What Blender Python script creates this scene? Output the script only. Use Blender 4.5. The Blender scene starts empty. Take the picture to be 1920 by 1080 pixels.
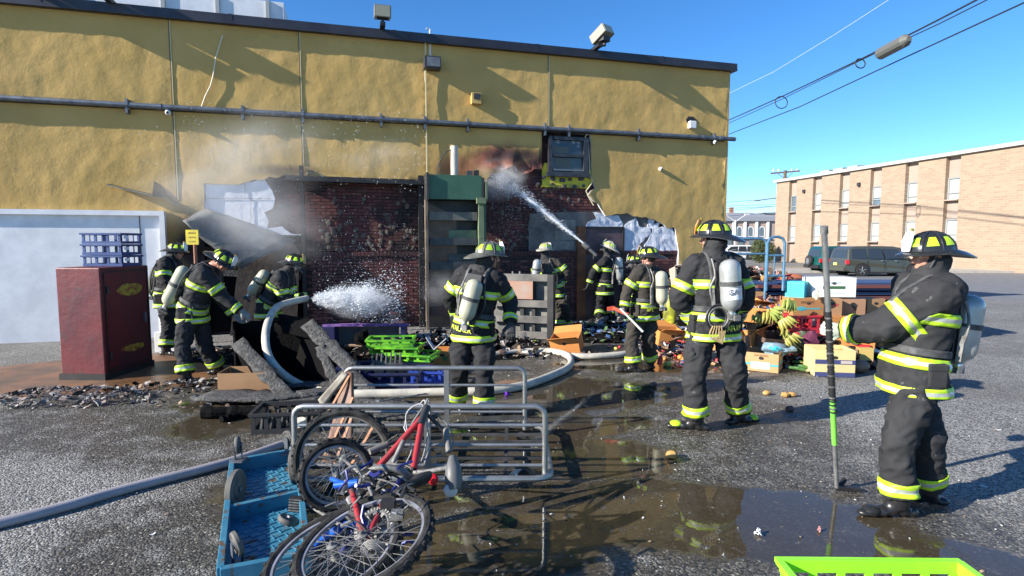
import bpy, bmesh, math, random
from mathutils import Vector, Matrix, noise, Quaternion
from mathutils.bvhtree import BVHTree
from mathutils.geometry import delaunay_2d_cdt
R = math.radians
SC = bpy.context.scene
COL = SC.collection
rnd = random.Random(7)
# ---------------------------------------------------------------- camera
FPX = 1050.0; PITCH = R(4.63); CAMZ = 1.8
cam = bpy.data.cameras.new('camera'); cam.sensor_width = 36; cam.lens = FPX/1920*36
cam.clip_start = .05; cam.clip_end = 3000
co = bpy.data.objects.new('camera', cam); COL.objects.link(co)
co.location = (0, 0, CAMZ); co.rotation_euler = (R(90)-PITCH, 0, 0); SC.camera = co
# ---------------------------------------------------------------- sky and sun
SUN_AZ = R(24); SUN_EL = R(24)          # heading in which the sunlight travels, from +X towards +Y
w = bpy.data.worlds.new('World'); SC.world = w; w.use_nodes = True
nt = w.node_tree; nt.nodes.clear()
sky = nt.nodes.new('ShaderNodeTexSky'); sky.sky_type = 'NISHITA'; sky.sun_disc = False
sky.sun_elevation = SUN_EL
# NISHITA: sun direction for rotation r is (sin r, cos r); the sun stands opposite to the light's heading
sky.sun_rotation = math.atan2(-math.cos(SUN_AZ), -math.sin(SUN_AZ))
sky.air_density = .8; sky.dust_density = .0; sky.ozone_density = 4
bg = nt.nodes.new('ShaderNodeBackground'); bg.inputs[1].default_value = .108
ow = nt.nodes.new('ShaderNodeOutputWorld')
hs = nt.nodes.new('ShaderNodeHueSaturation'); hs.inputs['Saturation'].default_value = 1.17; nt.links.new(sky.outputs[0], hs.inputs['Color']); tint = nt.nodes.new('ShaderNodeMix'); tint.data_type = 'RGBA'; tint.blend_type = 'MULTIPLY'; tint.inputs[0].default_value = 1; tint.inputs[7].default_value = (.82, .93, 1.0, 1); nt.links.new(hs.outputs[0], tint.inputs[6]); nt.links.new(tint.outputs[2], bg.inputs[0]); nt.links.new(bg.outputs[0], ow.inputs[0])
sl = bpy.data.lights.new('sun', 'SUN'); sl.energy = 5.0; sl.angle = R(.5); sl.color = (1, .94, .84)
so = bpy.data.objects.new('sun', sl); COL.objects.link(so)
ldir = Vector((math.cos(SUN_AZ)*math.cos(SUN_EL), math.sin(SUN_AZ)*math.cos(SUN_EL), -math.sin(SUN_EL)))
so.rotation_euler = ldir.to_track_quat('-Z', 'Y').to_euler(); so.location = (-10, -5, 12)
SC.view_settings.view_transform = 'Standard'; SC.view_settings.look = 'None'
SC.view_settings.gamma = 1; SC.view_settings.use_curve_mapping = False
SC.view_settings.exposure = 1.15
SC.cycles.volume_bounces = 3; SC.cycles.volume_step_rate = 2
# ---------------------------------------------------------------- layout helpers
cp, sp_ = math.cos(PITCH), math.sin(PITCH)
def ray(px, py):
    u = (540-py)/FPX
    return Vector(((px-960)/FPX, cp+sp_*u, u*cp-sp_))
def at(px, py, Y):
    d = ray(px, py); return Vector((0, 0, CAMZ)) + d*(Y/d.y)
def G(px, py, z=0.0):
    d = ray(px, py); return Vector((0, 0, CAMZ)) + d*((z-CAMZ)/d.z)
WA = R(15.3)
WO = at(1355, 455, 14.0); WO.z = 0
WD = Vector((math.cos(WA), math.sin(WA), 0)); WN = Vector((math.sin(WA), -math.cos(WA), 0))
def W(px, py, off=0.0):
    """pixel -> (s, z) on the plane `off` metres in front of the store wall"""
    d = ray(px, py); o = Vector((0, 0, CAMZ))
    t = ((WO + WN*off - o).dot(WN))/d.dot(WN)
    p = o + d*t
    return ((p-WO).dot(WD), p.z)
def WL(px, py, off=0.0):
    s, z = W(px, py, off); return Vector((s, -off, z))
def Wq(s, off, z):
    return WO + WD*s + WN*off + Vector((0, 0, z))
# ---------------------------------------------------------------- materials
MATS = {}
def mat(name, c, rough=.75, metal=0, var=None, bump=None, stain=None, spec=None, alpha=None, emit=None, trans=None, coat=None, soot=None):
    """var=(scale, colour2[, detail]); bump=(scale, strength[, distance]); stain=(scale, colour, threshold)"""
    if name in MATS: return MATS[name]
    m = bpy.data.materials.new(name); m.use_nodes = True; n = m.node_tree; L = n.links
    b = n.nodes['Principled BSDF']; MATS[name] = m
    b.inputs['Roughness'].default_value = rough; b.inputs['Metallic'].default_value = metal
    if spec is not None: b.inputs['Specular IOR Level'].default_value = spec
    if alpha is not None: b.inputs['Alpha'].default_value = alpha
    if trans is not None: b.inputs['Transmission Weight'].default_value = trans
    if coat: b.inputs['Coat Weight'].default_value = coat
    tc = n.nodes.new('ShaderNodeTexCoord')
    c = tuple(c)+(1,)
    b.inputs['Base Color'].default_value = c
    cur = None
    def noi(scale, det=5, ro=.6):
        q = n.nodes.new('ShaderNodeTexNoise'); q.inputs['Scale'].default_value = scale
        q.inputs['Detail'].default_value = det; q.inputs['Roughness'].default_value = ro
        L.new(tc.outputs['Object'], q.inputs['Vector']); return q
    def ramp(src, a, bb):
        q = n.nodes.new('ShaderNodeMapRange'); q.inputs[1].default_value = a; q.inputs[2].default_value = bb
        q.clamp = True; L.new(src, q.inputs[0]); return q
    def mix(f, a, bcol):
        q = n.nodes.new('ShaderNodeMix'); q.data_type = 'RGBA'; L.new(f, q.inputs[0])
        if hasattr(a, 'type') and not isinstance(a, tuple): L.new(a, q.inputs[6])
        else: q.inputs[6].default_value = a
        q.inputs[7].default_value = tuple(bcol)+(1,); return q.outputs[2]
    cur = c
    if var:
        q = noi(var[0], var[2] if len(var) > 2 else 5); r = ramp(q.outputs[0], .35, .65)
        cur = mix(r.outputs[0], cur, var[1])
    if stain:
        q = noi(stain[0], 6, .65); r = ramp(q.outputs[0], stain[2], stain[2]+.06)
        cur = mix(r.outputs[0], cur, stain[1])
    if soot:
        q = noi(soot[0], 5, .6); r = ramp(q.outputs[0], soot[2], soot[2]+.16); cur = mix(r.outputs[0], cur, soot[1])
    if not isinstance(cur, tuple): L.new(cur, b.inputs['Base Color'])
    if bump:
        q = noi(bump[0], 6); bp = n.nodes.new('ShaderNodeBump'); bp.inputs['Strength'].default_value = bump[1]
        bp.inputs['Distance'].default_value = bump[2] if len(bump) > 2 else .01
        L.new(q.outputs[0], bp.inputs['Height']); L.new(bp.outputs[0], b.inputs['Normal'])
    return m
# ---------------------------------------------------------------- mesh builder
class MB:
    def __init__(s): s.v = []; s.f = []; s.m = []; s.mats = []
    def mi(s, m):
        if m not in s.mats: s.mats.append(m)
        return s.mats.index(m)
    def add(s, vs, fs, m=None):
        o = len(s.v); s.v += [Vector(v) for v in vs]; i = s.mi(m)
        for f in fs: s.f.append([o+k for k in f]); s.m.append(i)
        return s
    def box(s, c, size, m=None, rot=None):
        c = Vector(c); x, y, z = [k/2 for k in size]
        vs = [Vector((a*x, b*y, d*z)) for a in (-1, 1) for b in (-1, 1) for d in (-1, 1)]
        if rot: vs = [rot @ v for v in vs]
        return s.add([c+v for v in vs], [(0,1,3,2),(4,6,7,5),(0,4,5,1),(2,3,7,6),(0,2,6,4),(1,5,7,3)], m)
    def bar(s, a, b, wx, wy, m=None, up=Vector((0,0,1))):
        a, b = Vector(a), Vector(b); d = (b-a); ln = d.length; d.normalize()
        x = d.cross(up)
        if x.length < 1e-3: x = d.cross(Vector((0,1,0)))
        x.normalize(); y = x.cross(d)
        vs = [p + x*(i*wx/2) + y*(j*wy/2) for p in (a, b) for i in (-1, 1) for j in (-1, 1)]
        return s.add(vs, [(0,1,3,2),(4,6,7,5),(0,4,5,1),(2,3,7,6),(0,2,6,4),(1,5,7,3)], m)
    def tube(s, pts, r, n=8, m=None, cap=True, closed=False, sq=1.0):
        pts = [Vector(p) for p in pts]; N = len(pts)
        rs = r if isinstance(r, (list, tuple)) else [r]*N
        up = None; vs = []; fs = []
        for i, p in enumerate(pts):
            a = pts[(i-1) % N] if (closed or i > 0) else p
            b = pts[(i+1) % N] if (closed or i < N-1) else p
            t = (b-a).normalized() if (b-a).length > 1e-9 else Vector((0,0,1))
            if up is None: up = t.orthogonal().normalized()
            up = (up - t*up.dot(t))
            up = up.normalized() if up.length > 1e-6 else t.orthogonal().normalized()
            sd = t.cross(up)
            for k in range(n):
                an = 2*math.pi*k/n; vs.append(p + (up*math.cos(an) + sd*math.sin(an)*sq)*rs[i])
        M_ = N if closed else N-1
        for i in range(M_):
            j = (i+1) % N
            for k in range(n):
                fs.append((i*n+k, i*n+(k+1) % n, j*n+(k+1) % n, j*n+k))
        if cap and not closed:
            fs.append(tuple(range(n-1, -1, -1))); fs.append(tuple((N-1)*n+k for k in range(n)))
        return s.add(vs, fs, m)
    def lathe(s, prof, n=16, m=None, mtx=None):
        """prof = [(r, z)...] about local z"""
        vs = []; fs = []; N = len(prof)
        for r, z in prof:
            for k in range(n):
                a = 2*math.pi*k/n; vs.append(Vector((r*math.cos(a), r*math.sin(a), z)))
        for i in range(N-1):
            for k in range(n): fs.append((i*n+k, i*n+(k+1) % n, (i+1)*n+(k+1) % n, (i+1)*n+k))
        fs.append(tuple(range(n-1, -1, -1))); fs.append(tuple((N-1)*n+k for k in range(n)))
        if mtx: vs = [mtx @ v for v in vs]
        return s.add(vs, fs, m)
    def ball(s, c, r, m=None, n=10, rot=None, jit=0, seed=0):
        c = Vector(c); r = Vector(r) if not isinstance(r, (int, float)) else Vector((r, r, r))
        rows = max(4, n//2+1); vs = []; fs = []
        for i in range(rows+1):
            th = math.pi*i/rows
            for k in range(n):
                a = 2*math.pi*k/n
                v = Vector((math.sin(th)*math.cos(a), math.sin(th)*math.sin(a), math.cos(th)))
                if jit: v *= 1 + jit*noise.noise(v*1.7+Vector((seed*3.1, seed, 0)))
                v = Vector((v.x*r.x, v.y*r.y, v.z*r.z))
                if rot: v = rot @ v
                vs.append(c+v)
        for i in range(rows):
            for k in range(n): fs.append((i*n+k, (i+1)*n+k, (i+1)*n+(k+1) % n, i*n+(k+1) % n))
        return s.add(vs, fs, m)
    def prism(s, poly, d, m=None):
        """poly = list of 3D points (planar-ish), extruded by vector d"""
        poly = [Vector(p) for p in poly]; n = len(poly); d = Vector(d)
        fs = [tuple(range(n-1, -1, -1)), tuple(range(n, 2*n))]
        fs += [(k, (k+1) % n, n+(k+1) % n, n+k) for k in range(n)]
        return s.add(poly+[p+d for p in poly], fs, m)
    def mesh(s, name, smooth=False):
        me = bpy.data.meshes.new(name); me.from_pydata([tuple(v) for v in s.v], [], s.f)
        for m in s.mats:
            if m: me.materials.append(m)
        if len(s.mats) > 1: me.polygons.foreach_set('material_index', s.m)
        me.update(); fixn(me)
        if smooth: me.polygons.foreach_set('use_smooth', [True]*len(me.polygons)); sharp(me)
        return me
    def obj(s, name, parent=None, smooth=False, world=True, bevel=0):
        me = s.mesh(name, smooth)
        return link(name, me, parent, world, bevel)
def fixn(me):
    bm = bmesh.new(); bm.from_mesh(me)
    bmesh.ops.remove_doubles(bm, verts=bm.verts, dist=1e-5)
    bmesh.ops.recalc_face_normals(bm, faces=bm.faces); bm.to_mesh(me); bm.free()
def sharp(me, ang=38):
    try: me.set_sharp_from_angle(angle=R(ang))
    except Exception: pass
def link(name, me, parent=None, world=True, bevel=0):
    """world=True: the mesh is in world coordinates and is moved into its parent's space"""
    o = bpy.data.objects.new(name, me); COL.objects.link(o)
    if parent:
        o.parent = parent
        if world: me.transform(pmat(parent).inverted())
    if bevel:
        b = o.modifiers.new('bevel', 'BEVEL'); b.width = bevel; b.segments = 2; b.limit_method = 'ANGLE'
    return o
def pmat(o):
    m = Matrix.LocRotScale(o.location, o.rotation_euler, o.scale)
    return (pmat(o.parent) @ m) if o.parent else m
def tag(o, label=None, cat=None, group=None, kind=None):
    if label: o['label'] = label
    if cat: o['category'] = cat
    if group: o['group'] = group
    if kind: o['kind'] = kind
    return o
def thing(name, label, cat, loc=(0,0,0), rz=0, group=None):
    o = bpy.data.objects.new(name, None); COL.objects.link(o); o.empty_display_size = .1
    o.location = loc; o.rotation_euler = (0, 0, rz); return tag(o, label, cat, group)
def dup(o, parent=None):
    c = o.copy(); COL.objects.link(c); c.parent = parent
    for ch in KIDS(o): dup(ch, c)
    return c
def KIDS(o): return [x for x in COL.objects if x.parent == o]
def origin(o, loc):
    """give a single-mesh thing its own origin"""
    o.data.transform(Matrix.Translation(-Vector(loc))); o.location = loc; return o
def one(mb, name, label, cat, group=None, smooth=False, bevel=0):
    o = mb.obj(name, None, smooth, bevel=bevel); c = sum((v.co for v in o.data.vertices), Vector())/len(o.data.vertices)
    zmin = min(v.co.z for v in o.data.vertices); origin(o, Vector((c.x, c.y, zmin))); return tag(o, label, cat, group)
def text(s, size, m, mtx, ext=.002, bold=False, squash=1.0):
    """flat lettering; returns a mesh in the space of mtx (x right, z up after mtx)"""
    cu = bpy.data.curves.new('t', 'FONT'); cu.body = s; cu.size = size; cu.extrude = ext; cu.align_x = 'CENTER'; cu.align_y = 'CENTER'
    cu.resolution_u = 2
    if bold: cu.offset = size*.02
    o = bpy.data.objects.new('t', cu); COL.objects.link(o)
    me = bpy.data.meshes.new_from_object(o.evaluated_get(bpy.context.evaluated_depsgraph_get()))
    bpy.data.objects.remove(o); me.transform(Matrix.Diagonal((squash, 1, 1, 1))); me.transform(mtx)
    me.materials.clear(); me.materials.append(m); return me
def frame(o, x, z):
    """matrix whose local x -> x, local y -> z (text plane), origin o"""
    x = Vector(x).normalized(); z = (Vector(z) - x*Vector(z).dot(x)).normalized(); n = x.cross(z)
    m = Matrix((x, z, n)).transposed().to_4x4(); m.translation = Vector(o); return m
# ================================================================ GROUND
def ground_mat():
    m = bpy.data.materials.new('wet_asphalt'); m.use_nodes = True; n = m.node_tree; L = n.links; N = n.nodes
    b = N['Principled BSDF']; tc = N.new('ShaderNodeTexCoord'); sx = N.new('ShaderNodeSeparateXYZ'); L.new(tc.outputs['Object'], sx.inputs[0])
    def noi(s, d=5, ro=.55, vec=None):
        q = N.new('ShaderNodeTexNoise'); q.inputs['Scale'].default_value = s; q.inputs['Detail'].default_value = d; q.inputs['Roughness'].default_value = ro
        L.new(vec or tc.outputs['Object'], q.inputs['Vector']); return q.outputs[0]
    def mr(src, a, bb, c=0, d=1, sm=True):
        q = N.new('ShaderNodeMapRange'); q.clamp = True
        if sm: q.interpolation_type = 'SMOOTHSTEP'
        q.inputs[1].default_value = a; q.inputs[2].default_value = bb; q.inputs[3].default_value = c; q.inputs[4].default_value = d
        L.new(src, q.inputs[0]); return q.outputs[0]
    def ma(op, a, bb=None, c=None):
        q = N.new('ShaderNodeMath'); q.operation = op
        for i, v in enumerate((a, bb, c)):
            if v is None: continue
            if isinstance(v, (int, float)): q.inputs[i].default_value = v
            else: L.new(v, q.inputs[i])
        return q.outputs[0]
    def mix(f, a, bb):
        q = N.new('ShaderNodeMix'); q.data_type = 'RGBA'
        if isinstance(f, (int, float)): q.inputs[0].default_value = f
        else: L.new(f, q.inputs[0])
        for i, v in ((6, a), (7, bb)):
            if isinstance(v, tuple): q.inputs[i].default_value = v+(1,)
            else: L.new(v, q.inputs[i])
        return q.outputs[2]
    X, Y = sx.outputs[0], sx.outputs[1]
    wob = noi(1.7, 4); wob2 = noi(6, 4)
    def blob(cx, cy, rx, ry, ang=0):
        ca, sa = math.cos(ang), math.sin(ang)
        dx = ma('SUBTRACT', X, cx); dy = ma('SUBTRACT', Y, cy)
        u = ma('ADD', ma('MULTIPLY', dx, ca/rx), ma('MULTIPLY', dy, sa/rx)); v = ma('ADD', ma('MULTIPLY', dx, -sa/ry), ma('MULTIPLY', dy, ca/ry))
        d = ma('SQRT', ma('ADD', ma('MULTIPLY', u, u), ma('MULTIPLY', v, v)))
        d = ma('ADD', d, ma('MULTIPLY', ma('SUBTRACT', wob, .5), .75)); d = ma('ADD', d, ma('MULTIPLY', ma('SUBTRACT', wob2, .5), .35))
        return mr(d, 1.12, .86)
    def mx(*a):
        r = a[0]
        for q in a[1:]: r = ma('MAXIMUM', r, q)
        return r
    # standing water, placed where the photograph shows pools
    pool = mx(blob(1.35, 3.55, 1.35, .55, R(-12)), blob(.45, 3.6, .8, .5), blob(2.3, 3.15, .9, .3, R(-20)), blob(.35, 6.5, 1.6, .95, R(8)),
              blob(-.35, 4.9, 1.3, .6), blob(.7, 4.6, .7, .5), blob(-3.2, 6.2, .55, .45), blob(-2.9, 5.5, .5, .5), blob(2.4, 8.2, 1.8, .6), blob(-1.2, 3.9, 1.0, .5), blob(-.15, 3.15, .75, .38), blob(.75, 5.35, .75, .3, R(15)))  # pool before the cart: puddle, plus painted darkening for the shade there
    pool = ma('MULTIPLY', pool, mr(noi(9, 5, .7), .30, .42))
    damp = mx(blob(.2, 5.4, 3.0, 2.6, R(10)), blob(-3.2, 6.2, 2.4, 1.8), blob(1.2, 3.4, 2.2, .9), blob(2.5, 8.6, 3.5, 1.5), blob(-1, 3.3, 1.8, 1.2))
    damp = ma('MULTIPLY', damp, mr(noi(3.5, 5), .30, .55, .35, 1))
    mud = mx(blob(-5.6, 7.9, 2.1, 1.1, R(15)), blob(-5.2, 7.0, 1.5, .5, R(12)))
    vo = N.new('ShaderNodeTexVoronoi'); vo.inputs['Scale'].default_value = 75; L.new(tc.outputs['Object'], vo.inputs['Vector'])
    vc = N.new('ShaderNodeSeparateColor'); L.new(vo.outputs['Color'], vc.inputs[0])
    big = noi(.6, 6)
    col = mix(mr(vc.outputs[0], 0, 1), (.055, .054, .053), (.34, .33, .31))
    col = mix(mr(vc.outputs[1], .93, .98), col, (.42, .41, .38))
    col = mix(mr(big, .35, .7, 0, .6), col, (.10, .09, .075)); col = mix(mr(noi(2.2, 6, .7), .55, .75, 0, .55), col, (.055, .05, .043))
    wet = mix(mr(vc.outputs[0], 0, 1), (.016, .014, .011), (.085, .072, .052)); wet = mix(mr(vc.outputs[1], .93, .98), wet, (.30, .28, .22))
    col = mix(ma('MULTIPLY', damp, .85), col, wet)
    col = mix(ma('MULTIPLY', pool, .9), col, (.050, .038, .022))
    mudc = mix(mr(noi(2.5, 5), .35, .65), (.23, .105, .045), (.11, .065, .035))
    col = mix(ma('MULTIPLY', mud, .92), col, mudc)
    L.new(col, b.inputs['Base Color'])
    ro = mr(damp, 0, 1, .82, .42); ro = ma('MULTIPLY', ro, mr(mud, 0, 1, 1, .6)); ro2 = ma('ADD', ma('MULTIPLY', ro, ma('SUBTRACT', 1, pool)), ma('MULTIPLY', pool, .03))
    L.new(ro2, b.inputs['Roughness'])
    h = ma('ADD', ma('MULTIPLY', vo.outputs['Distance'], -1.2), ma('MULTIPLY', noi(160, 2), .6)); h = ma('ADD', h, ma('MULTIPLY', noi(3), 1.5))
    bp = N.new('ShaderNodeBump'); bp.inputs['Distance'].default_value = .008; L.new(h, bp.inputs['Height'])
    st = ma('MULTIPLY', ma('SUBTRACT', 1, pool), ma('MULTIPLY', mr(mud, 0, 1, 1, .25), mr(damp, 0, 1, 1, .75))); L.new(st, bp.inputs['Strength'])
    rp = noi(14, 3); b2 = N.new('ShaderNodeBump'); b2.inputs['Distance'].default_value = .004; b2.inputs['Strength'].default_value = .06
    L.new(rp, b2.inputs['Height']); L.new(bp.outputs[0], b2.inputs['Normal']); L.new(b2.outputs[0], b.inputs['Normal'])
    return m
GM = ground_mat()
mb = MB(); S = 900
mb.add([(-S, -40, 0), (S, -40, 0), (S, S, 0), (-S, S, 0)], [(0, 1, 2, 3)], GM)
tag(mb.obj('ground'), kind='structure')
ASPH2 = mat('pale_asphalt', (.19, .19, .195), .85, var=(3, (.14, .14, .145)), bump=(60, .4, .004))
CONC = mat('concrete', (.42, .39, .34), .85, var=(4, (.33, .30, .26)), bump=(40, .3, .003))
DIRT = mat('dry_dirt', (.34, .26, .17), .95, var=(2.5, (.25, .19, .12)), bump=(20, .5, .02))
def sheet(name, pts, m, z, lab=None):
    q = MB(); q.add([(p[0], p[1], z) for p in pts], [tuple(range(len(pts)))], m); return tag(q.obj(name), kind='structure')
sheet('road', [(3, 17.5), (80, 17.5), (80, 33.2), (3, 33.2)], ASPH2, .004)
q = MB(); q.box((40, 34.9, .06), (76, 3.2, .13), CONC); tag(q.obj('pavement'), kind='structure')
sheet('verge', [(2, 36.5), (90, 36.5), (90, 42), (2, 42)], DIRT, .008)
# ================================================================ STORE BUILDING
STU = bpy.data.materials.new('yellow_stucco')
def stucco(m):
    m.use_nodes = True; n = m.node_tree; L = n.links; N = n.nodes; b = N['Principled BSDF']; b.inputs['Roughness'].default_value = .9
    b.inputs['Specular IOR Level'].default_value = .2
    tc = N.new('ShaderNodeTexCoord'); sx = N.new('ShaderNodeSeparateXYZ'); L.new(tc.outputs['Object'], sx.inputs[0])
    def noi(s, d=5, ro=.55):
        q = N.new('ShaderNodeTexNoise'); q.inputs['Scale'].default_value = s; q.inputs['Detail'].default_value = d; q.inputs['Roughness'].default_value = ro
        L.new(tc.outputs['Object'], q.inputs['Vector']); return q.outputs[0]
    def mr(src, a, bb, c=0, d=1):
        q = N.new('ShaderNodeMapRange'); q.clamp = True; q.interpolation_type = 'SMOOTHSTEP'
        for i, v in enumerate((a, bb, c, d)): q.inputs[i+1].default_value = v
        L.new(src, q.inputs[0]); return q.outputs[0]
    def ma(op, a, bb=None):
        q = N.new('ShaderNodeMath'); q.operation = op
        for i, v in enumerate((a, bb)):
            if v is None: continue
            if isinstance(v, (int, float)): q.inputs[i].default_value = v
            else: L.new(v, q.inputs[i])
        return q.outputs[0]
    def mix(f, a, bb):
        q = N.new('ShaderNodeMix'); q.data_type = 'RGBA'; L.new(f, q.inputs[0])
        for i, v in ((6, a), (7, bb)):
            if isinstance(v, tuple): q.inputs[i].default_value = v+(1,)
            else: L.new(v, q.inputs[i])
        return q.outputs[2]
    wob = noi(1.3, 5)
    def soot(px, py, rx, rz, k=.8):
        s, z = W(px, py)
        u = ma('DIVIDE', ma('SUBTRACT', sx.outputs[0], s), rx); v = ma('DIVIDE', ma('SUBTRACT', sx.outputs[2], z), rz)
        d = ma('SQRT', ma('ADD', ma('MULTIPLY', u, u), ma('MULTIPLY', v, v)))
        d = ma('ADD', d, ma('MULTIPLY', ma('SUBTRACT', wob, .5), 1.2)); return ma('MULTIPLY', mr(d, 1.25, .35), k)
    col = mix(mr(noi(.9, 6), .3, .7), (.46, .300, .10), (.53, .348, .125))
    col = mix(mr(noi(.35, 4, .4), .5, .68, 0, .5), col, (.40, .26, .10))
    red = mix(mr(noi(7, 3), .35, .65), (.22, .075, .05), (.33, .11, .075))
    r1 = soot(858, 322, .55, .35, .75)
    for a in ((935, 300, .75, .40, .95), (990, 325, .7, .45, 1)): r1 = ma('MAXIMUM', r1, soot(*a))
    col = mix(r1, col, red)
    k1 = soot(965, 292, .85, .22, .9)
    for a in ((540, 322, .8, .16, .7), (372, 470, .6, .8, 1), (345, 560, .75, 1.2, 1), (1000, 300, .5, .3, .8), (1015, 350, .3, .3, .7)): k1 = ma('MAXIMUM', k1, soot(*a))
    col = mix(k1, col, (.035, .028, .032))
    L.new(col, b.inputs['Base Color'])
    bp = N.new('ShaderNodeBump'); bp.inputs['Strength'].default_value = .35; bp.inputs['Distance'].default_value = .006
    L.new(noi(45, 5, .7), bp.inputs['Height'])
    b2 = N.new('ShaderNodeBump'); b2.inputs['Strength'].default_value = .3; b2.inputs['Distance'].default_value = .05
    L.new(noi(3.5, 5, .6), b2.inputs['Height']); L.new(bp.outputs[0], b2.inputs['Normal']); L.new(b2.outputs[0], b.inputs['Normal'])
stucco(STU)
BLK = mat('black_metal', (.018, .018, .020), .5, .3, var=(6, (.035, .03, .028)), bump=(30, .2, .003))
COPE = mat('dark_coping', (.032, .032, .042), .45, .5, var=(2, (.05, .05, .062)))
GALV = mat('galvanised_pipe', (.20, .215, .24), .5, .7, var=(7, (.12, .13, .15)), bump=(20, .1, .003))
WHT = mat('white_paint', (.75, .75, .76), .5, var=(3, (.62, .62, .64)))
BRK = mat('dark_red_brick', (.12, .035, .030), .7, var=(2.2, (.055, .022, .022), 8), bump=(60, .6, .006), stain=(5, (.16, .13, .115), .66), soot=(.9, (.02, .013, .013), .48))
BRU = mat('scorched_red_brick', (.13, .036, .032), .8, var=(5, (.075, .026, .025), 8), bump=(60, .5, .005), stain=(4.5, (.17, .145, .12), .60), soot=(1.1, (.022, .014, .014), .47))
MOR = mat('sooty_mortar', (.075, .030, .027), .95, bump=(50, .5, .004), stain=(4.5, (.15, .125, .10), .60), soot=(1.1, (.018, .012, .012), .47))
FOAM = mat('white_insulation_board', (.66, .67, .72), .85, var=(2.5, (.52, .53, .60)), bump=(9, .5, .02))
CMU = mat('grey_block', (.19, .175, .16), .9, var=(3, (.10, .085, .08)), bump=(30, .5, .005))
BRKS = [BRK, BRK, mat('brick_sooty', (.04, .018, .018), .6, var=(2.2, (.02, .012, .012)), bump=(60, .6, .006)), mat('brick_rose', (.18, .065, .055), .65, var=(3, (.09, .035, .03)), bump=(60, .6, .006))]
BRUS = [BRU, BRU, BRU, mat('brick_scorched_dark', (.10, .028, .027), .8, var=(5, (.05, .02, .02), 8), bump=(60, .5, .005), stain=(4.5, (.15, .125, .10), .60), soot=(1.1, (.02, .013, .013), .46)), mat('brick_scorched_pale', (.16, .05, .043), .8, var=(5, (.08, .035, .03), 8), bump=(60, .5, .005), stain=(4.5, (.19, .165, .14), .58), soot=(1.1, (.025, .016, .016), .48))]
store = thing('store_building', 'yellow stucco rear wall of a store, burnt open to brick', 'building', WO, WA)
PTOP = 5.93; SL = W(-260, 300)[0]
random.seed(3)
def rag(pts, amp=.03, step=.09, seed=0):
    """ragged torn outline through (s,z) points"""
    out = []
    for i, p in enumerate(pts):
        a = Vector(p[:2]); b = Vector(pts[(i+1) % len(pts)][:2]); clean = len(p) > 2
        n = 1 if clean else max(1, int((b-a).length/step))
        for k in range(n):
            q = a.lerp(b, k/n)
            if not clean:
                nv = Vector((q.x*6+seed, q.y*6, 1)); q = q + Vector((noise.noise(nv), noise.noise(nv+Vector((9, 5, 2)))))*amp*2
            out.append(q)
    return out
def px2(l): return [W(*p[:2])+tuple(p[2:]) for p in l]
ZL = W(1100, 472)[1]      # ledge of the brick base
hole1 = px2([(385, 345, 1), (386, 470, 1), (392, 700, 1), (800, 700, 1), (801, 341, 1), (700, 339, 1), (575, 333, 1), (535, 332), (490, 336), (440, 347, 1)])
hole1[2] = (hole1[2][0], -.02, 1); hole1[3] = (hole1[3][0], -.02, 1)
h2 = px2([(801, 380, 1), (905, 372), (912, 335), (938, 322), (962, 312), (975, 330), (1000, 320), (1014, 318, 1), (1013, 248, 1), (1104, 254, 1), (1106, 335, 1), (1110, 352), (1101, 364), (1118, 385), (1130, 402), (1150, 404), (1168, 400), (1185, 404), (1205, 408), (1222, 412), (1240, 424), (1262, 428, 1), (1268, 471, 1)])
hole2 = h2 + [(h2[-1][0], -.02, 1), (h2[0][0], -.02, 1)]
hole2[0] = (hole2[0][0]+.02,)+hole2[0][1:]; hole2[-1] = (hole2[0][0], -.02, 1)
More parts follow.
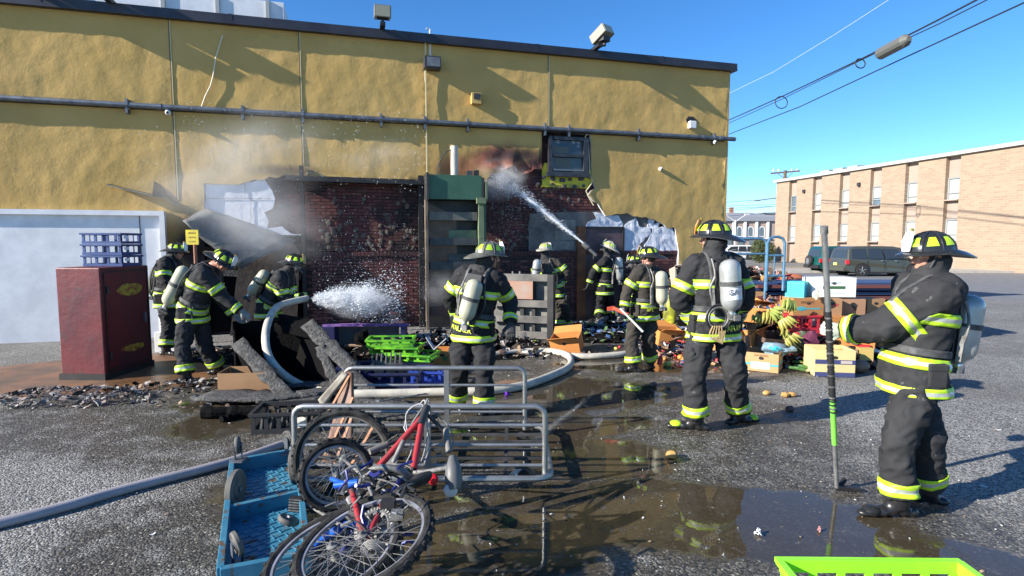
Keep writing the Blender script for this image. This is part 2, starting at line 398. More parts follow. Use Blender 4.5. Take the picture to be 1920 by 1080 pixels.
# stucco skin, torn open; triangulated round the holes, gently wavy like a foam-backed render
SEAMS = [W(322, 100)[0], W(562, 100)[0], W(797, 100)[0], W(1025, 150)[0]]
def skin():
    xs = SL; loops = [[Vector((xs, .0)), Vector((0, .0)), Vector((0, PTOP)), Vector((xs, PTOP))], rag(hole1, .03, .08, 2), rag(hole2, .035, .07, 5)]
    base = [Vector((0, ZL))]
    pts = []; edges = []
    for lp in loops:
        o = len(pts); pts += lp; edges += [(o+i, o+(i+1) % len(lp)) for i in range(len(lp))]
    st = .09
    nx = int((0-xs)/st); nz = int(PTOP/st)
    for i in range(nx):
        for j in range(nz):
            pts.append(Vector((xs+(i+.5+(j % 2)*.3)*st, (j+.5)*st)) if not any(abs(xs+(i+.5)*st-s_) < .06 for s_ in SEAMS) else Vector((min(SEAMS, key=lambda s_: abs(xs+(i+.5)*st-s_))+(-.045, .0, .045)[i % 3], (j+.5)*st)))
    vs, es, fs, *_ = delaunay_2d_cdt(pts, edges, [], 0, 1e-4)
    def inside(p, poly):
        c = False; n = len(poly); j = n-1
        for i in range(n):
            if (poly[i].y > p.y) != (poly[j].y > p.y) and p.x < (poly[j].x-poly[i].x)*(p.y-poly[i].y)/(poly[j].y-poly[i].y)+poly[i].x: c = not c
            j = i
        return c
    seams = [W(322, 100)[0], W(562, 100)[0], W(797, 100)[0], W(1025, 150)[0]]
    def dep(p):
        d = .010*noise.noise(Vector((p.x*.75, p.y*.55, 3))) + .009*noise.noise(Vector((p.x*2.3, p.y*1.6, 7))) + .009*noise.noise(Vector((p.x*5, p.y*3.5, 9))) + .005*noise.noise(Vector((p.x*9, p.y*8, 2)))
        for s in seams:
            k = abs(p.x-s)
            if k < .16: d *= .25+.75*k/.16
            if k < .05: d += -.012*(1-k/.05)*(1 if p.y > ZL else 0)
        d *= max(0, min(1, (PTOP-p.y)/.5))
        # scorched, sagging render by the stream of water
        a, b = W(965, 318); r = math.hypot((p.x-a)/.9, (p.y-b)/.5)
        if r < 1: d += .11*(1-r)*(abs(noise.noise(Vector((p.x*3, p.y*4, 1))))*2.5-.2)
        return d
    keep = []
    for f in fs:
        c = (vs[f[0]]+vs[f[1]]+vs[f[2]])/3
        if c.x > 0 or c.x < xs or c.y < 0 or c.y > PTOP: continue
        if inside(c, loops[1]) or inside(c, loops[2]): continue
        keep.append(f)
    V = [Vector((v.x, -.10-dep(v), v.y)) for v in vs]; me = bpy.data.meshes.new('stucco_skin')
    nv = len(V); F_ = [tuple(f) for f in keep]
    cnt = {}
    for f in keep:
        for k in range(3):
            e = (f[k], f[(k+1) % 3]); cnt[tuple(sorted(e))] = cnt.get(tuple(sorted(e)), []) + [e]
    V += [Vector((v.x, -.03, v.z)) for v in V]
    for k, l in cnt.items():
        if len(l) == 1: a, b = l[0]; F_.append((b, a, a+nv, b+nv))
    me.from_pydata([tuple(v) for v in V], [], F_); me.materials.append(STU); me.materials.append(FOAM)
    mi = [0]*len(keep)+[1]*(len(F_)-len(keep)); me.polygons.foreach_set('material_index', mi)
    bm = bmesh.new(); bm.from_mesh(me); bmesh.ops.delete(bm, geom=[v for v in bm.verts if not v.link_faces], context='VERTS'); bm.to_mesh(me); bm.free()
    me.polygons.foreach_set('use_smooth', [True]*len(me.polygons)); sharp(me, 50)
    return link('stucco_skin', me, store, False)
skin()
for s_ in SEAMS[:2]+SEAMS[3:]:
    zb_ = {0: 2.6, 1: 3.35, 3: 4.25}[SEAMS.index(s_)]
    q = MB(); q.box((s_, -.103, (zb_+PTOP)/2), (.016, .014, PTOP-zb_), mat('dark_joint', (.13, .10, .05), .8)); q.box((s_+.018, -.105, (zb_+PTOP)/2), (.014, .014, PTOP-zb_-.01), mat('pale_joint', (.62, .52, .30), .7)); q.obj('wall_joint', store, world=False)
def sl(mbx, name, parent=store, **k): return mbx.obj(name, parent, world=False, **k)
# masses behind the skin
q = MB(); q.box(((SL+0)/2, 4.0, PTOP/2-.02), (-SL-.1, 7.9, PTOP-.06), MOR); sl(q, 'brick_wall')
q = MB(); q.box((-.03, 4.0, PTOP/2), (.10, 8.1, PTOP-.02), STU); sl(q, 'side_wall')
# the base below the ledge at the right: brick
# coping
q = MB(); q.box(((SL)/2+.02, -.02, PTOP+.06), (-SL+.16, .40, .17), COPE); q.box(((SL)/2+.02, -.215, PTOP-.0), (-SL+.16, .03, .06), COPE)
for k in range(8):
    x = -1.9-k*3.03; q.box((x, -.02, PTOP+.061), (.07, .41, .18), COPE)
sl(q, 'coping')
# brick: courses standing a few millimetres proud of the mortar
bw, bh = .205, .067
def brick_mesh(m, nm, w=bw-.012, h=bh-.012):
    b = MB(); b.box((0, 0, 0), (w, .03, h), m); return b.mesh(nm)
def inpoly(p, poly):
    c = False; n = len(poly); j = n-1
    for i in range(n):
        if (poly[i][1] > p[1]) != (poly[j][1] > p[1]) and p[0] < (poly[j][0]-poly[i][0])*(p[1]-poly[i][1])/(poly[j][1]-poly[i][1])+poly[i][0]: c = not c
        j = i
    return c
singles = []; rest = MB()
BM = [brick_mesh(mat('brick_a', (.135, .040, .034), .6, var=(9, (.07, .026, .025)), bump=(60, .6, .005)), 'brick'),
      brick_mesh(mat('brick_b', (.085, .028, .027), .6, var=(9, (.05, .02, .02)), bump=(60, .6, .005)), 'brick'),
      brick_mesh(mat('brick_c', (.17, .055, .045), .6, var=(9, (.09, .03, .03)), bump=(60, .6, .005)), 'brick')]
sA, sB = W(578, 500)[0], W(788, 500)[0]; sC, sD = W(1062, 500)[0], W(1090, 500)[0]; s0 = W(386, 500)[0]; s1 = W(1272, 500)[0]
nr = int(ZL/bh); rndb = random.Random(5); nsing = 0
for j in range(nr):
    z = ZL-.04-(j+.5)*bh
    if z < .03: continue
    k = 0; x = s0 + (.1 if j % 2 else 0)
    while x < -.05:
        xc = x+bw/2; y = -.018-rndb.random()*.006
        big = (sA < xc < sB and z > .28) or (sC < xc < sD+.9 and z > .35)
        if nsing < 290 and big:
            o = bpy.data.objects.new('brick', rndb.choice(BM)); COL.objects.link(o); o.parent = store; o.location = (xc, y, z); nsing += 1
        else: rest.box((xc, y, z), (bw-.012, .03, bh-.012), rndb.choice(BRKS))
        x += bw
# rowlock ledge
for i in range(int(-s0/.075)):
    x = s0+(i+.5)*.075; rest.box((x, -.035, ZL-.02), (.065, .07, .085), BRK)
# upper brickwork inside the torn openings
ph1 = [tuple(p[:2]) for p in hole1]; ph2 = [tuple(p[:2]) for p in hole2]
j = 0; z = ZL+.07
while z < 3.75:
    x = s0-.2+(.1 if j % 2 else 0)
    while x < -.2:
        xc = x+bw/2
        ok1 = inpoly((xc, z), ph1); ok2 = s1-.05 > xc > W(905, 400)[0]-.15 and z < W(1000, 305)[1] and xc < W(1230, 400)[0]
        if ok1 or ok2:
            rest.box((xc, .003-rndb.random()*.005, z), (bw-.01, .02, bh-.01), rndb.choice(BRUS))
        x += bw
    z += bh; j += 1
sl(rest, 'brickwork')['kind'] = 'stuff'
# dabs of old adhesive left on the brick
q = MB(); ra = random.Random(11)
DAB = mat('adhesive_dab', (.13, .105, .075), .9, var=(12, (.10, .08, .07)), bump=(25, .8, .01))
for i in range(150):
    if i < 85: px, py = ra.uniform(600, 780), 365+115*ra.random()**.7
    else: px, py = ra.uniform(920, 1090), ra.uniform(345, 470)
    s, z = W(px, py); r = ra.uniform(.02, .05)
    q.ball((s, -.020, z), (r, .008, r*ra.uniform(.8, 1.3)), DAB, 9, jit=.5, seed=i)
sl(q, 'adhesive_dabs')['kind'] = 'stuff'
def slab(name, pts, m, off=.04, th=.02, ragged=0, parent=store, seed=1):
    pp = px2(pts)
    if ragged: pp = rag(pp, ragged, .07, seed)
    b = MB(); b.prism([(p[0], -off, p[1]) for p in pp], (0, th, 0), m); return sl(b, name, parent)
def foam(pts, off, amp, seed, bulge=.03):
    """torn, crinkled insulation board"""
    lp = rag(px2(pts), amp, .06, seed); e = [(i, (i+1) % len(lp)) for i in range(len(lp))]
    x0 = min(p.x for p in lp); x1 = max(p.x for p in lp); z0 = min(p.y for p in lp); z1 = max(p.y for p in lp)
    P = list(lp); st = .055
    for i in range(int((x1-x0)/st)):
        for j in range(int((z1-z0)/st)): P.append(Vector((x0+(i+.5)*st, z0+(j+.5)*st)))
    vs, es, fs, *_ = delaunay_2d_cdt(P, e, [], 1, 1e-4)
    V = [(v.x, -off-bulge*abs(noise.noise(Vector((v.x*5+seed, v.y*5, 0))))*1.6, v.y) for v in vs]; n = len(V)
    F_ = [tuple(f) for f in fs]; cnt = {}
    for f in fs:
        for k in range(len(f)):
            a = (f[k], f[(k+1) % len(f)]); cnt.setdefault(tuple(sorted(a)), []).append(a)
    V += [(v[0], -.02, v[2]) for v in V]
    for l in cnt.values():
        if len(l) == 1: a, b = l[0]; F_.append((b, a, a+n, b+n))
    b = MB(); b.add(V, F_, FOAM); return sl(b, 'insulation_board')
foam([(386, 345), (440, 346), (497, 336), (507, 352), (516, 372), (512, 392), (497, 398), (505, 415), (500, 428), (530, 424), (545, 438), (565, 440), (565, 450), (548, 455), (510, 462), (440, 470), (388, 470)], .05, .012, 3, .006)
foam([(1098, 425), (1102, 416), (1118, 410), (1110, 398), (1135, 402), (1158, 404), (1166, 420), (1165, 428), (1140, 429)], .045, .018, 8, .02)
foam([(1166, 428), (1170, 420), (1183, 414), (1190, 407), (1195, 424), (1216, 427), (1220, 440), (1210, 446), (1196, 460), (1203, 468), (1167, 471)], .05, .020, 9, .022)
foam([(1222, 428), (1240, 425), (1258, 427), (1266, 450), (1266, 471), (1212, 471), (1206, 462), (1219, 440)], .055, .012, 12, .018)
foam([(1216, 404), (1226, 408), (1224, 420), (1238, 418), (1230, 430), (1212, 428)], .04, .014, 15, .03)
slab('block_patch', [(992, 400), (1128, 396), (1166, 400), (1222, 408), (1222, 471), (990, 471)], CMU, .026, .012, .015)
for (a, b, c, d) in ((1042, 412, 1078, 430), (1040, 433, 1078, 450), (1036, 452, 1076, 468)):
    slab('concrete_block', [(a, b, 1), (c, b, 1), (c, d, 1), (a, d, 1)], mat('pale_block', (.27, .25, .22), .9, var=(5, (.17, .15, .13)), bump=(40, .5, .004)), .034, .02)
PLY = mat('scorched_plywood', (.12, .075, .085), .6, var=(2, (.055, .035, .04)), bump=(12, .2, .004))
RUSTW = mat('orange_brown_timber', (.24, .085, .03), .7, var=(5, (.11, .04, .02)), bump=(18, .4, .01))
dr = MB(); a = W(1096, 428); b = W(1164, 471); dr.box(((a[0]+b[0])/2, -.035, (a[1])/2), (b[0]-a[0], .05, a[1]), PLY); d = sl(dr, 'plywood_door')
fr = MB(); a2 = W(1080, 424); fr.box(((a2[0]+a[0])/2, -.055, (a2[1])/2), (a[0]-a2[0]-.01, .09, a2[1]), RUSTW); sl(fr, 'door_post')
fr = MB(); fr.box(((a[0]+b[0])/2, -.07, a[1]+.015), (b[0]-a[0]+.06, .05, .05), BLK); fr.box((b[0]+.02, -.07, a[1]/2), (.05, .05, a[1]), BLK); sl(fr, 'door_frame')
# yellow sheathing under the window
YB = mat('yellow_sheathing', (.62, .52, .03), .7, var=(8, (.42, .36, .04)), bump=(20, .3, .004))
yb = slab('sheathing', [(1015, 318, 1), (1019, 306, 1), (1106, 320, 1), (1111, 336, 1), (1108, 345, 1), (1101, 354, 1), (1015, 351, 1)], YB, .075, .05)
q = MB(); DK = mat('dark_glue', (.07, .065, .06), .8, bump=(20, .5, .01))
for (px, py, r) in ((1017, 333, .055), (1034, 336, .07), (1052, 338, .08), (1066, 337, .055), (1087, 336, .075), (1033, 346, .05), (1056, 350, .055), (1075, 350, .06), (1092, 349, .05), (1018, 360, .05), (1008, 346, .05), (1104, 334, .04)):
    s, z = W(px, py); q = MB(); q.ball((s, -.08, z), (r, .02, r*.7), DK, 10, jit=.4, seed=px); sl(q, 'glue_dab', yb)
s, z = W(1058, 350); me = text('DensGlass', .16, DK, frame((s, -.0765, z), (1, 0, 0), (0, 0, 1)), .001); link('lettering', me, yb, False)
# window
wn = bpy.data.objects.new('window', None); COL.objects.link(wn); wn.parent = store
a = W(1028, 256, .1); b = W(1100, 332, .1); wx0, wz1 = a; wx1, wz0 = b; wc = (wx0+wx1)/2
FRM = mat('sooty_window_frame', (.02, .02, .024), .35, .2, var=(5, (.05, .05, .06)))
GLS = mat('sooty_glass', (.025, .030, .045), .12, 0, var=(3, (.055, .065, .06)), spec=.7)
q = MB()
for (x, zz, sx_, sz) in ((wx0+.03, (wz0+wz1)/2, .08, wz1-wz0), (wx1-.05, (wz0+wz1)/2, .11, wz1-wz0), (wc, wz1-.03, wx1-wx0-.2, .07), (wc, wz0+.03, wx1-wx0+.1, .09), (wc, (wz0+wz1)/2+.02, wx1-wx0-.2, .06)):
    q.box((x, -.13+.002*(sx_ > sz), zz), (sx_, .11, sz), FRM)
q.box((wc, -.17, wz0+.13), (wx1-wx0-.2, .04, .03), mat('sash_grey', (.20, .19, .20), .4, .5)); sl(q, 'window_frame', wn)
for zz in (wz1*.74+wz0*.26, wz1*.27+wz0*.73):
    q = MB(); q.box((wc, -.10, zz), (wx1-wx0-.15, .01, (wz1-wz0)*.46), GLS); pn = sl(q, 'pane', wn)
q = MB()
for (px, py, w_, h_) in ((1046, 266, .07, .07), (1075, 267, .07, .07), (1084, 268, .06, .07), (1084, 275, .06, .05), (1050, 281, .42, .14), (1055, 306, .38, .2)):
    s, z = W(px, py, .1); q.box((s, -.107, z), (w_, .003, h_), mat('pale_paper', (.22, .24, .26), .6) if w_ < .1 else mat('dim_blind', (.09, .10, .085), .5))
sl(q, 'stickers', wn)
# torn metal bead right of window
q = MB(); pts = [WL(px, py, .13) for px, py in ((1103, 250), (1097, 256), (1103, 270), (1105, 300), (1106, 330), (1111, 338), (1108, 346), (1099, 358), (1104, 370), (1113, 385))]
q.tube(pts, .012, 5, mat('pale_bead', (.62, .55, .36), .6)); sl(q, 'metal_bead')
# steel-framed bay: posts, header, flashing
q = MB(); s, z = W(571, 470); q.box((s, -.16, 1.66), (.075, .09, 3.32), BLK); sl(q, 'bay_post')
q = MB(); a = W(786, 350)[0]; q.box((a+.01, -.12, 1.6), (.10, .14, 3.2), BLK); q.box((a+.14, -.10, 1.55), (.07, .08, 3.1), mat('rusty_channel', (.14, .09, .07), .7, .3, var=(4, (.05, .045, .045)))); sl(q, 'bay_post')
a = WL(537, 334, .2); b = WL(800, 343, .2); q = MB(); q.bar(a, b, .24, .10, BLK); sl(q, 'bay_header')
q = MB(); a = WL(548, 330, .2); b = WL(802, 340, .2); pts = [a.lerp(b, t/20)+Vector((0, noise.noise(Vector((t*.7, 0, 0)))*.02, noise.noise(Vector((t*.5, 3, 0)))*.025)) for t in range(21)]
q.tube(pts, .018, 5, mat('pale_torn_edge', (.66, .65, .62), .8)); sl(q, 'torn_edge')
q = MB(); a = W(799, 345); q.box((a[0]-.0, -.155, 4.6), (.022, .03, 2.75), mat('pale_joint', (.62, .52, .30), .7)); sl(q, 'joint_bead')
# white door at the left, rusty lintel panel
q = MB(); a, z1 = W(306, 405); q.box((a-1.6, -.13, z1/2), (3.2, .04, z1), WHT); d = sl(q, 'white_door')
q = MB(); q.box((a+.04, -.17, z1/2), (.09, .12, z1), WHT); q.box((a-1.58, -.17, z1+.04), (3.32, .12, .09), WHT); sl(q, 'door_frame')
q = MB(); q.prism([WL(x, y, .30) for x, y in ((446, 500), (500, 470), (548, 454), (562, 470), (556, 640), (430, 640))], (0, .02, 0), mat('scorched_brown_panel', (.050, .034, .026), .8, var=(3, (.022, .017, .015)), bump=(9, .6, .02))); sl(q, 'scorched_panel')
q = MB(); q.bar(WL(386, 372, .066), WL(510, 372, .066), .006, .010, mat('grey_joint', (.25, .25, .27), .8)); q.bar(WL(459, 338, .066), WL(459, 372, .066), .006, .010, mat('grey_joint', (.25, .25, .27)), up=Vector((0, 1, 0))); q.bar(WL(470, 373, .066), WL(470, 440, .066), .006, .010, mat('grey_joint', (.25, .25, .27)), up=Vector((0, 1, 0))); sl(q, 'board_joints')['kind'] = 'stuff'
q = MB(); sj = W(272, 500)[0]; q.box((sj, -.155, z1/2), (.012, .012, z1), BLK)
h = WL(290, 560, .2); q.box((h.x, -.18, 1.05), (.04, .06, .16), GALV); sl(q, 'door_handle', d)
# curled roof flashing over the door
FL = mat('grey_sheet_metal', (.36, .30, .20), .35, .8, var=(3, (.18, .175, .18)), bump=(6, .3, .01))
q = MB(); pts = [(200, 345, .25), (238, 355, .26), (288, 366, .26), (310, 371, .22), (336, 384, .16)]
for i in range(len(pts)-1):
    p, r_ = pts[i], pts[i+1]; A = WL(p[0], p[1], p[2]); B_ = WL(r_[0], r_[1], r_[2]); q.prism([A, B_, B_+Vector((0, .2, .03)), A+Vector((0, .2, .03))], (0, 0, -.02), FL)
A = [WL(285, 366, .3), WL(289, 340, .34), WL(300, 346, .38), WL(325, 365, .30), WL(338, 380, .2), WL(322, 373, .2)]; q.prism(A, (0, .012, .004), FL)
sl(q, 'flashing')
# the fallen sheet of cladding hanging diagonally
def bent(rows, th, m, name, parent, seed=0, amp=.02, world=False, sub=1):
    b = MB(); nr_ = len(rows); nc = len(rows[0]); V = [Vector(p)+Vector((0, noise.noise(Vector(p)*3+Vector((seed, 0, 0)))*amp, noise.noise(Vector(p)*3+Vector((0, seed, 0)))*amp)) for r_ in rows for p in r_]
    F_ = [(i*nc+j, i*nc+j+1, (i+1)*nc+j+1, (i+1)*nc+j) for i in range(nr_-1) for j in range(nc-1)]
    b.add(V, F_, m); o = b.obj(name, parent, True, world); s_ = o.modifiers.new('thickness', 'SOLIDIFY'); s_.thickness = th; return o
rows = []
for i in range(9):
    t = i/8; A = Vector(WL(343+(452-343)*t, 413+(503-413)*t+6*math.sin(math.pi*t), .62-.05*t)); B_ = Vector(WL(385+(556-385)*t, 391+(452-391)*t, .22+.0*t))
    rows.append([A.lerp(B_, k/6)+Vector((0, -.02*math.sin(math.pi*k/6), 0)) for k in range(7)])
o = bent(rows, .02, mat('hanging_sheet', (.20, .205, .20), .7, .1, var=(2.5, (.10, .10, .10)), bump=(7, .5, .02), stain=(6, (.30, .29, .26), .64)), 'hanging_cladding', store, 3, .05)
# burnt timber and darkness under it
CHAR = mat('charred_wood', (.020, .019, .020), .75, var=(9, (.055, .053, .052)), bump=(28, 1, .02), stain=(14, (.11, .108, .105), .6))
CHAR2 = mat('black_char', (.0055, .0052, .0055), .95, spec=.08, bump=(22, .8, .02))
q = MB()
for (a, b, c, d) in ((345, 500, 345, 640), (393, 480, 390, 640), (500, 462, 505, 640), (545, 460, 548, 640)): q.bar(WL(a, b, .12), WL(c, d, .12), .09, .07, CHAR2)
q.bar(WL(330, 470, .16), WL(565, 470, .16), .05, .14, CHAR2); q.bar(WL(400, 510, .18), WL(565, 520, .16), .05, .12, CHAR)
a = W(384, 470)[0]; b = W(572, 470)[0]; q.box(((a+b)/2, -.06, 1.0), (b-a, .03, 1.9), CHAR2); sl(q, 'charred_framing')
# ------------------------------------------------ pipe run with brackets (one thing, fixed to the wall)
pipe = thing('wall_pipe', 'long grey pipe running level across the whole yellow wall', 'pipe', WO, WA)
zp = W(800, 229, .16)[1]
q = MB(); q.tube([(SL+.2, -.19, zp), (.12, -.19, zp)], .05, 12, GALV); q.box(((SL)/2, -.13, zp-.03), (-SL-.3, .06, .05), BLK); sl(q, 'pipe', pipe, smooth=True)  # black strip behind the pipe is added to thicken the pipe's shadow
for px in (240, 456, 568, 715, 797, 877, 1022, 1067, 1198, 1340):
    s = W(px, 240, .19)[0]; q = MB(); q.box((s, -.15, zp-.02), (.04, .14, .26), GALV); q.tube([(s-.03, -.19, zp), (s+.03, -.19, zp)], .062, 10, GALV); sl(q, 'bracket', pipe)
for px in (530, 1232, 1320, 1352, 300): s = W(px, 240, .19)[0]; q = MB(); q.tube([(s-.05, -.19, zp), (s+.05, -.19, zp)], .06, 10, GALV); sl(q, 'coupling', pipe)
# fittings on the wall
LAMPB = mat('lamp_housing', (.045, .045, .048), .45, .3); LAMPG = mat('lamp_glass', (.16, .17, .18), .15, 0, var=(5, (.10, .10, .11)))
def wp(px, py, off): return WO + WD*W(px, py, off)[0] + WN*off + Vector((0, 0, W(px, py, off)[1]))
t = thing('wall_light', 'black square wall light under the roof edge, conduit above it', 'light', wp(809, 121, .13), WA)
q = MB(); q.box((0, -.03, 0), (.34, .30, .25), LAMPB); sl(q, 'housing', t, bevel=.012)
q = MB(); q.box((.02, -.19, .0), (.26, .03, .18), LAMPG); sl(q, 'lens', t)
q = MB(); q.tube([(-.02, .03, .12), (-.02, .03, .72), (-.1, .03, .72)], .018, 8, WHT); q.tube([(-.14, .05, -.1), (-.12, .05, -1.3)], .018, 8, mat('tan_conduit', (.5, .42, .26), .6)); sl(q, 'conduit', t)
t = thing('junction_box', 'small tan box on the yellow wall above the pipe', 'utility box', wp(892, 186, .13), WA)
q = MB(); q.box((0, .0, 0), (.21, .18, .23), STU); sl(q, 'box', t, bevel=.008)
q = MB(); q.box((.01, -.095, .04), (.14, .012, .12), LAMPB); sl(q, 'cover', t)
def dome(px, py, off, label, dn=True):
    t = thing('security_camera', label, 'camera', wp(px, py, off), WA, 'white cameras fixed to the yellow wall')
    q = MB(); q.tube([(0, off-.1, .02), (0, 0, 0)], .022, 8, WHT); q.ball((0, 0, 0), (.05, .06, .05), WHT, 12); sl(q, 'housing', t, smooth=True)
    q = MB(); q.ball((0, -.045, -.01), .026, BLK, 10); sl(q, 'lens', t, smooth=True)
dome(315, 211, .2, 'white dome camera under the left end of the wall pipe'); dome(1340, 267, .2, 'white dome camera under the right end of the wall pipe')
dome(1239, 317, .14, 'grey dome camera on the plain wall right of the window')
t = thing('speaker_box', 'white square alarm box below a broken hole in the stucco', 'alarm box', wp(1298, 234, .16), WA)
q = MB(); q.box((0, .02, 0), (.17, .14, .17), WHT); sl(q, 'box', t, bevel=.012)
q = MB(); q.prism([(-.14, .06, .12), (-.08, .06, .2), (.05, .06, .2), (.16, .06, .1), (.12, .06, .03), (-.1, .06, .05)], (0, -.02, 0), BLK); sl(q, 'hole', t)
q = MB(); pts = [WL(px, py, .14) for px, py in ((417, 67), (410, 90), (404, 110), (400, 140), (395, 160), (385, 180), (378, 200))]; q.tube([WO+WD*p.x+WN*(-p.y)+Vector((0, 0, p.z)) for p in pts], .011, 6, mat('cream_cable', (.66, .58, .44), .6))
tag(q.obj('loose_cable'), 'cream cable hanging loose on the upper left wall', 'cable')
def flood(px, py, rx, label, tw, arm=.0):
    b = WO + WD*W(px, py, .45)[0] + WN*.46 + Vector((0, 0, PTOP+.14)); t = thing('floodlight', label, 'floodlight', b, WA+tw, 'floodlights on the roof edge')
    q = MB(); q.box((0, .02, .10), (.05, .05, .16), BLK); q.box((0, .02, .17), (.22, .14, .10), BLK); q.box((0, .30, .03), (.10, .60, .07), BLK, rot=Matrix.Rotation(-tw, 3, 'Z')); sl(q, 'mount', t)
    m_ = Matrix.Rotation(rx, 3, 'X'); q = MB(); q.box((0, .10, .27), (.32, .42, .22), mat('flood_housing', (.20, .19, .16), .5, .3), rot=m_); sl(q, 'housing', t, bevel=.01)
    q = MB(); q.box(Vector((0, .10, .27))+m_ @ Vector((0, -.212, 0)), (.27, .008, .19), mat('flood_lens', (.42, .38, .28), .25), rot=m_); sl(q, 'lens', t)
flood(718, 60, R(12), 'left floodlight on the roof edge, facing straight out', 0)
flood(1134, 95, R(-28), 'right floodlight on the roof edge, tilted sideways', R(25))
flood(196, 8, R(12), 'added floodlight casting a shadow streak, far left on the roof edge', 0); flood(60, -6, R(12), 'added leftmost floodlight casting a shadow streak, above the white door', 0)  # both added only to throw slanting shadow streaks along the wall
t = thing('roof_unit', 'white panelled cooling unit on the roof at the left', 'cooling unit', WO + WD*W(360, 20)[0] - WN*.6 + Vector((0, 0, PTOP)), WA)
x0 = W(-200, 20)[0]-W(360, 20)[0]; x1 = W(488, 20)[0]-W(360, 20)[0]+.35
q = MB(); q.box(((x0+x1)/2, 1.2, .42), (x1-x0, 2.2, .78), WHT); q.box(((x0+x1)/2, 1.3, .9), (x1-x0-1.2, 1.7, .25), mat('blue_tarp', (.05, .25, .6), .6)); sl(q, 'casing', t)
for px in (100, 273, 382, 482):
    s = W(px, 20)[0]-W(360, 20)[0]; q = MB(); q.box((s+.1, .08, .42), (.07, .04, .80), mat('grey_trim', (.36, .36, .35), .6)); sl(q, 'seam', t)
# ================================================================ BACKGROUND
class Plane:
    def __init__(s, a, b): s.a = Vector(a); s.d = (Vector(b)-Vector(a)); s.d.z = 0; s.len = s.d.length; s.d.normalize(); s.n = Vector((s.d.y, -s.d.x, 0))
    def uz(s, px, py):
        d = ray(px, py); o = Vector((0, 0, CAMZ)); t = (s.a-o).dot(s.n)/d.dot(s.n); p = o+d*t; return ((p-s.a).dot(s.d), p.z)
TAN = bpy.data.materials.new('tan_brick_far')
def tanbrick(m):
    m.use_nodes = True; n = m.node_tree; L = n.links; b = n.nodes['Principled BSDF']; b.inputs['Roughness'].default_value = .85
    tc = n.nodes.new('ShaderNodeTexCoord'); mp = n.nodes.new('ShaderNodeMapping'); mp.inputs['Rotation'].default_value = (R(90), 0, 0)
    L.new(tc.outputs['Object'], mp.inputs[0]); q = n.nodes.new('ShaderNodeTexBrick'); L.new(mp.outputs[0], q.inputs[0])
    q.inputs['Color1'].default_value = (.31, .225, .155, 1); q.inputs['Color2'].default_value = (.255, .18, .122, 1); q.inputs['Mortar'].default_value = (.31, .25, .19, 1)
    q.inputs['Scale'].default_value = 1; q.inputs['Brick Width'].default_value = .42; q.inputs['Row Height'].default_value = .15; q.inputs['Mortar Size'].default_value = .012
    L.new(q.outputs[0], b.inputs['Base Color'])
tanbrick(TAN)
PANEL = mat('cream_panel', (.33, .255, .205), .8, var=(1, (.29, .22, .18)))
WGL = mat('far_window_glass', (.10, .13, .16), .08, 0, spec=.8); BLIND = mat('window_blind', (.34, .35, .32), .7)
ALU = mat('aluminium', (.45, .46, .46), .4, .5)
A = at(1452, 455, 54); Bp = at(1681, 455, 41.1); A.z = Bp.z = 0
off_ = Plane(A, Bp); ang = math.atan2(off_.d.y, off_.d.x)
tb = thing('office_building', 'two storey tan brick building across the road with tall window strips', 'building', A, ang)
Ht = off_.uz(1452, 343)[1]; LT = 26
def tbo(q, name, parent=tb, **k): return q.obj(name, parent, world=False, **k)
cols = [(1478, 1491.5, 367, 398, 423, 454), (1521, 1538, 361, 396, 420, 453.5), (1572, 1590.5, 353, 390, 417, 452.5), (1629, 1649, 345, 384, 414, 451)]
cu = [(off_.uz(a, 400)[0], off_.uz(b, 400)[0]) for a, b, *_ in cols]
wcol = cu[0][1]-cu[0][0]; sp = (cu[3][0]-cu[0][0])/3
cu = [(cu[0][0]+i*sp, cu[0][0]+i*sp+wcol*1.05) for i in range(6)]
z1 = (off_.uz(1484, 398)[1], off_.uz(1484, 367)[1]); z0 = (off_.uz(1484, 454)[1], off_.uz(1484, 423)[1])
edges = [0]+[k for c in cu for k in c]+[LT]
q = MB()
for i in range(0, len(edges), 2): q.box(((edges[i]+edges[i+1])/2, 6, Ht/2), (edges[i+1]-edges[i], 12, Ht), TAN)
tbo(q, 'wall')
q = MB(); q.box((LT/2, 5.9, Ht+.1), (LT+.3, 12.3, .22), mat('white_coping', (.45, .45, .44), .6)); tbo(q, 'roof_edge')
q = MB()
for a, b in cu:
    for (za, zb) in ((0, z0[0]), (z0[1], z1[0]), (z1[1], Ht)): q.box(((a+b)/2, .45, (za+zb)/2), (b-a-.01, .3, zb-za-.004), PANEL); tbo(q, 'infill_panel'); q = MB()
    for zs in (z0[0], z1[0]): q = MB(); q.box(((a+b)/2, .05, zs+.02), (b-a-.02, .3, .08), PANEL); tbo(q, 'window_sill'); q = MB()
for i, (a, b) in enumerate(cu):
    for k, (za, zb) in enumerate((z0, z1)):
        q = MB(); c = (a+b)/2; wd = b-a
        for x in (a+.05, b-.05): q.box((x, .28, (za+zb)/2), (.07, .08, zb-za-.01), ALU)
        for z in (za+.05, za+.5, zb-.05): q.box((c, .275, z), (wd-.04, .07, .06), ALU)
        wo = tbo(q, 'window'); q = MB(); q.box((c, .34, (za+zb)/2), (wd-.06, .02, zb-za-.02), WGL if (i in (0,) and k == 1) else BLIND)
        p = q.obj('pane', wo, world=False)
        if i == 3 and k == 1: q = MB(); q.box((c, .325, za+.35), (wd-.16, .01, .6), WGL); q.obj('pane', wo, world=False)
        if i == 1 and k == 0: q = MB(); q.box((c, .325, (za+zb)/2+.3), (wd*.5, .01, .9), mat('blue_poster', (.25, .5, .62), .6)); q.obj('poster', wo, world=False)
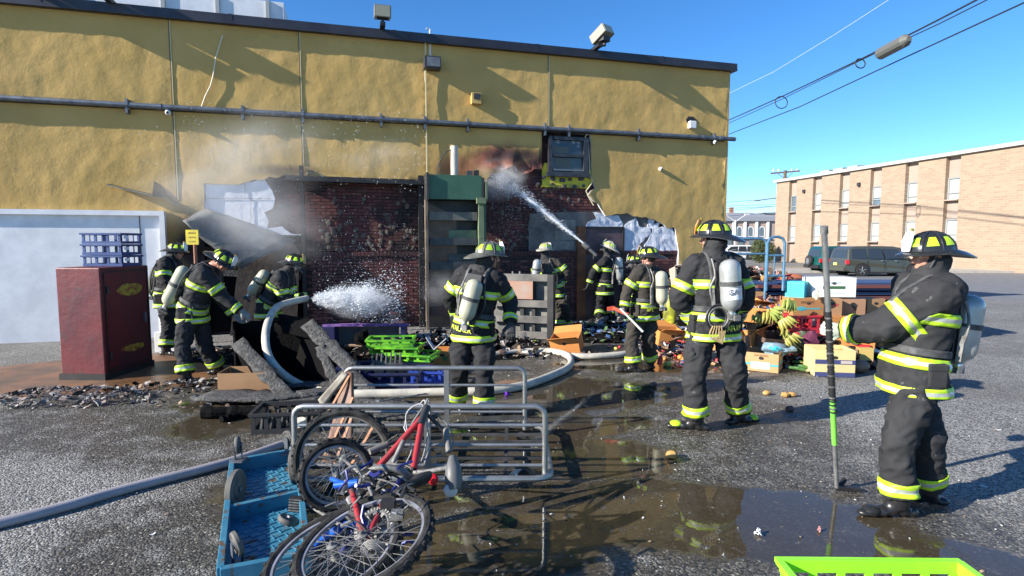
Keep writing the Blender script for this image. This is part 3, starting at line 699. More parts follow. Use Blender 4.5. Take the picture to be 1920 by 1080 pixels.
for i in (0, 2):
    q = MB(); x = (cu[i][1]+cu[i+1][0])/2; q.box((x, -.08, Ht-1.15), (.22, .2, .28), LAMPB); tbo(q, 'wall_lamp')
q = MB()
for i in range(3): q.box((2+i*1.6, 4, Ht+.6), (1.1, 1, .8), ALU)
tbo(q, 'roof_vents')
# church-like building far behind
c0 = at(1300, 455, 120); c0.z = 0
ch = thing('arched_building', 'far pale brick hall with three arched windows and a grey roof', 'building', c0, 0)
def fz(py, Y=120): return 1.8+(455-py)/1050*Y*1.0
TN2 = mat('pale_brown_brick', (.36, .27, .23), .9, var=(.6, (.30, .23, .20))); TRM = mat('pale_trim', (.62, .60, .58), .8); RFM = mat('grey_roof', (.24, .25, .28), .8)
q = MB(); q.box((9, 5, fz(414)/2), (20, 10, fz(414)), TN2); q.obj('wall', ch, world=False)
q = MB(); q.box((9, 5, fz(411)), (21, 11, .9), RFM); q.prism([(-1, 0, fz(409)), (19.5, 0, fz(409)), (14, 5, fz(397)), (1, 5, fz(397))], (0, 8, 0), RFM); q.obj('roof', ch, world=False)
q = MB(); q.box((9.8, 5, fz(393)), (.8, .8, 1.4), mat('chimney_brick', (.3, .15, .1), .9)); q.obj('chimney', ch, world=False)
q = MB()
for px in (1352, 1374.5, 1395.5, 1417, 1438): x = at(px, 455, 120).x-c0.x; q.box((x, -.15, fz(430)), (.55, .3, 4.2), TRM)
q.box((9, -.2, fz(447)), (20, .3, .35), TRM); q.obj('trim', ch, world=False)
for px in (1364, 1385, 1406, 1427):
    x = at(px, 455, 120).x-c0.x; q = MB(); zb, zt = fz(444), fz(431)
    poly = [(x-.75, -.12, zb), (x+.75, -.12, zb), (x+.75, -.12, zt)]+[(x+.75*math.cos(a), -.12, zt+.75*math.sin(a)) for a in (.5, 1, 1.57, 2.1, 2.6)]+[(x-.75, -.12, zt)]
    q.prism(poly, (0, .1, 0), TRM); wo = q.obj('window', ch, world=False)
    q = MB(); q.prism([(x+(p[0]-x)*.6, -.14, zb+(p[2]-zb)*.85+.15) for p in poly], (0, .02, 0), WGL); q.obj('pane', wo, world=False)
for px in (1366, 1388, 1410, 1432):
    x = at(px, 455, 120).x-c0.x; q = MB(); q.box((x, -.1, fz(455)), (1.3, .1, 1.1), WGL); q.obj('pane', ch, world=False)
# a dark mass of roofs beyond
for (a, b, Y, h, c, lab) in ((1430, 1500, 150, 9.5, (.30, .28, .27), 'low flat roofed block beyond the arched hall'), (1240, 1330, 160, 7, (.25, .22, .2), 'distant brown block left of the arched hall')):
    p0, p1 = at(a, 455, Y), at(b, 455, Y); t = thing('distant_block', lab, 'building', (p0.x, Y, 0)); q = MB(); q.box(((p1.x-p0.x)/2, 5, h/2), (p1.x-p0.x, 10, h), mat('block%d' % a, c, .9)); q.obj('wall', t, world=False)
    q = MB(); q.box(((p1.x-p0.x)/2, 5, h+.15), (p1.x-p0.x+.6, 10.6, .3), RFM); q.obj('roof', t, world=False)
# hedge shrub
LEAF = [mat('leaf_a', (.05, .075, .015), .7), mat('leaf_b', (.09, .10, .025), .7), mat('leaf_c', (.03, .045, .012), .7), mat('leaf_d', (.13, .10, .03), .7)]
def shrub(c, w_, h_, label, n=2600):
    q = MB(); r2 = random.Random(int(c[0]*10)); t = thing('shrub', label, 'shrub', c)
    for i in range(n):
        th = r2.uniform(0, 6.28); ph = math.acos(r2.uniform(-1, 1)); rr = r2.uniform(.8, 1.04)
        p = Vector((math.sin(ph)*math.cos(th)*w_/2*rr, math.sin(ph)*math.sin(th)*w_/2*rr, h_/2+math.cos(ph)*h_/2*rr*1.0)); p.z = max(.05, p.z*1.0)
        p.x = max(-w_*.42, min(w_*.42, p.x*1.15)); s = r2.uniform(.04, .10); a = Vector((r2.uniform(-1, 1), r2.uniform(-1, 1), r2.uniform(-1, 1))).normalized(); b = a.orthogonal().normalized(); 
        q.add([p, p+a*s, p+a*s+b*s*.6, p+b*s*.6], [(0, 1, 2, 3)], LEAF[int(2+2*noise.noise(p*2.2)+r2.uniform(-.6, .6)) % 4])
    q.obj('crown', t, world=False); q = MB(); q.ball((0, 0, h_/2), (w_*.38, w_*.38, h_*.46), LEAF[2], 12, jit=.2); q.tube([(0, 0, 0), (0, 0, h_*.5)], .08, 6, RUSTW); q.obj('stems', t, world=False)
p = at(1425, 455, 50); p.z = 0; shrub(p, 1.5, 2.15, 'clipped green shrub beside the tan building corner')
p = at(1443, 455, 53); p.z = 0; shrub(p, 1.1, 1.9, 'darker green shrub tight against the tan building corner', 1500)
# ------------------------------------------------ vehicles
TYR = mat('tyre_rubber', (.02, .02, .021), .8); RIMM = mat('alloy_rim', (.38, .38, .39), .35, .8); CGL = mat('car_glass', (.03, .035, .04), .06, 0, spec=.9)
RLT = mat('red_lamp', (.55, .02, .03), .25); CHR = mat('chrome', (.6, .6, .6), .2, .9)
def wheel(parent, c, r, w_=.22):
    q = MB(); q.lathe([(r*.62, -w_/2), (r*.93, -w_/2), (r, -w_/2+.03), (r, w_/2-.03), (r*.93, w_/2), (r*.62, w_/2)], 24, TYR, Matrix.Translation(c) @ Matrix.Rotation(R(90), 4, 'X'))
    wo = q.obj('wheel', parent, True, world=False)
    q = MB(); q.lathe([(r*.62, -w_/2+.01), (r*.64, -w_/2+.05), (r*.60, -w_/2+.10), (r*.60, w_/2-.1), (r*.62, w_/2-.01)], 20, RIMM, Matrix.Translation(c) @ Matrix.Rotation(R(90), 4, 'X'))
    for k in range(5):
        a = k*2*math.pi/5+.3
        for s in (-1, 1): q.bar(Vector(c)+Vector((0, s*(w_/2-.005), 0)), Vector(c)+Vector((math.cos(a)*r*.6, s*(w_/2+.0), math.sin(a)*r*.6)), .06, .03, CHR)
    q.obj('rim', wo, world=False)
def car(name, label, loc, rz, L_, Wd, H, paint, boxy=.5, spare=False, plate=True, stripe=None, group=None):
    t = thing(name, label, 'car', loc, rz, group); hb = H*.55; hh = H*.50; w2 = Wd/2; gr = H*.14
    # side profile, rear at x=0, front at x=L
    P = [(.02, gr+.12), (.0, H*.36), (.03*L_, hb), (.055*L_, H*.90), (.11*L_, H*.985), (.35*L_, H), (.57*L_, H*.985), (.63*L_, H*.95), (.755*L_, hb+.06), (.80*L_, hb), (.93*L_, hh), (.985*L_, H*.42), (L_, H*.30), (L_-.03, gr+.08)]
    bot = [(.92*L_, gr), (.08*L_, gr)]
    pts = P+bot; V = []
    for s in (-1, 1):
        for x, z in pts:
            k = max(0, (z-hb)/(H-hb)); ins = w2*(.19*k); fr = .10*max(0, (x/L_-.85)/.15)**2*w2+.05*max(0, (.06-x/L_)/.06)*w2
            V.append((x, s*(w2-ins-fr), z))
    n = len(pts); q = MB(); q.add(V, [tuple(range(n)), tuple(range(2*n-1, n-1, -1))]+[(i, (i+1) % n, n+(i+1) % n, n+i) for i in range(n)], paint)
    q.obj('body', t, world=False, bevel=.035)
    def side(xs, s, zoff=.0):   # point on the tilted side glass
        return [(x, s*(w2-w2*.19*max(0, (z-hb)/(H-hb))+.006), z) for x, z in xs]
    gl = [[(.075, .58), (.085, .90), (.245, .91), (.25, .58)], [(.27, .58), (.27, .915), (.425, .915), (.45, .58)], [(.465, .58), (.445, .915), (.60, .89), (.72, .60)]]
    for s in (-1, 1):
        for g in gl:
            q = MB(); q.prism(side([(a*L_, b*H) for a, b in g], s), (0, -s*.02, 0), CGL); q.obj('side_window', t, world=False)
    q = MB(); q.prism([(.032*L_-.012, -w2*.78, H*.60), (.032*L_-.012, w2*.78, H*.60), (.053*L_-.012, w2*.70, H*.88), (.053*L_-.012, -w2*.70, H*.88)], (.02, 0, 0), CGL); q.obj('rear_window', t, world=False)
    q = MB(); q.prism([(.65*L_+.02, -w2*.72, H*.935), (.65*L_+.02, w2*.72, H*.935), (.75*L_+.03, w2*.84, H*.61), (.75*L_+.03, -w2*.84, H*.61)], (0.0, 0, .02), CGL); q.obj('windscreen', t, world=False)
    wr = H*.20
    for x in (.20*L_, .80*L_):
        for s in (-1, 1):
            q = MB(); q.lathe([(wr*1.22, -.02), (wr*1.22, .02)], 20, BLK, Matrix.Translation((x, s*(w2-.018), wr)) @ Matrix.Rotation(R(90), 4, 'X')); q.obj('wheel_arch', t, world=False)
            wheel(t, (x, s*(w2-.09), wr), wr)
    for s in (-1, 1):
        q = MB(); q.box((.03*L_, s*(w2-.055), H*.47), (.16, .12, H*.14), RLT); q.obj('tail_light', t, world=False)
        q = MB(); q.box((.975*L_, s*(w2-.22), H*.40), (.10, .28, H*.09), CHR); q.obj('headlight', t, world=False)
        q = MB(); q.ball((.70*L_, s*(w2+.07), H*.62), (.05, .09, .07), paint, 8); q.obj('wing_mirror', t, world=False)
        for x in (.44, .60): q = MB(); q.box((x*L_-.1, s*(w2+.012), H*.52), (.13, .03, .03), CHR); q.obj('door_handle', t, world=False)
        for x in (.26, .455, .66): q = MB(); q.box((x*L_, s*(w2-.003), H*.38), (.010, .012, H*.34), BLK); q.obj('door_gap', t, world=False)
    q = MB(); q.box((.0, 0, gr+.16), (.16, Wd*.96, .20), paint if not spare else BLK); q.obj('bumper', t, world=False, bevel=.02); q = MB(); q.box((.985*L_, 0, gr+.14), (.18, Wd*.92, .2), BLK); q.obj('bumper', t, world=False, bevel=.02)
    q = MB(); q.box((.5*L_, 0, gr*.9), (L_*.55, Wd*.97, .06), BLK); q.obj('sill', t, world=False)
    if plate: q = MB(); q.box((-.03, 0, H*.40), (.02, .32, .13), mat('yellow_plate', (.75, .70, .15), .5)); q.obj('number_plate', t, world=False)
    if spare:
        c = Vector((-.10, .12, H*.44)); q = MB(); q.lathe([(.14, -.1), (.30, -.1), (.335, -.05), (.335, .05), (.30, .1), (.14, .1)], 22, TYR, Matrix.Translation(c) @ Matrix.Rotation(R(90), 4, 'Y')); wo = q.obj('spare_wheel', t, True, world=False)
        q = MB(); q.lathe([(.18, -.105), (.19, 0)], 16, CHR, Matrix.Translation(c) @ Matrix.Rotation(R(90), 4, 'Y')); q.obj('rim', wo, world=False)
    if stripe:
        q = MB(); q.box((L_*.5, -w2-.004, H*.36), (L_*.9, .01, .10), stripe); q.obj('side_stripe', t, world=False)
    return t
OLV = mat('olive_car_paint', (.085, .085, .062), .32, .35, coat=.6); GRN = mat('dark_teal_car_paint', (.01, .10, .085), .3, .3, coat=.6); WHP = mat('white_car_paint', (.7, .7, .7), .35, coat=.5)
car('parked_car', 'olive grey four wheel drive parked nearest, by the tan building', (.578*30.6, 30.6, .005), 0, 4.6, 1.75, 1.62, OLV)
car('parked_car', 'dark green four wheel drive with a spare wheel on its tail', (.535*33.6, 33.6, .005), 0, 3.9, 1.7, 1.60, GRN, spare=True)
pw = at(1415, 455, 60); car('parked_car', 'white car with red side stripe beyond the road, left of the shrub', (pw.x, 60, 0), R(184), 4.9, 1.85, 1.55, WHP, stripe=mat('red_stripe', (.5, .03, .03), .5))
pw = at(1378, 455, 66); car('parked_car', 'pale blue car half hidden behind the white striped car', (pw.x, 66, 0), R(184), 4.6, 1.8, 1.35, mat('pale_blue_paint', (.35, .45, .55), .3, coat=.5))
# ------------------------------------------------ poles, lamps, overhead wires
WOODP = mat('pole_timber', (.12, .085, .06), .9, bump=(20, .5, .01))
p = at(1467, 455, 78); t = thing('utility_pole', 'wooden utility pole with cross arm rising behind the tan building', 'pole', (p.x, 78, 0))
q = MB(); q.tube([(0, 0, 0), (0, 0, 11.7)], [.26, .2], 10, WOODP); q.obj('pole', t, world=False)
q = MB(); q.bar((-1.9, .2, 11.3), (1.9, -.2, 11.6), .16, .2, WOODP); q.bar((-1.0, 0, 11.3), (0, 0, 10.5), .06, .06, WOODP); q.bar((1.0, 0, 11.3), (0, 0, 10.5), .06, .06, WOODP); q.obj('cross_arm', t, world=False)
for x in (-1.6, -.9, .9, 1.6): q = MB(); q.lathe([(.05, 11.5), (.12, 11.6), (.12, 11.8), (.05, 11.9)], 8, TRM, Matrix.Translation((x, 0, 0))); q.obj('insulator', t, world=False)
p = at(1378, 455, 80); t = thing('street_lamp', 'pale double armed lamp post in front of the arched hall', 'street lamp', (p.x, 80, 0))
q = MB(); q.tube([(0, 0, 0), (0, 0, 5.0)], .1, 8, TRM); q.obj('post', t, world=False)
for s in (-1, 1): q = MB(); q.tube([(0, 0, 4.7), (s*.6, 0, 5.2), (s*1.4, 0, 5.7)], .06, 6, TRM); q.box((s*1.6, 0, 5.8), (.7, .3, .12), TRM); q.obj('arm', t, world=False)
p = at(1450, 455, 62); t = thing('street_lamp', 'street light arm reaching left above the arched hall roof', 'street lamp', (p.x+1.5, 62, 0))
q = MB(); q.tube([(0, 0, 0), (0, 0, 6.2), (-.6, 0, 6.8), (-3.2, 0, 6.45)], .07, 8, ALU); q.obj('post', t, world=False); q = MB(); q.ball((-3.5, 0, 6.42), (.45, .15, .10), ALU, 10); q.obj('lamp_head', t, world=False)
CBL = mat('black_cable', (.012, .012, .013), .6)
def cable(pts, r, label, m=CBL, sag=.0):
    P = [at(*a) for a in pts]; out = []
    for i in range(len(P)-1):
        for k in range(14): t_ = k/14; out.append(P[i].lerp(P[i+1], t_)-Vector((0, 0, sag*4*t_*(1-t_))))
    q = MB(); q.tube(out+[P[-1]], r, 6, m); o = q.obj('overhead_cable'); c = out[0].copy(); origin(o, c); return tag(o, label, 'cable', 'overhead cables in the sky')
cable([(1340, 237, 44), (1466, 181, 34), (1620, 108, 26), (1760, 37, 21), (2300, -245, 13)], .032, 'thick black overhead cable bundle with two coiled loops', sag=.0)
cable([(1340, 243, 44), (1466, 186, 34), (1620, 110, 26), (1760, 45, 21), (2300, -225, 13)], .02, 'thin black line running just under the coiled cable bundle')
cable([(1340, 262, 44), (1500, 200, 33), (1690, 111, 24), (1920, 5, 18), (2400, -215, 12)], .026, 'lowest single black cable in the sky, right of the store', sag=.0)
cable([(1340, 188, 60), (1450, 135, 50), (1560, 68, 42), (1700, -22, 34), (2200, -340, 20)], .014, 'thin pale wire highest in the sky', mat('pale_wire', (.55, .58, .62), .5))
for k, (a, b) in enumerate(((381, 371), (387, 383), (392, 386), (398, 385), (407, 397))): cable([(1340, a, 85), (1470, b, 80)], .03, ['uppermost', 'second', 'third', 'fourth', 'lowest'][k]+' thin dark wire low in the sky before the far roofs')
for (px, py, Y, r) in ((1465, 192, 34, .36), (1613, 119, 26, .22)):
    c = at(px, py, Y); q = MB(); q.tube([c+Vector((math.cos(a)*r, .05*math.sin(a), math.sin(a)*r)) for a in [k*6.283/20 for k in range(20)]], .028, 6, CBL, closed=True)
    o = q.obj('cable_loop'); origin(o, c); tag(o, ('larger' if r > .3 else 'smaller')+' coil of cable hung from the overhead bundle', 'cable loop')
a, b = at(1645, 104, 24.5), at(1705, 72, 22.5); q = MB(); q.tube([a, a.lerp(b, .12), a.lerp(b, .88), b], [.1, .25, .25, .1], 12, mat('splice_case', (.10, .10, .09), .6)); o = q.obj('splice_case'); origin(o, a); tag(o, 'grey splice case slung under the cables at the right', 'cable case')
# ================================================================ GREEN COMPACTOR TOWER
GPT = mat('dark_green_paint', (.035, .095, .055), .5, .1, var=(2.5, (.05, .125, .075)), bump=(8, .15, .004), stain=(6, (.07, .06, .045), .66))
LGP = mat('faded_green_post', (.16, .21, .11), .6, var=(4, (.10, .13, .08)), stain=(5, (.09, .06, .04), .6))
DKS = mat('sooty_steel', (.03, .031, .032), .55, .4, var=(4, (.055, .052, .05)), bump=(14, .3, .006))
TNB = mat('tan_grey_rail', (.19, .17, .13), .6, .2, var=(5, (.10, .095, .085)))
GRB = mat('grey_rail', (.085, .085, .085), .5, .3, var=(5, (.05, .05, .05)))
RSB = mat('rusty_rail', (.17, .075, .05), .7, .2, var=(5, (.08, .06, .05)))
def wx(px, off): return W(px, 500, off)[0]
def wz(px, py, off): return W(px, py, off)[1]
tw = thing('compactor_tower', 'tall green steel hopper tower with barred back against the burnt wall', 'machine', WO, WA); O_ = .62
a, b = wx(805, O_), wx(904, O_); zt, zb = wz(855, 328, O_), wz(855, 374, O_)
q = MB(); q.box(((a+b)/2, -O_+.25, (zt+zb)/2), (b-a, .5, zt-zb), GPT); q.box((a-.02, -O_+.23, (zt+zb)/2), (.05, .58, zt-zb+.06), DKS); q.box((b+.03, -O_+.25, (zt+zb)/2-.02), (.05, .5, (zt-zb)*.95), DKS)
q.box((b-.02, -O_-.03, zb-.02), (.20, .08, .12), LGP); q.box((b+.10, -O_+.1, zb+.18), (.05, .2, .4), LGP); sl(q, 'hopper_box', tw, bevel=.006)
lx = a+.02; rx = b-.02; z3 = zb-.01
q = MB(); q.box((lx-.06, -O_+.1, z3/2), (.05, .2, z3), mat('pale_channel', (.22, .17, .12), .6, .2, var=(3, (.09, .07, .06)))); q.box((rx+.01, -O_+.06, z3/2), (.11, .12, z3), LGP); q.box((rx+.10, -O_+.2, z3/2), (.06, .25, z3), GPT); sl(q, 'uprights', tw)
q = MB(); q.box(((lx+rx)/2, -O_+.32, z3/2), (rx-lx, .03, z3), DKS); sl(q, 'back_plate', tw)
for (y0, y1, m, x0) in ((397, 413, TNB, 0), (431, 446, LGP, .38), (446, 460, GRB, 0), (477, 491, GRB, .38), (491, 507, GRB, 0), (536, 552, RSB, 0), (576, 592, RSB, 0)):
    za, zc = wz(855, y1, O_), wz(855, y0, O_); xa = lx+(rx-lx)*x0
    q = MB(); q.box(((xa+rx-.06)/2, -O_+(.14 if x0 == 0 else .22), (za+zc)/2), (rx-.06-xa, .12, zc-za), m); sl(q, 'rail', tw, bevel=.005)
q = MB(); s, z = W(852, 327, .4); q.tube([(s, -.4, z-.02), (s, -.4, wz(852, 274, .4))], .078, 16, mat('white_cylinder', (.62, .58, .50), .45, var=(3, (.33, .27, .24)))); sl(q, 'exhaust_stack', tw, smooth=True)
q = MB(); q.tube([WL(x, y, .42) for x, y in ((820, 327), (822, 310), (828, 294), (836, 285), (846, 281))], .012, 6, GRB); sl(q, 'cable', tw); q = MB(); q.box(Vector(WL(880, 325, .45)), (.12, .1, .1), GRB); sl(q, 'motor', tw); q = MB(); q.box(Vector(WL(893, 325, .45)), (.10, .1, .12), DKS); sl(q, 'motor', tw)
# loading grate standing in front
gt = [at(918, 506, 10.55), at(1040, 514, 10.15)]; gt0 = G(1040, 641); yaw = math.atan2(gt[1].y-gt[0].y, gt[1].x-gt[0].x)
gw = (gt[1]-gt[0]).length; gh = gt[1].z; org = Vector((gt[1].x, gt[1].y, 0))
gr_ = thing('steel_grate', 'soot grey barred steel door standing open beside the tower', 'steel door', org, yaw)
WG = mat('weathered_steel', (.20, .185, .165), .6, .3, var=(3, (.09, .085, .08)), bump=(12, .3, .006), stain=(7, (.17, .09, .055), .66))
q = MB(); q.box((-.06, 0, gh/2-.01), (.12, .16, gh), DKS); q.obj('end_post', gr_, world=False, bevel=.006)
for z in (.10, .39, .68, gh-.07): q = MB(); q.box((-gw/2-.05, -.04, z), (gw-.13, .06, .13), WG); q.obj('cross_bar', gr_, world=False, bevel=.004)
for x in (-.40, -.62, -.90): q = MB(); q.box((x, .02, gh/2-.02), (.07, .05, gh-.1), DKS); q.obj('upright_bar', gr_, world=False)
q = MB(); q.box((-gw/2-.02, .09, gh/2), (gw-.16, .02, gh-.12), mat('rust_back_sheet', (.22, .21, .18), .7, .1, var=(2.5, (.10, .10, .09)))); q.obj('back_sheet', gr_, world=False)
q = MB(); q.box((-.75, -.075, gh-.30), (.72, .012, .33), mat('rust_patched_plate', (.30, .25, .21), .6, .1, var=(2.2, (.36, .15, .08)))); q.obj('plate', gr_, world=False)
for x in (-.66, -.80): q = MB(); q.tube([(x, 0, gh-.02), (x, 0, gh+.04)], .02, 8, GALV); q.obj('bolt', gr_, world=False)
# yellow notice on a post
p = at(360, 432, 9.9); t = thing('warning_sign', 'yellow notice with three dark lines on a brown post', 'sign', (p.x, p.y, 0))
YS = mat('yellow_sign', (.62, .50, .02), .5, var=(6, (.45, .36, .03)))
q = MB(); q.box((0, 0, p.z-.12), (.22, .02, .26), YS); q.obj('panel', t, world=False); q = MB(); q.tube([(.03, .02, 0), (.03, .02, p.z-.2)], .03, 8, mat('rust_post', (.28, .11, .06), .7)); q.obj('post', t, world=False)
for k in range(3): q = MB(); q.box((0, -.0115, p.z-.045-k*.075), (.13-.01*k, .003, .028), mat('faded_print', (.10, .08, .02), .7, var=(40, (.40, .32, .03)))); q.obj('printed_line', t, world=False)
# red machine with blue crates on it (left edge)
p0 = G(283, 684); p0 = p0-Vector((0, .92, 0)); t = thing('red_cabinet', 'dark red steel cabinet with worn yellow patches, blue crates on top', 'cabinet', (p0.x, p0.y, 0), R(-3))
RED = mat('dark_red_paint', (.13, .012, .016), .5, .1, var=(2, (.07, .012, .018)), bump=(4, .5, .02), stain=(8, (.06, .03, .022), .60)); hc = at(283, 497, p0.y+.9).z
q = MB(); q.box((-.3, .45, hc/2), (.6, .9, hc), RED); q.obj('body', t, world=False, bevel=.015)
q = MB(); q.box((-.3, .44, .04), (.63, .94, .08), BLK); q.obj('plinth', t, world=False)
for z_ in (.12, hc-.06): q = MB(); q.box((.004, .46, z_), (.012, .84, .02), BLK); q.obj('door_seam', t, world=False)
for y_ in (.06, .86): q = MB(); q.box((.004, y_, hc/2), (.012, .015, hc-.16), BLK); q.obj('door_seam', t, world=False)
for z_ in (.3, hc-.3): q = MB(); q.tube([(.015, .10, z_-.05), (.015, .10, z_+.05)], .014, 8, DKS); q.obj('hinge', t, world=False)
q = MB(); q.box((.02, .76, hc*.5), (.03, .03, .14), GALV); q.obj('handle', t, world=False)
YM = mat('worn_yellow_print', (.40, .33, .02), .6, var=(14, (.20, .03, .02)))
for (z_, w_, h_) in ((hc-.32, .22, .08), (.34, .20, .05)): q = MB(); q.ball((.004, .52, z_), (.003, w_, h_), YM, 18, jit=.35, seed=w_*9); q.obj('worn_print', t, world=False)
BCR = mat('blue_crate_plastic', (.025, .06, .20), .4, var=(4, (.02, .04, .14)))
def crate(name, label, loc, rz, L_, D_, H, m, group=None, slots=4, tilt=None, cat='crate'):
    t = thing(name, label, cat, loc, rz, group)
    if tilt: t.rotation_euler = tilt+(rz,) if len(tilt) == 2 else tilt
    th = .014
    q = MB(); q.box((0, 0, .01), (L_-.02, D_-.02, .016), m)
    for s in (-1, 1):
        for (w0, w1, ax) in ((L_, D_, 0), (D_, L_, 1)):
            def bb(u, z, du, dz):
                c = (u, s*(w1/2-th/2), z) if ax == 0 else (s*(w1/2-th/2), u, z)
                sz = (du, th, dz) if ax == 0 else (th, du-2*th, dz)
                q.box(c, sz, m)
            bb(0, H*.12, w0, H*.24); bb(0, H*.90, w0, H*.20); n = slots+1
            for k in range(n): u = -w0/2+w0*(k+.5)/n*1.0; bb((k/(n-1)-.5)*(w0-.05), H*.52, .035, H*.56)
    q.obj('shell', t, world=False)
    q = MB(); q.box((0, -D_/2-.008, H-.012), (L_+.03, .022, .024), m); q.box((0, D_/2+.008, H-.012), (L_+.03, .022, .024), m); q.box((-L_/2-.008, 0, H-.012), (.022, D_-.01, .024), m); q.box((L_/2+.008, 0, H-.012), (.022, D_-.01, .024), m); q.obj('rim', t, world=False)
    return t
for k in range(3):
    lab = ['lowest blue crate stacked on the red cabinet', 'middle blue crate stacked on the red cabinet', 'top blue crate stacked on the red cabinet'][k]
    cr = crate('blue_crate', lab, (p0.x-.26, p0.y+.62, hc+.003+k*.153), R(-3), .56, .38, .148, BCR, 'blue crates on the red cabinet', 3)
    q = MB(); q.box((.287, -.10, .09), (.006, .08, .04), WHT); q.obj('label', cr, world=False)
p1 = G(303, 664); t = thing('white_post', 'white square bollard box beside the red cabinet', 'bollard', (p1.x, p1.y+.3, 0)); q = MB(); q.box((0, 0, .48), (.26, .26, .96), WHT); q.obj('column', t, world=False, bevel=.01); q = MB(); q.box((-.02, -.02, .17), (.33, .33, .34), mat('grey_white', (.5, .5, .5), .7)); q.obj('base', t, world=False, bevel=.01)
# ================================================================ PLATFORM CART (galvanised, two side panels)
GZ = mat('worn_galvanised', (.33, .34, .34), .42, .75, var=(6, (.24, .24, .235)), bump=(25, .3, .004), stain=(9, (.14, .09, .06), .68))
GZD = mat('dirty_steel', (.10, .10, .10), .5, .5, var=(6, (.05, .05, .05)))
cart = thing('platform_cart', 'long galvanised trolley with two low rail sides beside the bicycles', 'cart', (-.65, 4.55, 0))
def rounded(x0, x1, z0, z1, y, r=.07):
    P = [(x0, y, z0), (x0, y, z1-r)]
    P += [(x0+r-r*math.cos(a), y, z1-r+r*math.sin(a)) for a in (.5, 1.0)]+[(x0+r, y, z1), (x1-r, y, z1)]
    P += [(x1-r+r*math.sin(a), y, z1-r+r*math.cos(a)) for a in (.5, 1.0)]+[(x1, y, z1-r), (x1, y, z0)]; return P
def px_at(px, Y, py=800): return at(px, py, Y).x
for (nm, Y, xl, xr, zt_, rails) in (('front', 3.98, px_at(552, 3.98), px_at(1022, 3.98), at(900, 762, 3.98).z, (797, 834, 872)), ('rear', 5.05, px_at(650, 5.05), px_at(984, 5.05), at(900, 690, 5.05).z, (722, 772))):
    q = MB(); q.tube(rounded(xl, xr, .08, zt_, Y), .021, 10, GZ); q.obj('side_frame', cart, True)
    for py in rails: z = at(900, py, Y).z; q = MB(); q.tube([(xl, Y, z), (xr, Y, z)], .012, 8, GZ); q.obj('rail', cart, True)
    for px in ((838,) if nm == 'rear' else (835,)):
        x = px_at(px, 5.05)+(0 if nm == 'rear' else .0); q = MB(); q.box((x, Y, .08+(zt_-.08)/2), (.045, .03, zt_-.10), GZ); q.obj('stile', cart)
xL, xR = px_at(560, 3.98), px_at(1034, 3.98)
P = []
def arc(cx, cy, a0, r=.12): return [(cx+r*math.cos(a0+k*math.pi/8), cy+r*math.sin(a0+k*math.pi/8), .10) for k in range(5)]
P = arc(xR-.12, 3.92+.12, -math.pi/2)+arc(xR-.12, 5.10-.12, 0)+arc(xL+.12, 5.10-.12, math.pi/2)+arc(xL+.12, 3.92+.12, math.pi)
q = MB(); q.tube(P, .024, 8, GZ, closed=True); q.obj('base_frame', cart, True)
for y in (4.12, 4.30, 4.48, 4.66, 4.84): q = MB(); q.bar((xL, y, .105), (xR-.02, y, .105), .03, .02, GZD); q.obj('deck_slat', cart)
for x in (-1.2, -.6, -.05): q = MB(); q.bar((x, 3.95, .085), (x, 5.08, .085), .03, .02, GZD); q.obj('cross_bar', cart)
q = MB(); x = px_at(900, 4.4); q.bar((px_at(875, 5.05), 5.05, at(875, 786, 5.05).z), (px_at(985, 5.05), 5.05, at(985, 782, 5.05).z), .04, .035, GZD); q.obj('lower_rail', cart)
for (x, y) in ((xL+.2, 4.1), (xL+.2, 4.95), (xR-.2, 4.1), (xR-.2, 4.95)): q = MB(); q.lathe([(.012, -.018), (.042, -.018), (.045, 0), (.042, .018), (.012, .018)], 14, TYR, Matrix.Translation((x, y, .046)) @ Matrix.Rotation(R(90), 4, 'X')); q.obj('castor', cart, True)
# ------------------------------------------------ blue dolly lying upside down
BLU = mat('blue_dolly_paint', (.03, .17, .27), .5, .2, var=(7, (.06, .22, .32)), bump=(40, .25, .003), stain=(9, (.11, .07, .045), .56))
bd = thing('blue_dolly', 'blue steel platform dolly upside down with its wheels in the air', 'dolly', G(500, 960), 0)
c1, c2, c3, c4 = G(436, 880, .16), G(556, 858, .16), G(578, 1060, .16), G(414, 1092, .16)
def bil(u, v, z=0): return (c1.lerp(c2, u)).lerp(c4.lerp(c3, u), v)+Vector((0, 0, z))
q = MB(); q.prism([bil(0, 0, -.02), bil(1, 0, -.02), bil(1, 1, -.02), bil(0, 1, -.02)], (0, 0, -.012), BLU)
for i in range(9):
    for j in range(26):
        u, v = .10+.8*(i+.5)/9, .02+.96*(j+.5)/26; d = Vector((.018*(1 if (i+j) % 2 else -1), .018, 0)); q.bar(bil(u, v, -.018)-d, bil(u, v, -.018)+d, .006, .006, BLU)
q.obj('deck', bd)
for (a, b) in (((0, 0), (1, 0)), ((1, 0), (1, 1)), ((1, 1), (0, 1)), ((0, 1), (0, 0))): q = MB(); q.bar(bil(*a, .02), bil(*b, .02), .035, .11, BLU); q.obj('rim', bd, bevel=.004)
q = MB(); q.bar(bil(0, .52, .02), bil(1, .49, .02), .035, .09, BLU); q.obj('cross_member', bd)
RB = mat('grey_rubber_wheel', (.13, .125, .11), .7, var=(8, (.07, .065, .06)))
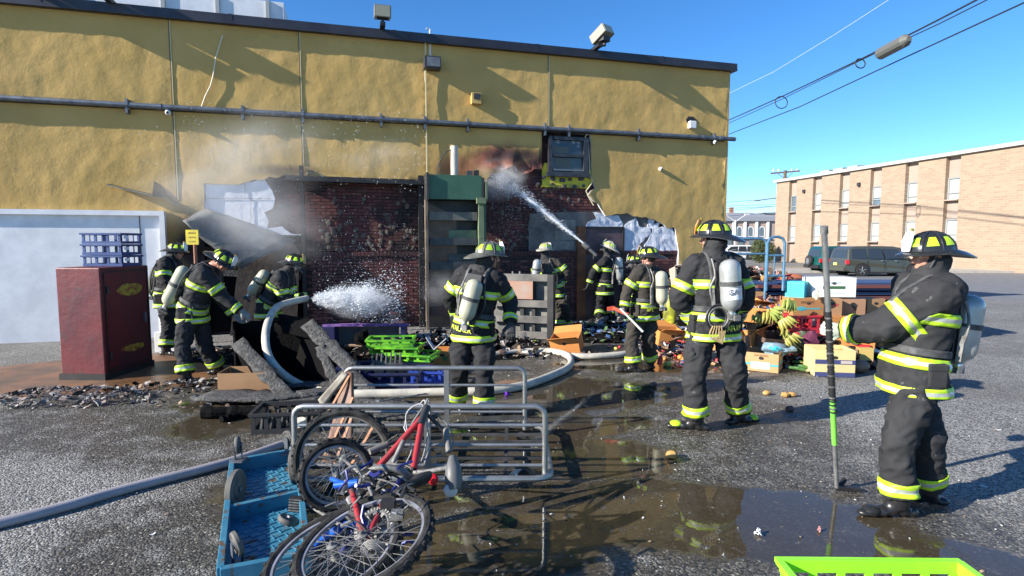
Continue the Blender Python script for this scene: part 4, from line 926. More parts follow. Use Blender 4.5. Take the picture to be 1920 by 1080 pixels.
def caster(c, ax, r, w_, yoke=True):
    c = Vector(c); ax = Vector(ax).normalized(); rot = ax.to_track_quat('Z', 'Y').to_matrix().to_4x4(); T = Matrix.Translation(c) @ rot
    q = MB(); q.lathe([(.01, -w_/2), (r*.5, -w_/2), (r*.55, -w_/2+.006), (r*.9, -w_/2), (r, -w_/2+.008), (r, w_/2-.008), (r*.9, w_/2), (r*.55, w_/2-.006), (r*.5, w_/2), (.01, w_/2)], 22, RB, T); wo = q.obj('wheel', bd, True)
    q = MB(); q.lathe([(.018, -w_/2-.012), (.018, w_/2+.012)], 10, GALV, T)
    if yoke:
        for s in (-1, 1): q.bar(c+ax*s*(w_/2+.01), c+ax*s*(w_/2+.006)-Vector((0, 0, r+.05)), .035, .006, GALV, up=ax)
        q.box(c-Vector((0, 0, r+.05)), (.09, .09, .012), GALV)
    q.obj('yoke', wo)
caster(bil(.10, .03, .19), (1, .35, .1), .062, .03); caster(bil(.88, .02, .17), (.5, 1, .1), .062, .03)
caster(bil(.10, .40, .09), (1, .05, 0), .12, .045, False); caster(bil(.97, .30, .12), (1, .1, .1), .13, .045, False)
caster(bil(.80, .72, .05), (.4, .3, 1), .062, .03, False); caster(bil(.18, .92, .12), (1, .9, .3), .066, .032)
# ================================================================ BICYCLES
TYB = mat('bike_tyre', (.010, .010, .011), .85, spec=.2, var=(14, (.045, .043, .04)), bump=(60, .5, .004)); ALR = mat('alloy_bike_rim', (.34, .35, .40), .5, .5, var=(11, (.20, .20, .22))); DRIM = mat('dull_rim', (.28, .26, .24), .5, .6, var=(6, (.16, .14, .12)))
SPK = mat('spoke', (.34, .33, .32), .4, .7); RFR = mat('red_frame_paint', (.32, .022, .028), .45, .1, stain=(12, (.06, .055, .05), .56)); BFR = mat('blue_frame_paint', (.02, .11, .52), .3, .2, stain=(9, (.03, .03, .04), .64)); DBF = mat('navy_frame_paint', (.02, .025, .15), .35, .2)
DUST = mat('dusty_metal', (.25, .24, .23), .6, .4, var=(20, (.10, .10, .095)), bump=(50, .5, .004)); BPL = mat('black_plastic', (.02, .02, .022), .5, bump=(30, .2, .004))
def bwheel(parent, c, n, r, tw_, rim=ALR, knob=58, spokes=32):
    c = Vector(c); n = Vector(n).normalized(); u = n.orthogonal().normalized(); v = n.cross(u)
    def P(a, rr, h=0): return c+(u*math.cos(a)+v*math.sin(a))*rr+n*h
    M_ = 56; q = MB()
    q.tube([P(2*math.pi*k/M_, r-tw_) for k in range(M_)], tw_, 9, TYB, closed=True)
    for k in range(knob):
        a = 2*math.pi*k/knob
        for h in ((-tw_*.55, tw_*.55) if k % 2 else (0,)):
            e = (u*math.cos(a)+v*math.sin(a)); t_ = (-u*math.sin(a)+v*math.cos(a)); o = P(a, r-.003, h)
            q.bar(o-t_*.008, o+t_*.008, tw_*.55, .010, TYB, up=e)
    wo = q.obj('wheel', parent, True)
    q = MB(); V = []; F_ = []
    prof = [(r-tw_*1.7, -.011), (r-tw_*1.7, .011), (r-tw_*1.7-.016, .009), (r-tw_*1.7-.016, -.009)]
    for k in range(M_):
        for (rr, h) in prof: V.append(P(2*math.pi*k/M_, rr, h))
    for k in range(M_):
        for j in range(4): F_.append((k*4+j, k*4+(j+1) % 4, ((k+1) % M_)*4+(j+1) % 4, ((k+1) % M_)*4+j))
    q.add(V, F_, rim); q.obj('rim', wo, True)
    q = MB()
    for k in range(spokes):
        a = 2*math.pi*k/spokes; s = 1 if k % 2 else -1; a2 = a+(.9 if (k//2) % 2 else -.9)
        q.tube([P(a2, .022, s*.03), P(a, r-tw_*1.7-.014, 0)], .0017, 4, SPK)
    q.obj('spokes', wo)['kind'] = 'stuff'
    q = MB(); m_ = Matrix.Translation(c) @ n.to_track_quat('Z', 'Y').to_matrix().to_4x4(); q.lathe([(.008, -.055), (.012, -.04), (.026, -.034), (.016, -.02), (.016, .02), (.026, .034), (.012, .04), (.008, .055)], 12, DUST, m_); q.obj('hub', wo, True)
    return c
def tb_(parent, name, pts, r, m, n=10): q = MB(); P = [at(*p) if len(p) == 3 else Vector(p[:3]) for p in pts]; q.tube(P, r, n, m); return q.obj(name, parent, True)
def smooth(P, k=6):
    P = [Vector(p) for p in P]; out = []
    for i in range(len(P)-1):
        p0 = P[max(0, i-1)]; p1 = P[i]; p2 = P[i+1]; p3 = P[min(len(P)-1, i+2)]
        for j in range(k):
            t = j/k; out.append(.5*((2*p1)+(-p0+p2)*t+(2*p0-5*p1+4*p2-p3)*t*t+(-p0+3*p1-3*p2+p3)*t**3))
    return out+[P[-1]]
RIMS_ = 1
rb = thing('bicycle', 'red and black mountain bike heaped on top against the trolley rail', 'bicycle', G(700, 990))
c = bwheel(rb, at(645, 860, 3.62), (.10, -1, .12), .335, .027, DRIM, 64)
bwheel(rb, at(683, 1014, 2.50), (-.23, -.18, .955), .335, .025, ALR, 70, 36)
tb_(rb, 'top_tube', [(702, 884, 3.2), (797, 776, 3.42)], .019, RFR); tb_(rb, 'down_tube', [(776, 878, 3.12), (792, 786, 3.40)], .020, RFR); tb_(rb, 'seat_tube', [(737, 868, 3.22), (757, 826, 3.30)], .016, DUST)
tb_(rb, 'head_tube', [(801, 762, 3.46), (788, 796, 3.36)], .024, BPL); tb_(rb, 'seat_stay', [(704, 884, 3.2), (760, 872, 3.15), (776, 880, 3.12)], .010, BPL)
q = MB(); q.prism([at(722, 872, 3.21), at(757, 830, 3.31), at(742, 872, 3.20)], (0, .02, 0), DUST); q.obj('frame_gusset', rb)
tb_(rb, 'fork', [(660, 920, 2.9), (668, 950, 2.76), (676, 985, 2.60), (684, 1012, 2.52)], .016, RFR); tb_(rb, 'fork', [(722, 930, 2.85), (712, 960, 2.70), (700, 985, 2.58), (690, 1010, 2.50)], .013, RFR)
tb_(rb, 'handlebar', [(694, 846, 3.30), (735, 830, 3.38), (765, 815, 3.42), (776, 790, 3.44), (790, 768, 3.46), (815, 790, 3.5), (838, 815, 3.5)], .013, BPL)
tb_(rb, 'grip', [(693, 847, 3.30), (727, 833, 3.37)], .020, mat('grey_grip', (.20, .19, .18), .7, var=(10, (.13, .12, .11)))); tb_(rb, 'grip', [(836, 805, 3.5), (842, 848, 3.4)], .020, mat('grey_grip'  , (.3, .29, .27)))
for P in ([(765, 815, 3.45), (762, 775, 3.5), (788, 757, 3.5), (800, 775, 3.48)], [(792, 770, 3.45), (803, 748, 3.5), (805, 790, 3.5), (795, 850, 3.3), (780, 885, 3.1)], [(757, 800, 3.4), (772, 840, 3.3), (760, 875, 3.2), (772, 895, 3.1)], [(786, 760, 3.5), (797, 752, 3.5), (801, 800, 3.4), (806, 830, 3.4), (795, 872, 3.2)], [(765, 770, 3.5), (759, 800, 3.5), (768, 815, 3.4)]):
    q = MB(); q.tube(smooth([at(*p) for p in P]), .0045, 6, mat('pale_brake_cable', (.33, .32, .32), .5)); q.obj('brake_cable', rb, True)
tb_(rb, 'seat_post', [(776, 886, 3.12), (805, 884, 3.1), (850, 875, 3.1)], .015, DUST)
q = MB(); q.ball(at(812, 899, 3.05), (.030, .018, .034), mat('red_reflector', (.6, .01, .02), .2), 8); q.obj('rear_reflector', rb)
q = MB(); c = at(850, 888, 3.05); q.tube([c+Vector((-.01, .05, .08)), c+Vector((0, 0, .03)), c+Vector((.005, -.03, -.03)), c+Vector((.01, -.05, -.07))], [.02, .045, .05, .036], 14, mat('grey_lamp_shell', (.10, .10, .10), .5)); ho = q.obj('headlamp', rb, True)
q = MB(); q.ball(c+Vector((-.01, -.06, -.07)), (.04, .015, .04), mat('clear_lens', (.5, .5, .48), .15), 12); q.obj('lens', ho, True)
tb_(rb, 'chain_stay', [(645, 862, 3.58), (690, 900, 3.3), (730, 925, 3.1)], .011, DUST); tb_(rb, 'seat_stay', [(645, 858, 3.66), (700, 842, 3.5), (745, 835, 3.4)], .009, BPL)
for k, P in enumerate(([(640, 860, 3.5), (675, 885, 3.4), (710, 915, 3.1), (735, 960, 2.8), (720, 990, 2.7)], [(655, 905, 3.1), (630, 930, 3.0), (640, 960, 2.8), (672, 980, 2.6), (690, 1000, 2.5)], [(770, 880, 3.1), (800, 860, 3.2), (835, 850, 3.3), (850, 830, 3.4), (838, 795, 3.5), (800, 765, 3.5)], [(700, 905, 3.0), (730, 890, 3.0), (760, 905, 3.0), (780, 925, 2.9), (755, 940, 2.8), (720, 935, 2.85)], [(745, 815, 3.45), (720, 835, 3.4), (715, 870, 3.25), (735, 900, 3.05)], [(610, 950, 3.0), (640, 940, 2.95), (665, 955, 2.8), (690, 950, 2.8)])):
    q = MB(); q.tube(smooth([at(*p) for p in P]), (.005, .004, .0045, .006, .004, .005)[k], 6, (DUST, BPL)[k % 2]); q.obj('brake_cable', rb, True)
q = MB(); ns_ = Vector((-.3, -.6, .7)).normalized(); c = at(668, 965, 2.75); q.tube([at(655, 935, 2.9), at(668, 958, 2.8), at(672, 985, 2.7)], .02, 8, DUST); q.box(c, (.07, .05, .05), DUST); q.obj('brake_caliper', rb)
q = MB(); c = at(700, 1030, 2.44)
for k in range(6): rr_ = .055-.007*k; q.tube([c+Vector((math.cos(a)*rr_, -.004*k, math.sin(a)*rr_*.8)) for a in [j*.349 for j in range(18)]], .004, 5, DUST, closed=True)
q.obj('cassette', rb, True)
q = MB(); r3 = random.Random(4)
for k in range(46):
    c = at(r3.uniform(640, 770), r3.uniform(870, 1040), r3.uniform(2.55, 3.0)); d_ = Vector((r3.gauss(0, 1), r3.gauss(0, 1), r3.gauss(0, 1))).normalized()*r3.uniform(.02, .07); e_ = Vector((r3.gauss(0, 1), r3.gauss(0, 1), r3.gauss(0, 1)))*.015
    q.tube([c-d_, c+e_, c+d_], r3.choice((.003, .004, .007, .010)), 6, r3.choice((DUST, BPL, DUST, ALR, DBF)))
q.obj('tangled_fittings', rb, True)['kind'] = 'stuff'
q = MB(); P = [at(740, 925, 2.75), at(775, 905, 2.9), at(800, 896, 3.0)]; q.tube(smooth(P), [.03]*2+[.04]*5+[.06]*5+[.02], 12, BPL, sq=.5); q.obj('saddle', rb, True)
# saddle of the red bike hidden behind
q = MB(); q.tube(smooth([at(p[0], p[1], p[2]) for p in ((678, 905, 3.0), (700, 880, 3.0), (745, 880, 3.0), (775, 900, 3.05))]), .020, 10, DUST); q.obj('mudguard', rb, True)
def pedal(parent, c, sz=.1, rz=0):
    q = MB(); c = Vector(c); m_ = Matrix.Rotation(rz, 3, 'Y')
    for d in (-1, 1): q.box(c+m_ @ Vector((0, 0, d*sz*.45)), (sz*.8, .03, .012), BPL, rot=m_); q.box(c+m_ @ Vector((d*sz*.36, 0, 0)), (.012, .03, sz*.9), BPL, rot=m_)
    for k in range(5): q.box(c+m_ @ Vector((0, -.018, (k-2)*sz*.19)), (sz*.85, .006, .006), DUST, rot=m_)
    q.box(c, (.03, .028, sz), BPL, rot=m_); return q.obj('pedal', parent)
pedal(rb, at(555, 945, 3.3), .09, .1)
tb_(rb, 'crank', [(555, 940, 3.32), (600, 960, 3.2), (640, 985, 3.0)], .012, DUST)
bb_ = thing('bicycle', 'blue bicycle with small knobbly wheel lying under the red bike', 'bicycle', G(640, 1020))
bwheel(bb_, at(630, 890, 3.25), (.42, -1, .15), .218, .024, ALR, 44, 28)
bwheel(bb_, (-.83, 2.50, .365), (-.20, -.16, .965), .325, .022, ALR, 60)
tb_(bb_, 'down_tube', [(640, 990, 2.72), (600, 1010, 2.8), (560, 1060, 2.9)], .022, BFR); tb_(bb_, 'top_tube', [(672, 905, 3.0), (628, 910, 3.02)], .021, BFR); tb_(bb_, 'fork', [(672, 905, 3.0), (655, 912, 2.98), (622, 898, 3.12)], .014, BFR)
tb_(bb_, 'seat_tube', [(700, 930, 2.9), (668, 985, 2.72), (640, 1040, 2.7)], .016, DBF); tb_(bb_, 'chain_stay', [(640, 985, 2.72), (672, 980, 2.7), (700, 985, 2.72)], .018, BFR); tb_(bb_, 'chain_stay', [(750, 900, 3.0), (730, 935, 2.85), (700, 960, 2.75)], .014, DBF)
for (px, py, Y, r) in ((700, 990, 2.62, .10), (712, 1020, 2.66, .075)):
    q = MB(); c = at(px, py, Y); n_ = Vector((-.3, -.6, .7)).normalized(); u = n_.orthogonal().normalized(); v = n_.cross(u)
    for k in range(36):
        a = k*2*math.pi/36; e = u*math.cos(a)+v*math.sin(a); q.bar(c+e*r*.86, c+e*r*(1.02), .009, .004, DUST, up=n_)
    q.tube([c+(u*math.cos(k*.35)+v*math.sin(k*.35))*r*.84 for k in range(18)], .007, 5, DUST, closed=True)
    for k in range(5): a = k*1.2566; q.bar(c, c+(u*math.cos(a)+v*math.sin(a))*r*.85, .016, .006, DUST, up=n_)
    q.obj('chainring', bb_)
q = MB(); q.tube(smooth([at(*p) for p in ((712, 1010, 2.5), (740, 985, 2.55), (748, 1010, 2.55), (752, 1040, 2.5), (735, 1050, 2.5))]), .006, 6, DUST); q.obj('derailleur', bb_, True)
pedal(bb_, at(690, 900, 2.95), .11, .15); q = MB(); q.box(at(745, 965, 2.6), (.06, .04, .04), DUST); q.obj('brake', bb_); q = MB(); q.box(at(728, 945, 2.7), (.07, .05, .04), BPL); q.obj('brake', bb_)
tb_(bb_, 'crank', [(690, 905, 2.95), (705, 950, 2.8), (700, 990, 2.62)], .011, DUST); tb_(bb_, 'handlebar', [(700, 925, 3.0), (725, 905, 3.05), (760, 920, 3.0), (775, 905, 3.1)], .013, DUST)
for P in ([(700, 925, 3.0), (735, 905, 2.9), (765, 935, 2.8), (745, 965, 2.65)], [(690, 915, 2.95), (660, 960, 2.8), (640, 1000, 2.7), (600, 1050, 2.7)]): q = MB(); q.tube(smooth([at(*p) for p in P]), .004, 6, BPL); q.obj('brake_cable', bb_, True)
# ================================================================ LIME CRATE AT THE FRONT
LIME = mat('lime_plastic', (.30, .78, .03), .35, var=(3, (.26, .70, .03)))
p = G(1461, 1049, .30); cr = crate('lime_crate', 'bright lime plastic crate at the very front, bottom right', (p.x+.42, p.y-.27, 0), R(-1), .84, .54, .30, LIME, None, 6)
# ================================================================ HOSES
HOSE = mat('pale_fire_hose', (.56, .52, .43), .8, var=(6, (.36, .34, .30)), bump=(120, .4, .002)); HOSD = mat('grey_fire_hose', (.27, .265, .26), .8, var=(6, (.18, .175, .17)), bump=(120, .4, .002))
def hose(pts, r, label, m=HOSE, k=8):
    P = [at(*p) if len(p) == 3 else G(p[0], p[1], r) for p in pts]; q = MB(); q.tube(smooth(P, k), r, 12, m, sq=.92); o = q.obj('fire_hose', None, True); origin(o, P[0]); return tag(o, label, 'hose', 'fire hoses on the ground')
hose([(575, 560, 8.42), (540, 568, 8.1), (517, 578, 7.7), (502, 606, 7.3), (498, 642, 7.0), (508, 676, 6.85), (536, 706, 6.8), (580, 728, 6.8), (640, 738), (720, 738), (835, 735), (905, 733), (975, 724), (1035, 704), (1068, 686), (1066, 668), (1035, 659), (985, 659), (940, 664), (905, 668), (880, 660)], .052, 'pale hose looping from the left nozzle across the yard and back')
hose([(1070, 667), (1110, 668), (1168, 664), (1200, 657)], .048, 'short pale hose stretch by the orange box')
hose([(1120, 604), (1150, 590), (1165, 583), (1185, 570)], .055, 'grey hose running up to the nozzle crew', HOSD)
hose([(-700, 1120), (-300, 1045), (-20, 985), (120, 950), (238, 916), (440, 863), (560, 822)], .036, 'straight grey hose from the left edge to the dolly', mat('lilac_grey_hose', (.34, .31, .32), .75, var=(5, (.27, .25, .26)), bump=(120, .4, .002)))
# ================================================================ BURNT BOX, BOARDS
bx_ = thing('burnt_container', 'burnt out black box with charred planks along its open edges', 'container', G(560, 760))
def quad(parent, name, pts, th, m, nx=10, ny=4, amp=.015, seed=0):
    a, b, c, d = [Vector(p) for p in pts]; rows = [[(a.lerp(b, i/nx)).lerp(d.lerp(c, i/nx), j/ny) for i in range(nx+1)] for j in range(ny+1)]
    return bent(rows, th, m, name, parent, seed, amp, True)
TL, TM, TR = at(440, 602, 7.6), at(520, 590, 7.75), at(590, 600, 7.5); BL, BR = G(452, 690), G(668, 738); 
quad(bx_, 'back_panel', [TL, TR, Vector((TR.x+.2, 7.7, 0)), Vector((TL.x-.1, 7.7, 0))], .03, CHAR2, seed=1)
A, B = at(444, 645, 6.95), at(552, 760, 6.2); quad(bx_, 'left_panel', [TL, A, Vector((A.x, 6.95, 0)), Vector((TL.x, 7.6, 0))], .03, CHAR2, seed=2)
quad(bx_, 'left_panel', [A, B, Vector((B.x, B.y+.2, 0)), Vector((A.x, A.y+.2, 0))], .03, CHAR2, seed=6)
q1, q2, q3 = at(575, 610, 7.4), at(662, 695, 6.7), at(700, 748, 6.35); quad(bx_, 'right_panel', [q1, q2, Vector((q2.x-.1, q2.y, .0)), Vector((q1.x-.2, q1.y, 0))], .03, CHAR2, seed=3); quad(bx_, 'floor', [G(455, 690), G(640, 700), G(640, 740), G(540, 750)], .03, CHAR2, seed=4)
quad(bx_, 'tongue', [TM, TR, at(600, 640, 7.2), at(530, 625, 7.3)], .02, CHAR2, seed=5)
ASHW = mat('ash_grey_char', (.10, .098, .094), .85, var=(16, (.030, .029, .028)), bump=(35, 1, .03), stain=(26, (.018, .017, .017), .55))
def plank(parent, name, a, b, w_, th, m=ASHW, seed=0, up=Vector((0, 0, 1)), n=14):
    a, b = Vector(a), Vector(b); d = (b-a).normalized(); x = d.cross(Vector(up)).normalized(); y = x.cross(d); rows = []
    for i in range(n+1):
        p = a.lerp(b, i/n); wv = w_*(1+.5*noise.noise(Vector((i*.6, seed, 0)))); e = .02*noise.noise(Vector((i*.9, seed, 5)))
        rows.append([p-x*wv/2+y*e, p-x*wv*.15+y*(e+.008*noise.noise(Vector((i*2, seed, 1)))), p+x*wv*.2+y*e, p+x*(wv/2+.02*noise.noise(Vector((i*1.7, seed, 8))))])
    return bent(rows, th, m, name, parent, seed, .008, True)
vu = Vector((0, -.75, .65))
plank(bx_, 'charred_plank', A+Vector((.03, -.02, .02)), B, .17, .035, seed=3, up=vu); plank(bx_, 'charred_plank', q1+Vector((.03, -.05, .02)), q2, .19, .035, seed=8, up=vu); plank(bx_, 'charred_plank', q2+Vector((-.12, -.02, .0)), q3, .22, .03, seed=12, up=vu)
plank(bx_, 'charred_plank', at(600, 650, 7.0), at(640, 740, 6.6), .12, .03, seed=17, up=vu)
boards = [((385, 742), (610, 748), .42, 'wide scorched grey board lying flat left of the burnt box', ASHW), ((500, 722), (650, 715), .22, 'grey board half under the burnt box mouth', ASHW), ((560, 742), (690, 720), .20, 'pale grey splintered board by the pale hose', ASHW), ((480, 748), (600, 735), .16, 'narrow charred slat before the burnt box', ASHW), ((662, 748), (790, 757), .13, 'charred slat inside the trolley rails', ASHW), ((700, 780), (820, 775), .16, 'burnt slat lying under the trolley front rail', ASHW)]
for k, (a, b, w_, lab, m) in enumerate(boards):
    o = plank(None, 'burnt_board', G(*a, .05+.02*k), G(*b, .06+.02*k), w_, .03, m, 20+k); tag(o, lab, 'board', 'burnt boards on the ground')
o = plank(None, 'metal_strip', G(708, 752, .25), G(800, 738, .12), .05, .006, GALV, 40); tag(o, 'thin pale metal strip slanting inside the trolley', 'metal strip')
for k, (a, b, r, lab) in enumerate((((378, 774), (500, 770), .06, 'charred log lying flat on the wet ground, left of the black tray'), ((415, 786), (470, 772), .035, 'small burnt stick in front of the charred log'))):
    q = MB(); P = [G(*a, r).lerp(G(*b, r), t/10)+Vector((0, noise.noise(Vector((t*.8, k, 0)))*.03, 0)) for t in range(11)]; q.tube(P, [r*(1+.4*noise.noise(Vector((t*1.3, k, 4)))) for t in range(11)], 9, CHAR2); one(q, 'charred_log', lab, 'log', 'charred logs')
# upright broken panel in the trolley
t = thing('broken_panel', 'broken brown wood panel with splintered edge standing in the trolley', 'panel', G(630, 800)); BRN = mat('brown_pressboard', (.10, .055, .035), .6, var=(4, (.16, .075, .045)), bump=(14, .4, .01)); SPL = mat('pale_splinter', (.33, .155, .075), .7)
a_, b_, c_, d_ = at(597, 765, 4.9), at(652, 698, 5.0), at(663, 700, 4.9), at(663, 880, 4.5)
quad(t, 'sheet', [b_, c_, d_, at(600, 890, 4.45)], .03, BRN, seed=9, amp=.03); quad(t, 'edge_strip', [at(596, 752, 4.8), at(645, 698, 4.95), at(655, 703, 4.93), at(604, 768, 4.78)], .03, mat('worn_cream', (.36, .33, .26), .7, var=(6, (.2, .17, .13))), seed=10)
for k, (p, r_) in enumerate((((655, 705, 4.88), (618, 770, 4.7)), ((662, 745, 4.75), (610, 860, 4.5)), ((700, 800, 4.3), (640, 905, 4.0)), ((720, 830, 4.2), (660, 880, 4.1)), ((660, 780, 4.6), (625, 880, 4.4)))):
    q = MB(); q.bar(at(*p), at(*r_), .025, .012, SPL); q.obj('splinter', t)
# black plastic tray
t = crate('black_tray', 'scorched black plastic tray with moulded cups, in front of the burnt box', G(545, 800), R(8), .62, .40, .20, BPL, None, 5, cat='tray')
for i in range(6):
    for j in range(2): q = MB(); q.tube([(-.23+i*.092, -.1+j*.2, .02), (-.22+i*.092, -.1+j*.2, .15)], [.032, .018], 8, BPL); q.obj('cup', t, True, world=False)
q = MB(); m_ = Matrix.Translation(at(563, 792, 4.98)) @ Matrix.Rotation(.15, 4, 'X'); q.lathe([(.025, -.03), (.05, -.03), (.05, .03), (.025, .03)], 20, mat('white_tape', (.60, .57, .47), .6), m_); one(q, 'tape_roll', 'roll of white tape resting on the black tray', 'tape roll', smooth=True)
# ================================================================ CRATES BEHIND THE TROLLEY
PURP = mat('purple_plastic', (.10, .03, .42), .4, var=(3, (.05, .02, .20))); NAVY = mat('navy_plastic', (.012, .018, .10), .4, var=(4, (.02, .02, .05)))
p = G(688, 668); t = thing('purple_stand', 'purple topped display stand with beige back panel', 'stand', (p.x, p.y, 0), R(2)); w2 = 77/1050*p.y; hz = at(688, 609, p.y).z
q = MB(); q.box((0, 0, hz), (w2*2+.05, .13, .03), mat('lilac_top', (.30, .16, .42), .4, var=(6, (.05, .03, .16)))); q.obj('top', t, world=False)
for s in (-1, 1): q = MB(); q.box((s*(w2-.05 if s > 0 else w2-.08), 0, hz/2), (.06 if s > 0 else .2, .3, hz-.03), NAVY); q.obj('leg', t, world=False)
q = MB(); q.box((0, .12, hz*.62), (w2*2-.3, .015, hz*.6), mat('beige_panel', (.20, .17, .15), .7, var=(2, (.13, .11, .10)))); q.obj('back_panel', t, world=False)
q = MB(); q.ball((-.06, -.02, hz*.55), (.12, .1, .14), CHAR2, 10, jit=.6); q.tube([(-.3, -.05, hz*.38), (.0, -.08, hz*.36), (.25, -.04, hz*.38)], .02, 6, mat('tan_stick', (.25, .17, .11), .8)); q.obj('clutter', t, world=False)['kind'] = 'stuff'
LG2 = mat('lime_crate_plastic', (.22, .62, .03), .35, var=(5, (.05, .22, .02)))
for k, (px, py, z, rz, lab, m, sz) in enumerate(((735, 700, .40, 5, 'upper lime crate on the stack behind the trolley', LG2, (.62, .36, .10)), (745, 700, .30, -4, 'second lime crate down in the stack behind the trolley', LG2, (.66, .38, .10)), (775, 702, .22, -12, 'lowest lime crate sticking out to the right of the stack', LG2, (.62, .38, .09)),
        (740, 724, .02, 3, 'navy crate on the ground under the lime crates', NAVY, (.66, .40, .19)), (805, 720, .02, -6, 'bright navy crate right of the crate stack', mat('royal_plastic', (.02, .05, .30), .4), (.40, .34, .18)), (668, 724, .02, 10, 'dark crate against the right side of the burnt box', NAVY, (.40, .34, .26)))):
    g = G(px, py); crate('plastic_crate', lab, (g.x, g.y, z), R(rz), *sz, m, 'plastic crates behind the trolley', 4)
g = G(728, 708); t = thing('egg_tray_rack', 'grey spiked plastic rack lying on the navy crate', 'rack', (g.x, g.y-.12, .22), R(12)); GPL = mat('grey_plastic', (.14, .14, .145), .5, var=(9, (.06, .06, .06)))
q = MB(); q.box((0, 0, .01), (.42, .26, .02), GPL); q.obj('base', t, world=False)
for i in range(7):
    for j in range(3): q = MB(); q.tube([(-.18+i*.06, -.09+j*.09, .02), (-.17+i*.06, -.09+j*.09, .12)], [.018, .010], 6, GPL); q.obj('peg', t, world=False)
t = thing('bent_angle', 'bent pale steel strip in a V by the middle firefighter', 'metal strip', at(822, 652, 7.4)); q = MB(); q.bar(at(800, 632, 7.5), at(815, 655, 7.4), .04, .01, ALU); q.bar(at(815, 655, 7.4), at(838, 634, 7.3), .04, .01, ALU); q.obj('strip', t)
# cardboard
CARD = mat('cardboard', (.36, .20, .095), .8, var=(3, (.30, .165, .08)), bump=(30, .15, .003)); CARDO = mat('orange_cardboard', (.56, .23, .055), .7, var=(3, (.48, .19, .05))); CARDD = mat('dark_wet_cardboard', (.13, .085, .06), .7, var=(4, (.09, .06, .045)))
CARDY = mat('yellow_cardboard', (.62, .50, .22), .75, var=(3, (.52, .42, .2)))
def carton(name, label, loc, rz, L_, D_, H, m=CARD, open_=True, flaps=1, group='cardboard cartons', tilt=(0, 0), holes=True, cat='carton'):
    t = thing(name, label, cat, loc, 0, group); t.rotation_euler = (tilt[0], tilt[1], rz); th = .006
    q = MB(); q.box((0, 0, .005), (L_-.004, D_-.004, .008), m); q.obj('bottom', t, world=False)
    for s in (-1, 1):
        q = MB(); q.box((0, s*(D_/2), H/2), (L_, th, H), m); q.obj('side', t, world=False); q = MB(); q.box((s*(L_/2-.001), 0, H/2), (th, D_-.01, H-.002), m); q.obj('side', t, world=False)
    if not open_: q = MB(); q.box((0, 0, H), (L_+.004, D_+.004, .008), m); q.obj('lid', t, world=False)
    elif flaps:
        for s in (-1, 1):
            a = R(115 if s > 0 else 60); q = MB(); e = Vector((0, s*math.sin(a)*D_*.42, math.cos(a)*D_*.42*(-1 if s > 0 else 1))); q.prism([(-L_/2, s*D_/2, H), (L_/2, s*D_/2, H), Vector((L_/2*.97, s*D_/2, H))+e, Vector((-L_/2*.97, s*D_/2, H))+e], (0, .004, .004), m); q.obj('flap', t, world=False)
    if holes: 
        q = MB(); q.lathe([(.022, -.002), (.022, .002)], 12, BLK, Matrix.Translation((0, -D_/2-.004, H*.72)) @ Matrix.Diagonal((1.6, 1, 1, 1)) @ Matrix.Rotation(R(90), 4, 'X')); q.obj('hand_hole', t, world=False)
    return t
def at0(px, py, z=0): v = G(px, py, z); return (v.x, v.y, z)
g = G(455, 742); carton('cardboard_box', 'brown open cardboard box between the left firefighter and burnt box', (g.x, g.y+.2, .0), R(6), .60, .38, .27, CARD, flaps=0, holes=False)
g = G(1068, 665); carton('banana_box', 'orange open carton toppled beside the pale hose', (g.x, g.y+.25, .02), R(-18), .48, .36, .26, CARDO, tilt=(R(12), R(-8)), flaps=1)
g = G(832, 690); b_ = carton('banana_box', 'orange carton with a small green print behind the middle firefighter', (g.x-.03, g.y+.15, .0), R(4), .26, .3, .26, CARDO, flaps=0)
q = MB(); q.box((.04, -.156, .14), (.07, .004, .06), mat('green_print', (.06, .16, .04), .7)); q.obj('print', b_, world=False)
# ================================================================ FIREFIGHTERS
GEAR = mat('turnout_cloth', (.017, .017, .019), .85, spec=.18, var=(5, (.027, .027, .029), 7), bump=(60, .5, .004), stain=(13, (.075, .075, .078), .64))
GEARL = mat('turnout_cloth_paler', (.022, .022, .024), .85, spec=.18, var=(5, (.036, .036, .038), 7), bump=(60, .5, .004), stain=(13, (.10, .10, .10), .63))  # slightly paler charcoal cloth for some of the crew
GEARB = mat('turnout_cloth_brown', (.034, .030, .026), .85, spec=.18, var=(5, (.052, .046, .039), 7), bump=(90, .35, .003))
SKIN = mat('skin', (.52, .24, .17), .5, var=(18, (.44, .19, .13))); UND = mat('dark_hood', (.022, .022, .024), .85, bump=(80, .4, .003))
LIM = mat('lime_reflective', (.50, .78, .02), .45, var=(14, (.36, .56, .03)), stain=(16, (.20, .26, .04), .66)); SILV = mat('silver_reflective', (.50, .52, .50), .35, .25, var=(25, (.40, .42, .38)))
BOOT = mat('black_rubber_boot', (.016, .016, .017), .35, bump=(12, .3, .006)); GLV = mat('grey_glove', (.20, .20, .185), .8, bump=(60, .4, .003)); GLVW = mat('pale_green_glove', (.50, .56, .44), .8, var=(12, (.36, .40, .34)), bump=(60, .4, .003)); GLVK = mat('black_glove', (.03, .03, .03), .7, bump=(60, .4, .003))
TNK = {'tan': mat('dusty_cream_tank', (.44, .43, .31), .45, var=(7, (.33, .32, .24)), stain=(12, (.25, .24, .19), .64)), 'silver': mat('silver_tank', (.44, .45, .44), .32, .35, var=(6, (.30, .31, .30))), 'olive': mat('dark_olive_tank', (.05, .055, .03), .5)}
HBL = mat('black_helmet', (.020, .020, .021), .22, 0, bump=(18, .15, .004), stain=(10, (.07, .07, .065), .63)); HWH = mat('scuffed_white_helmet', (.55, .52, .42), .4, var=(8, (.22, .21, .17))); HMT = mat('scuffed_helmet', (.16, .16, .13), .35, var=(6, (.04, .04, .035)))
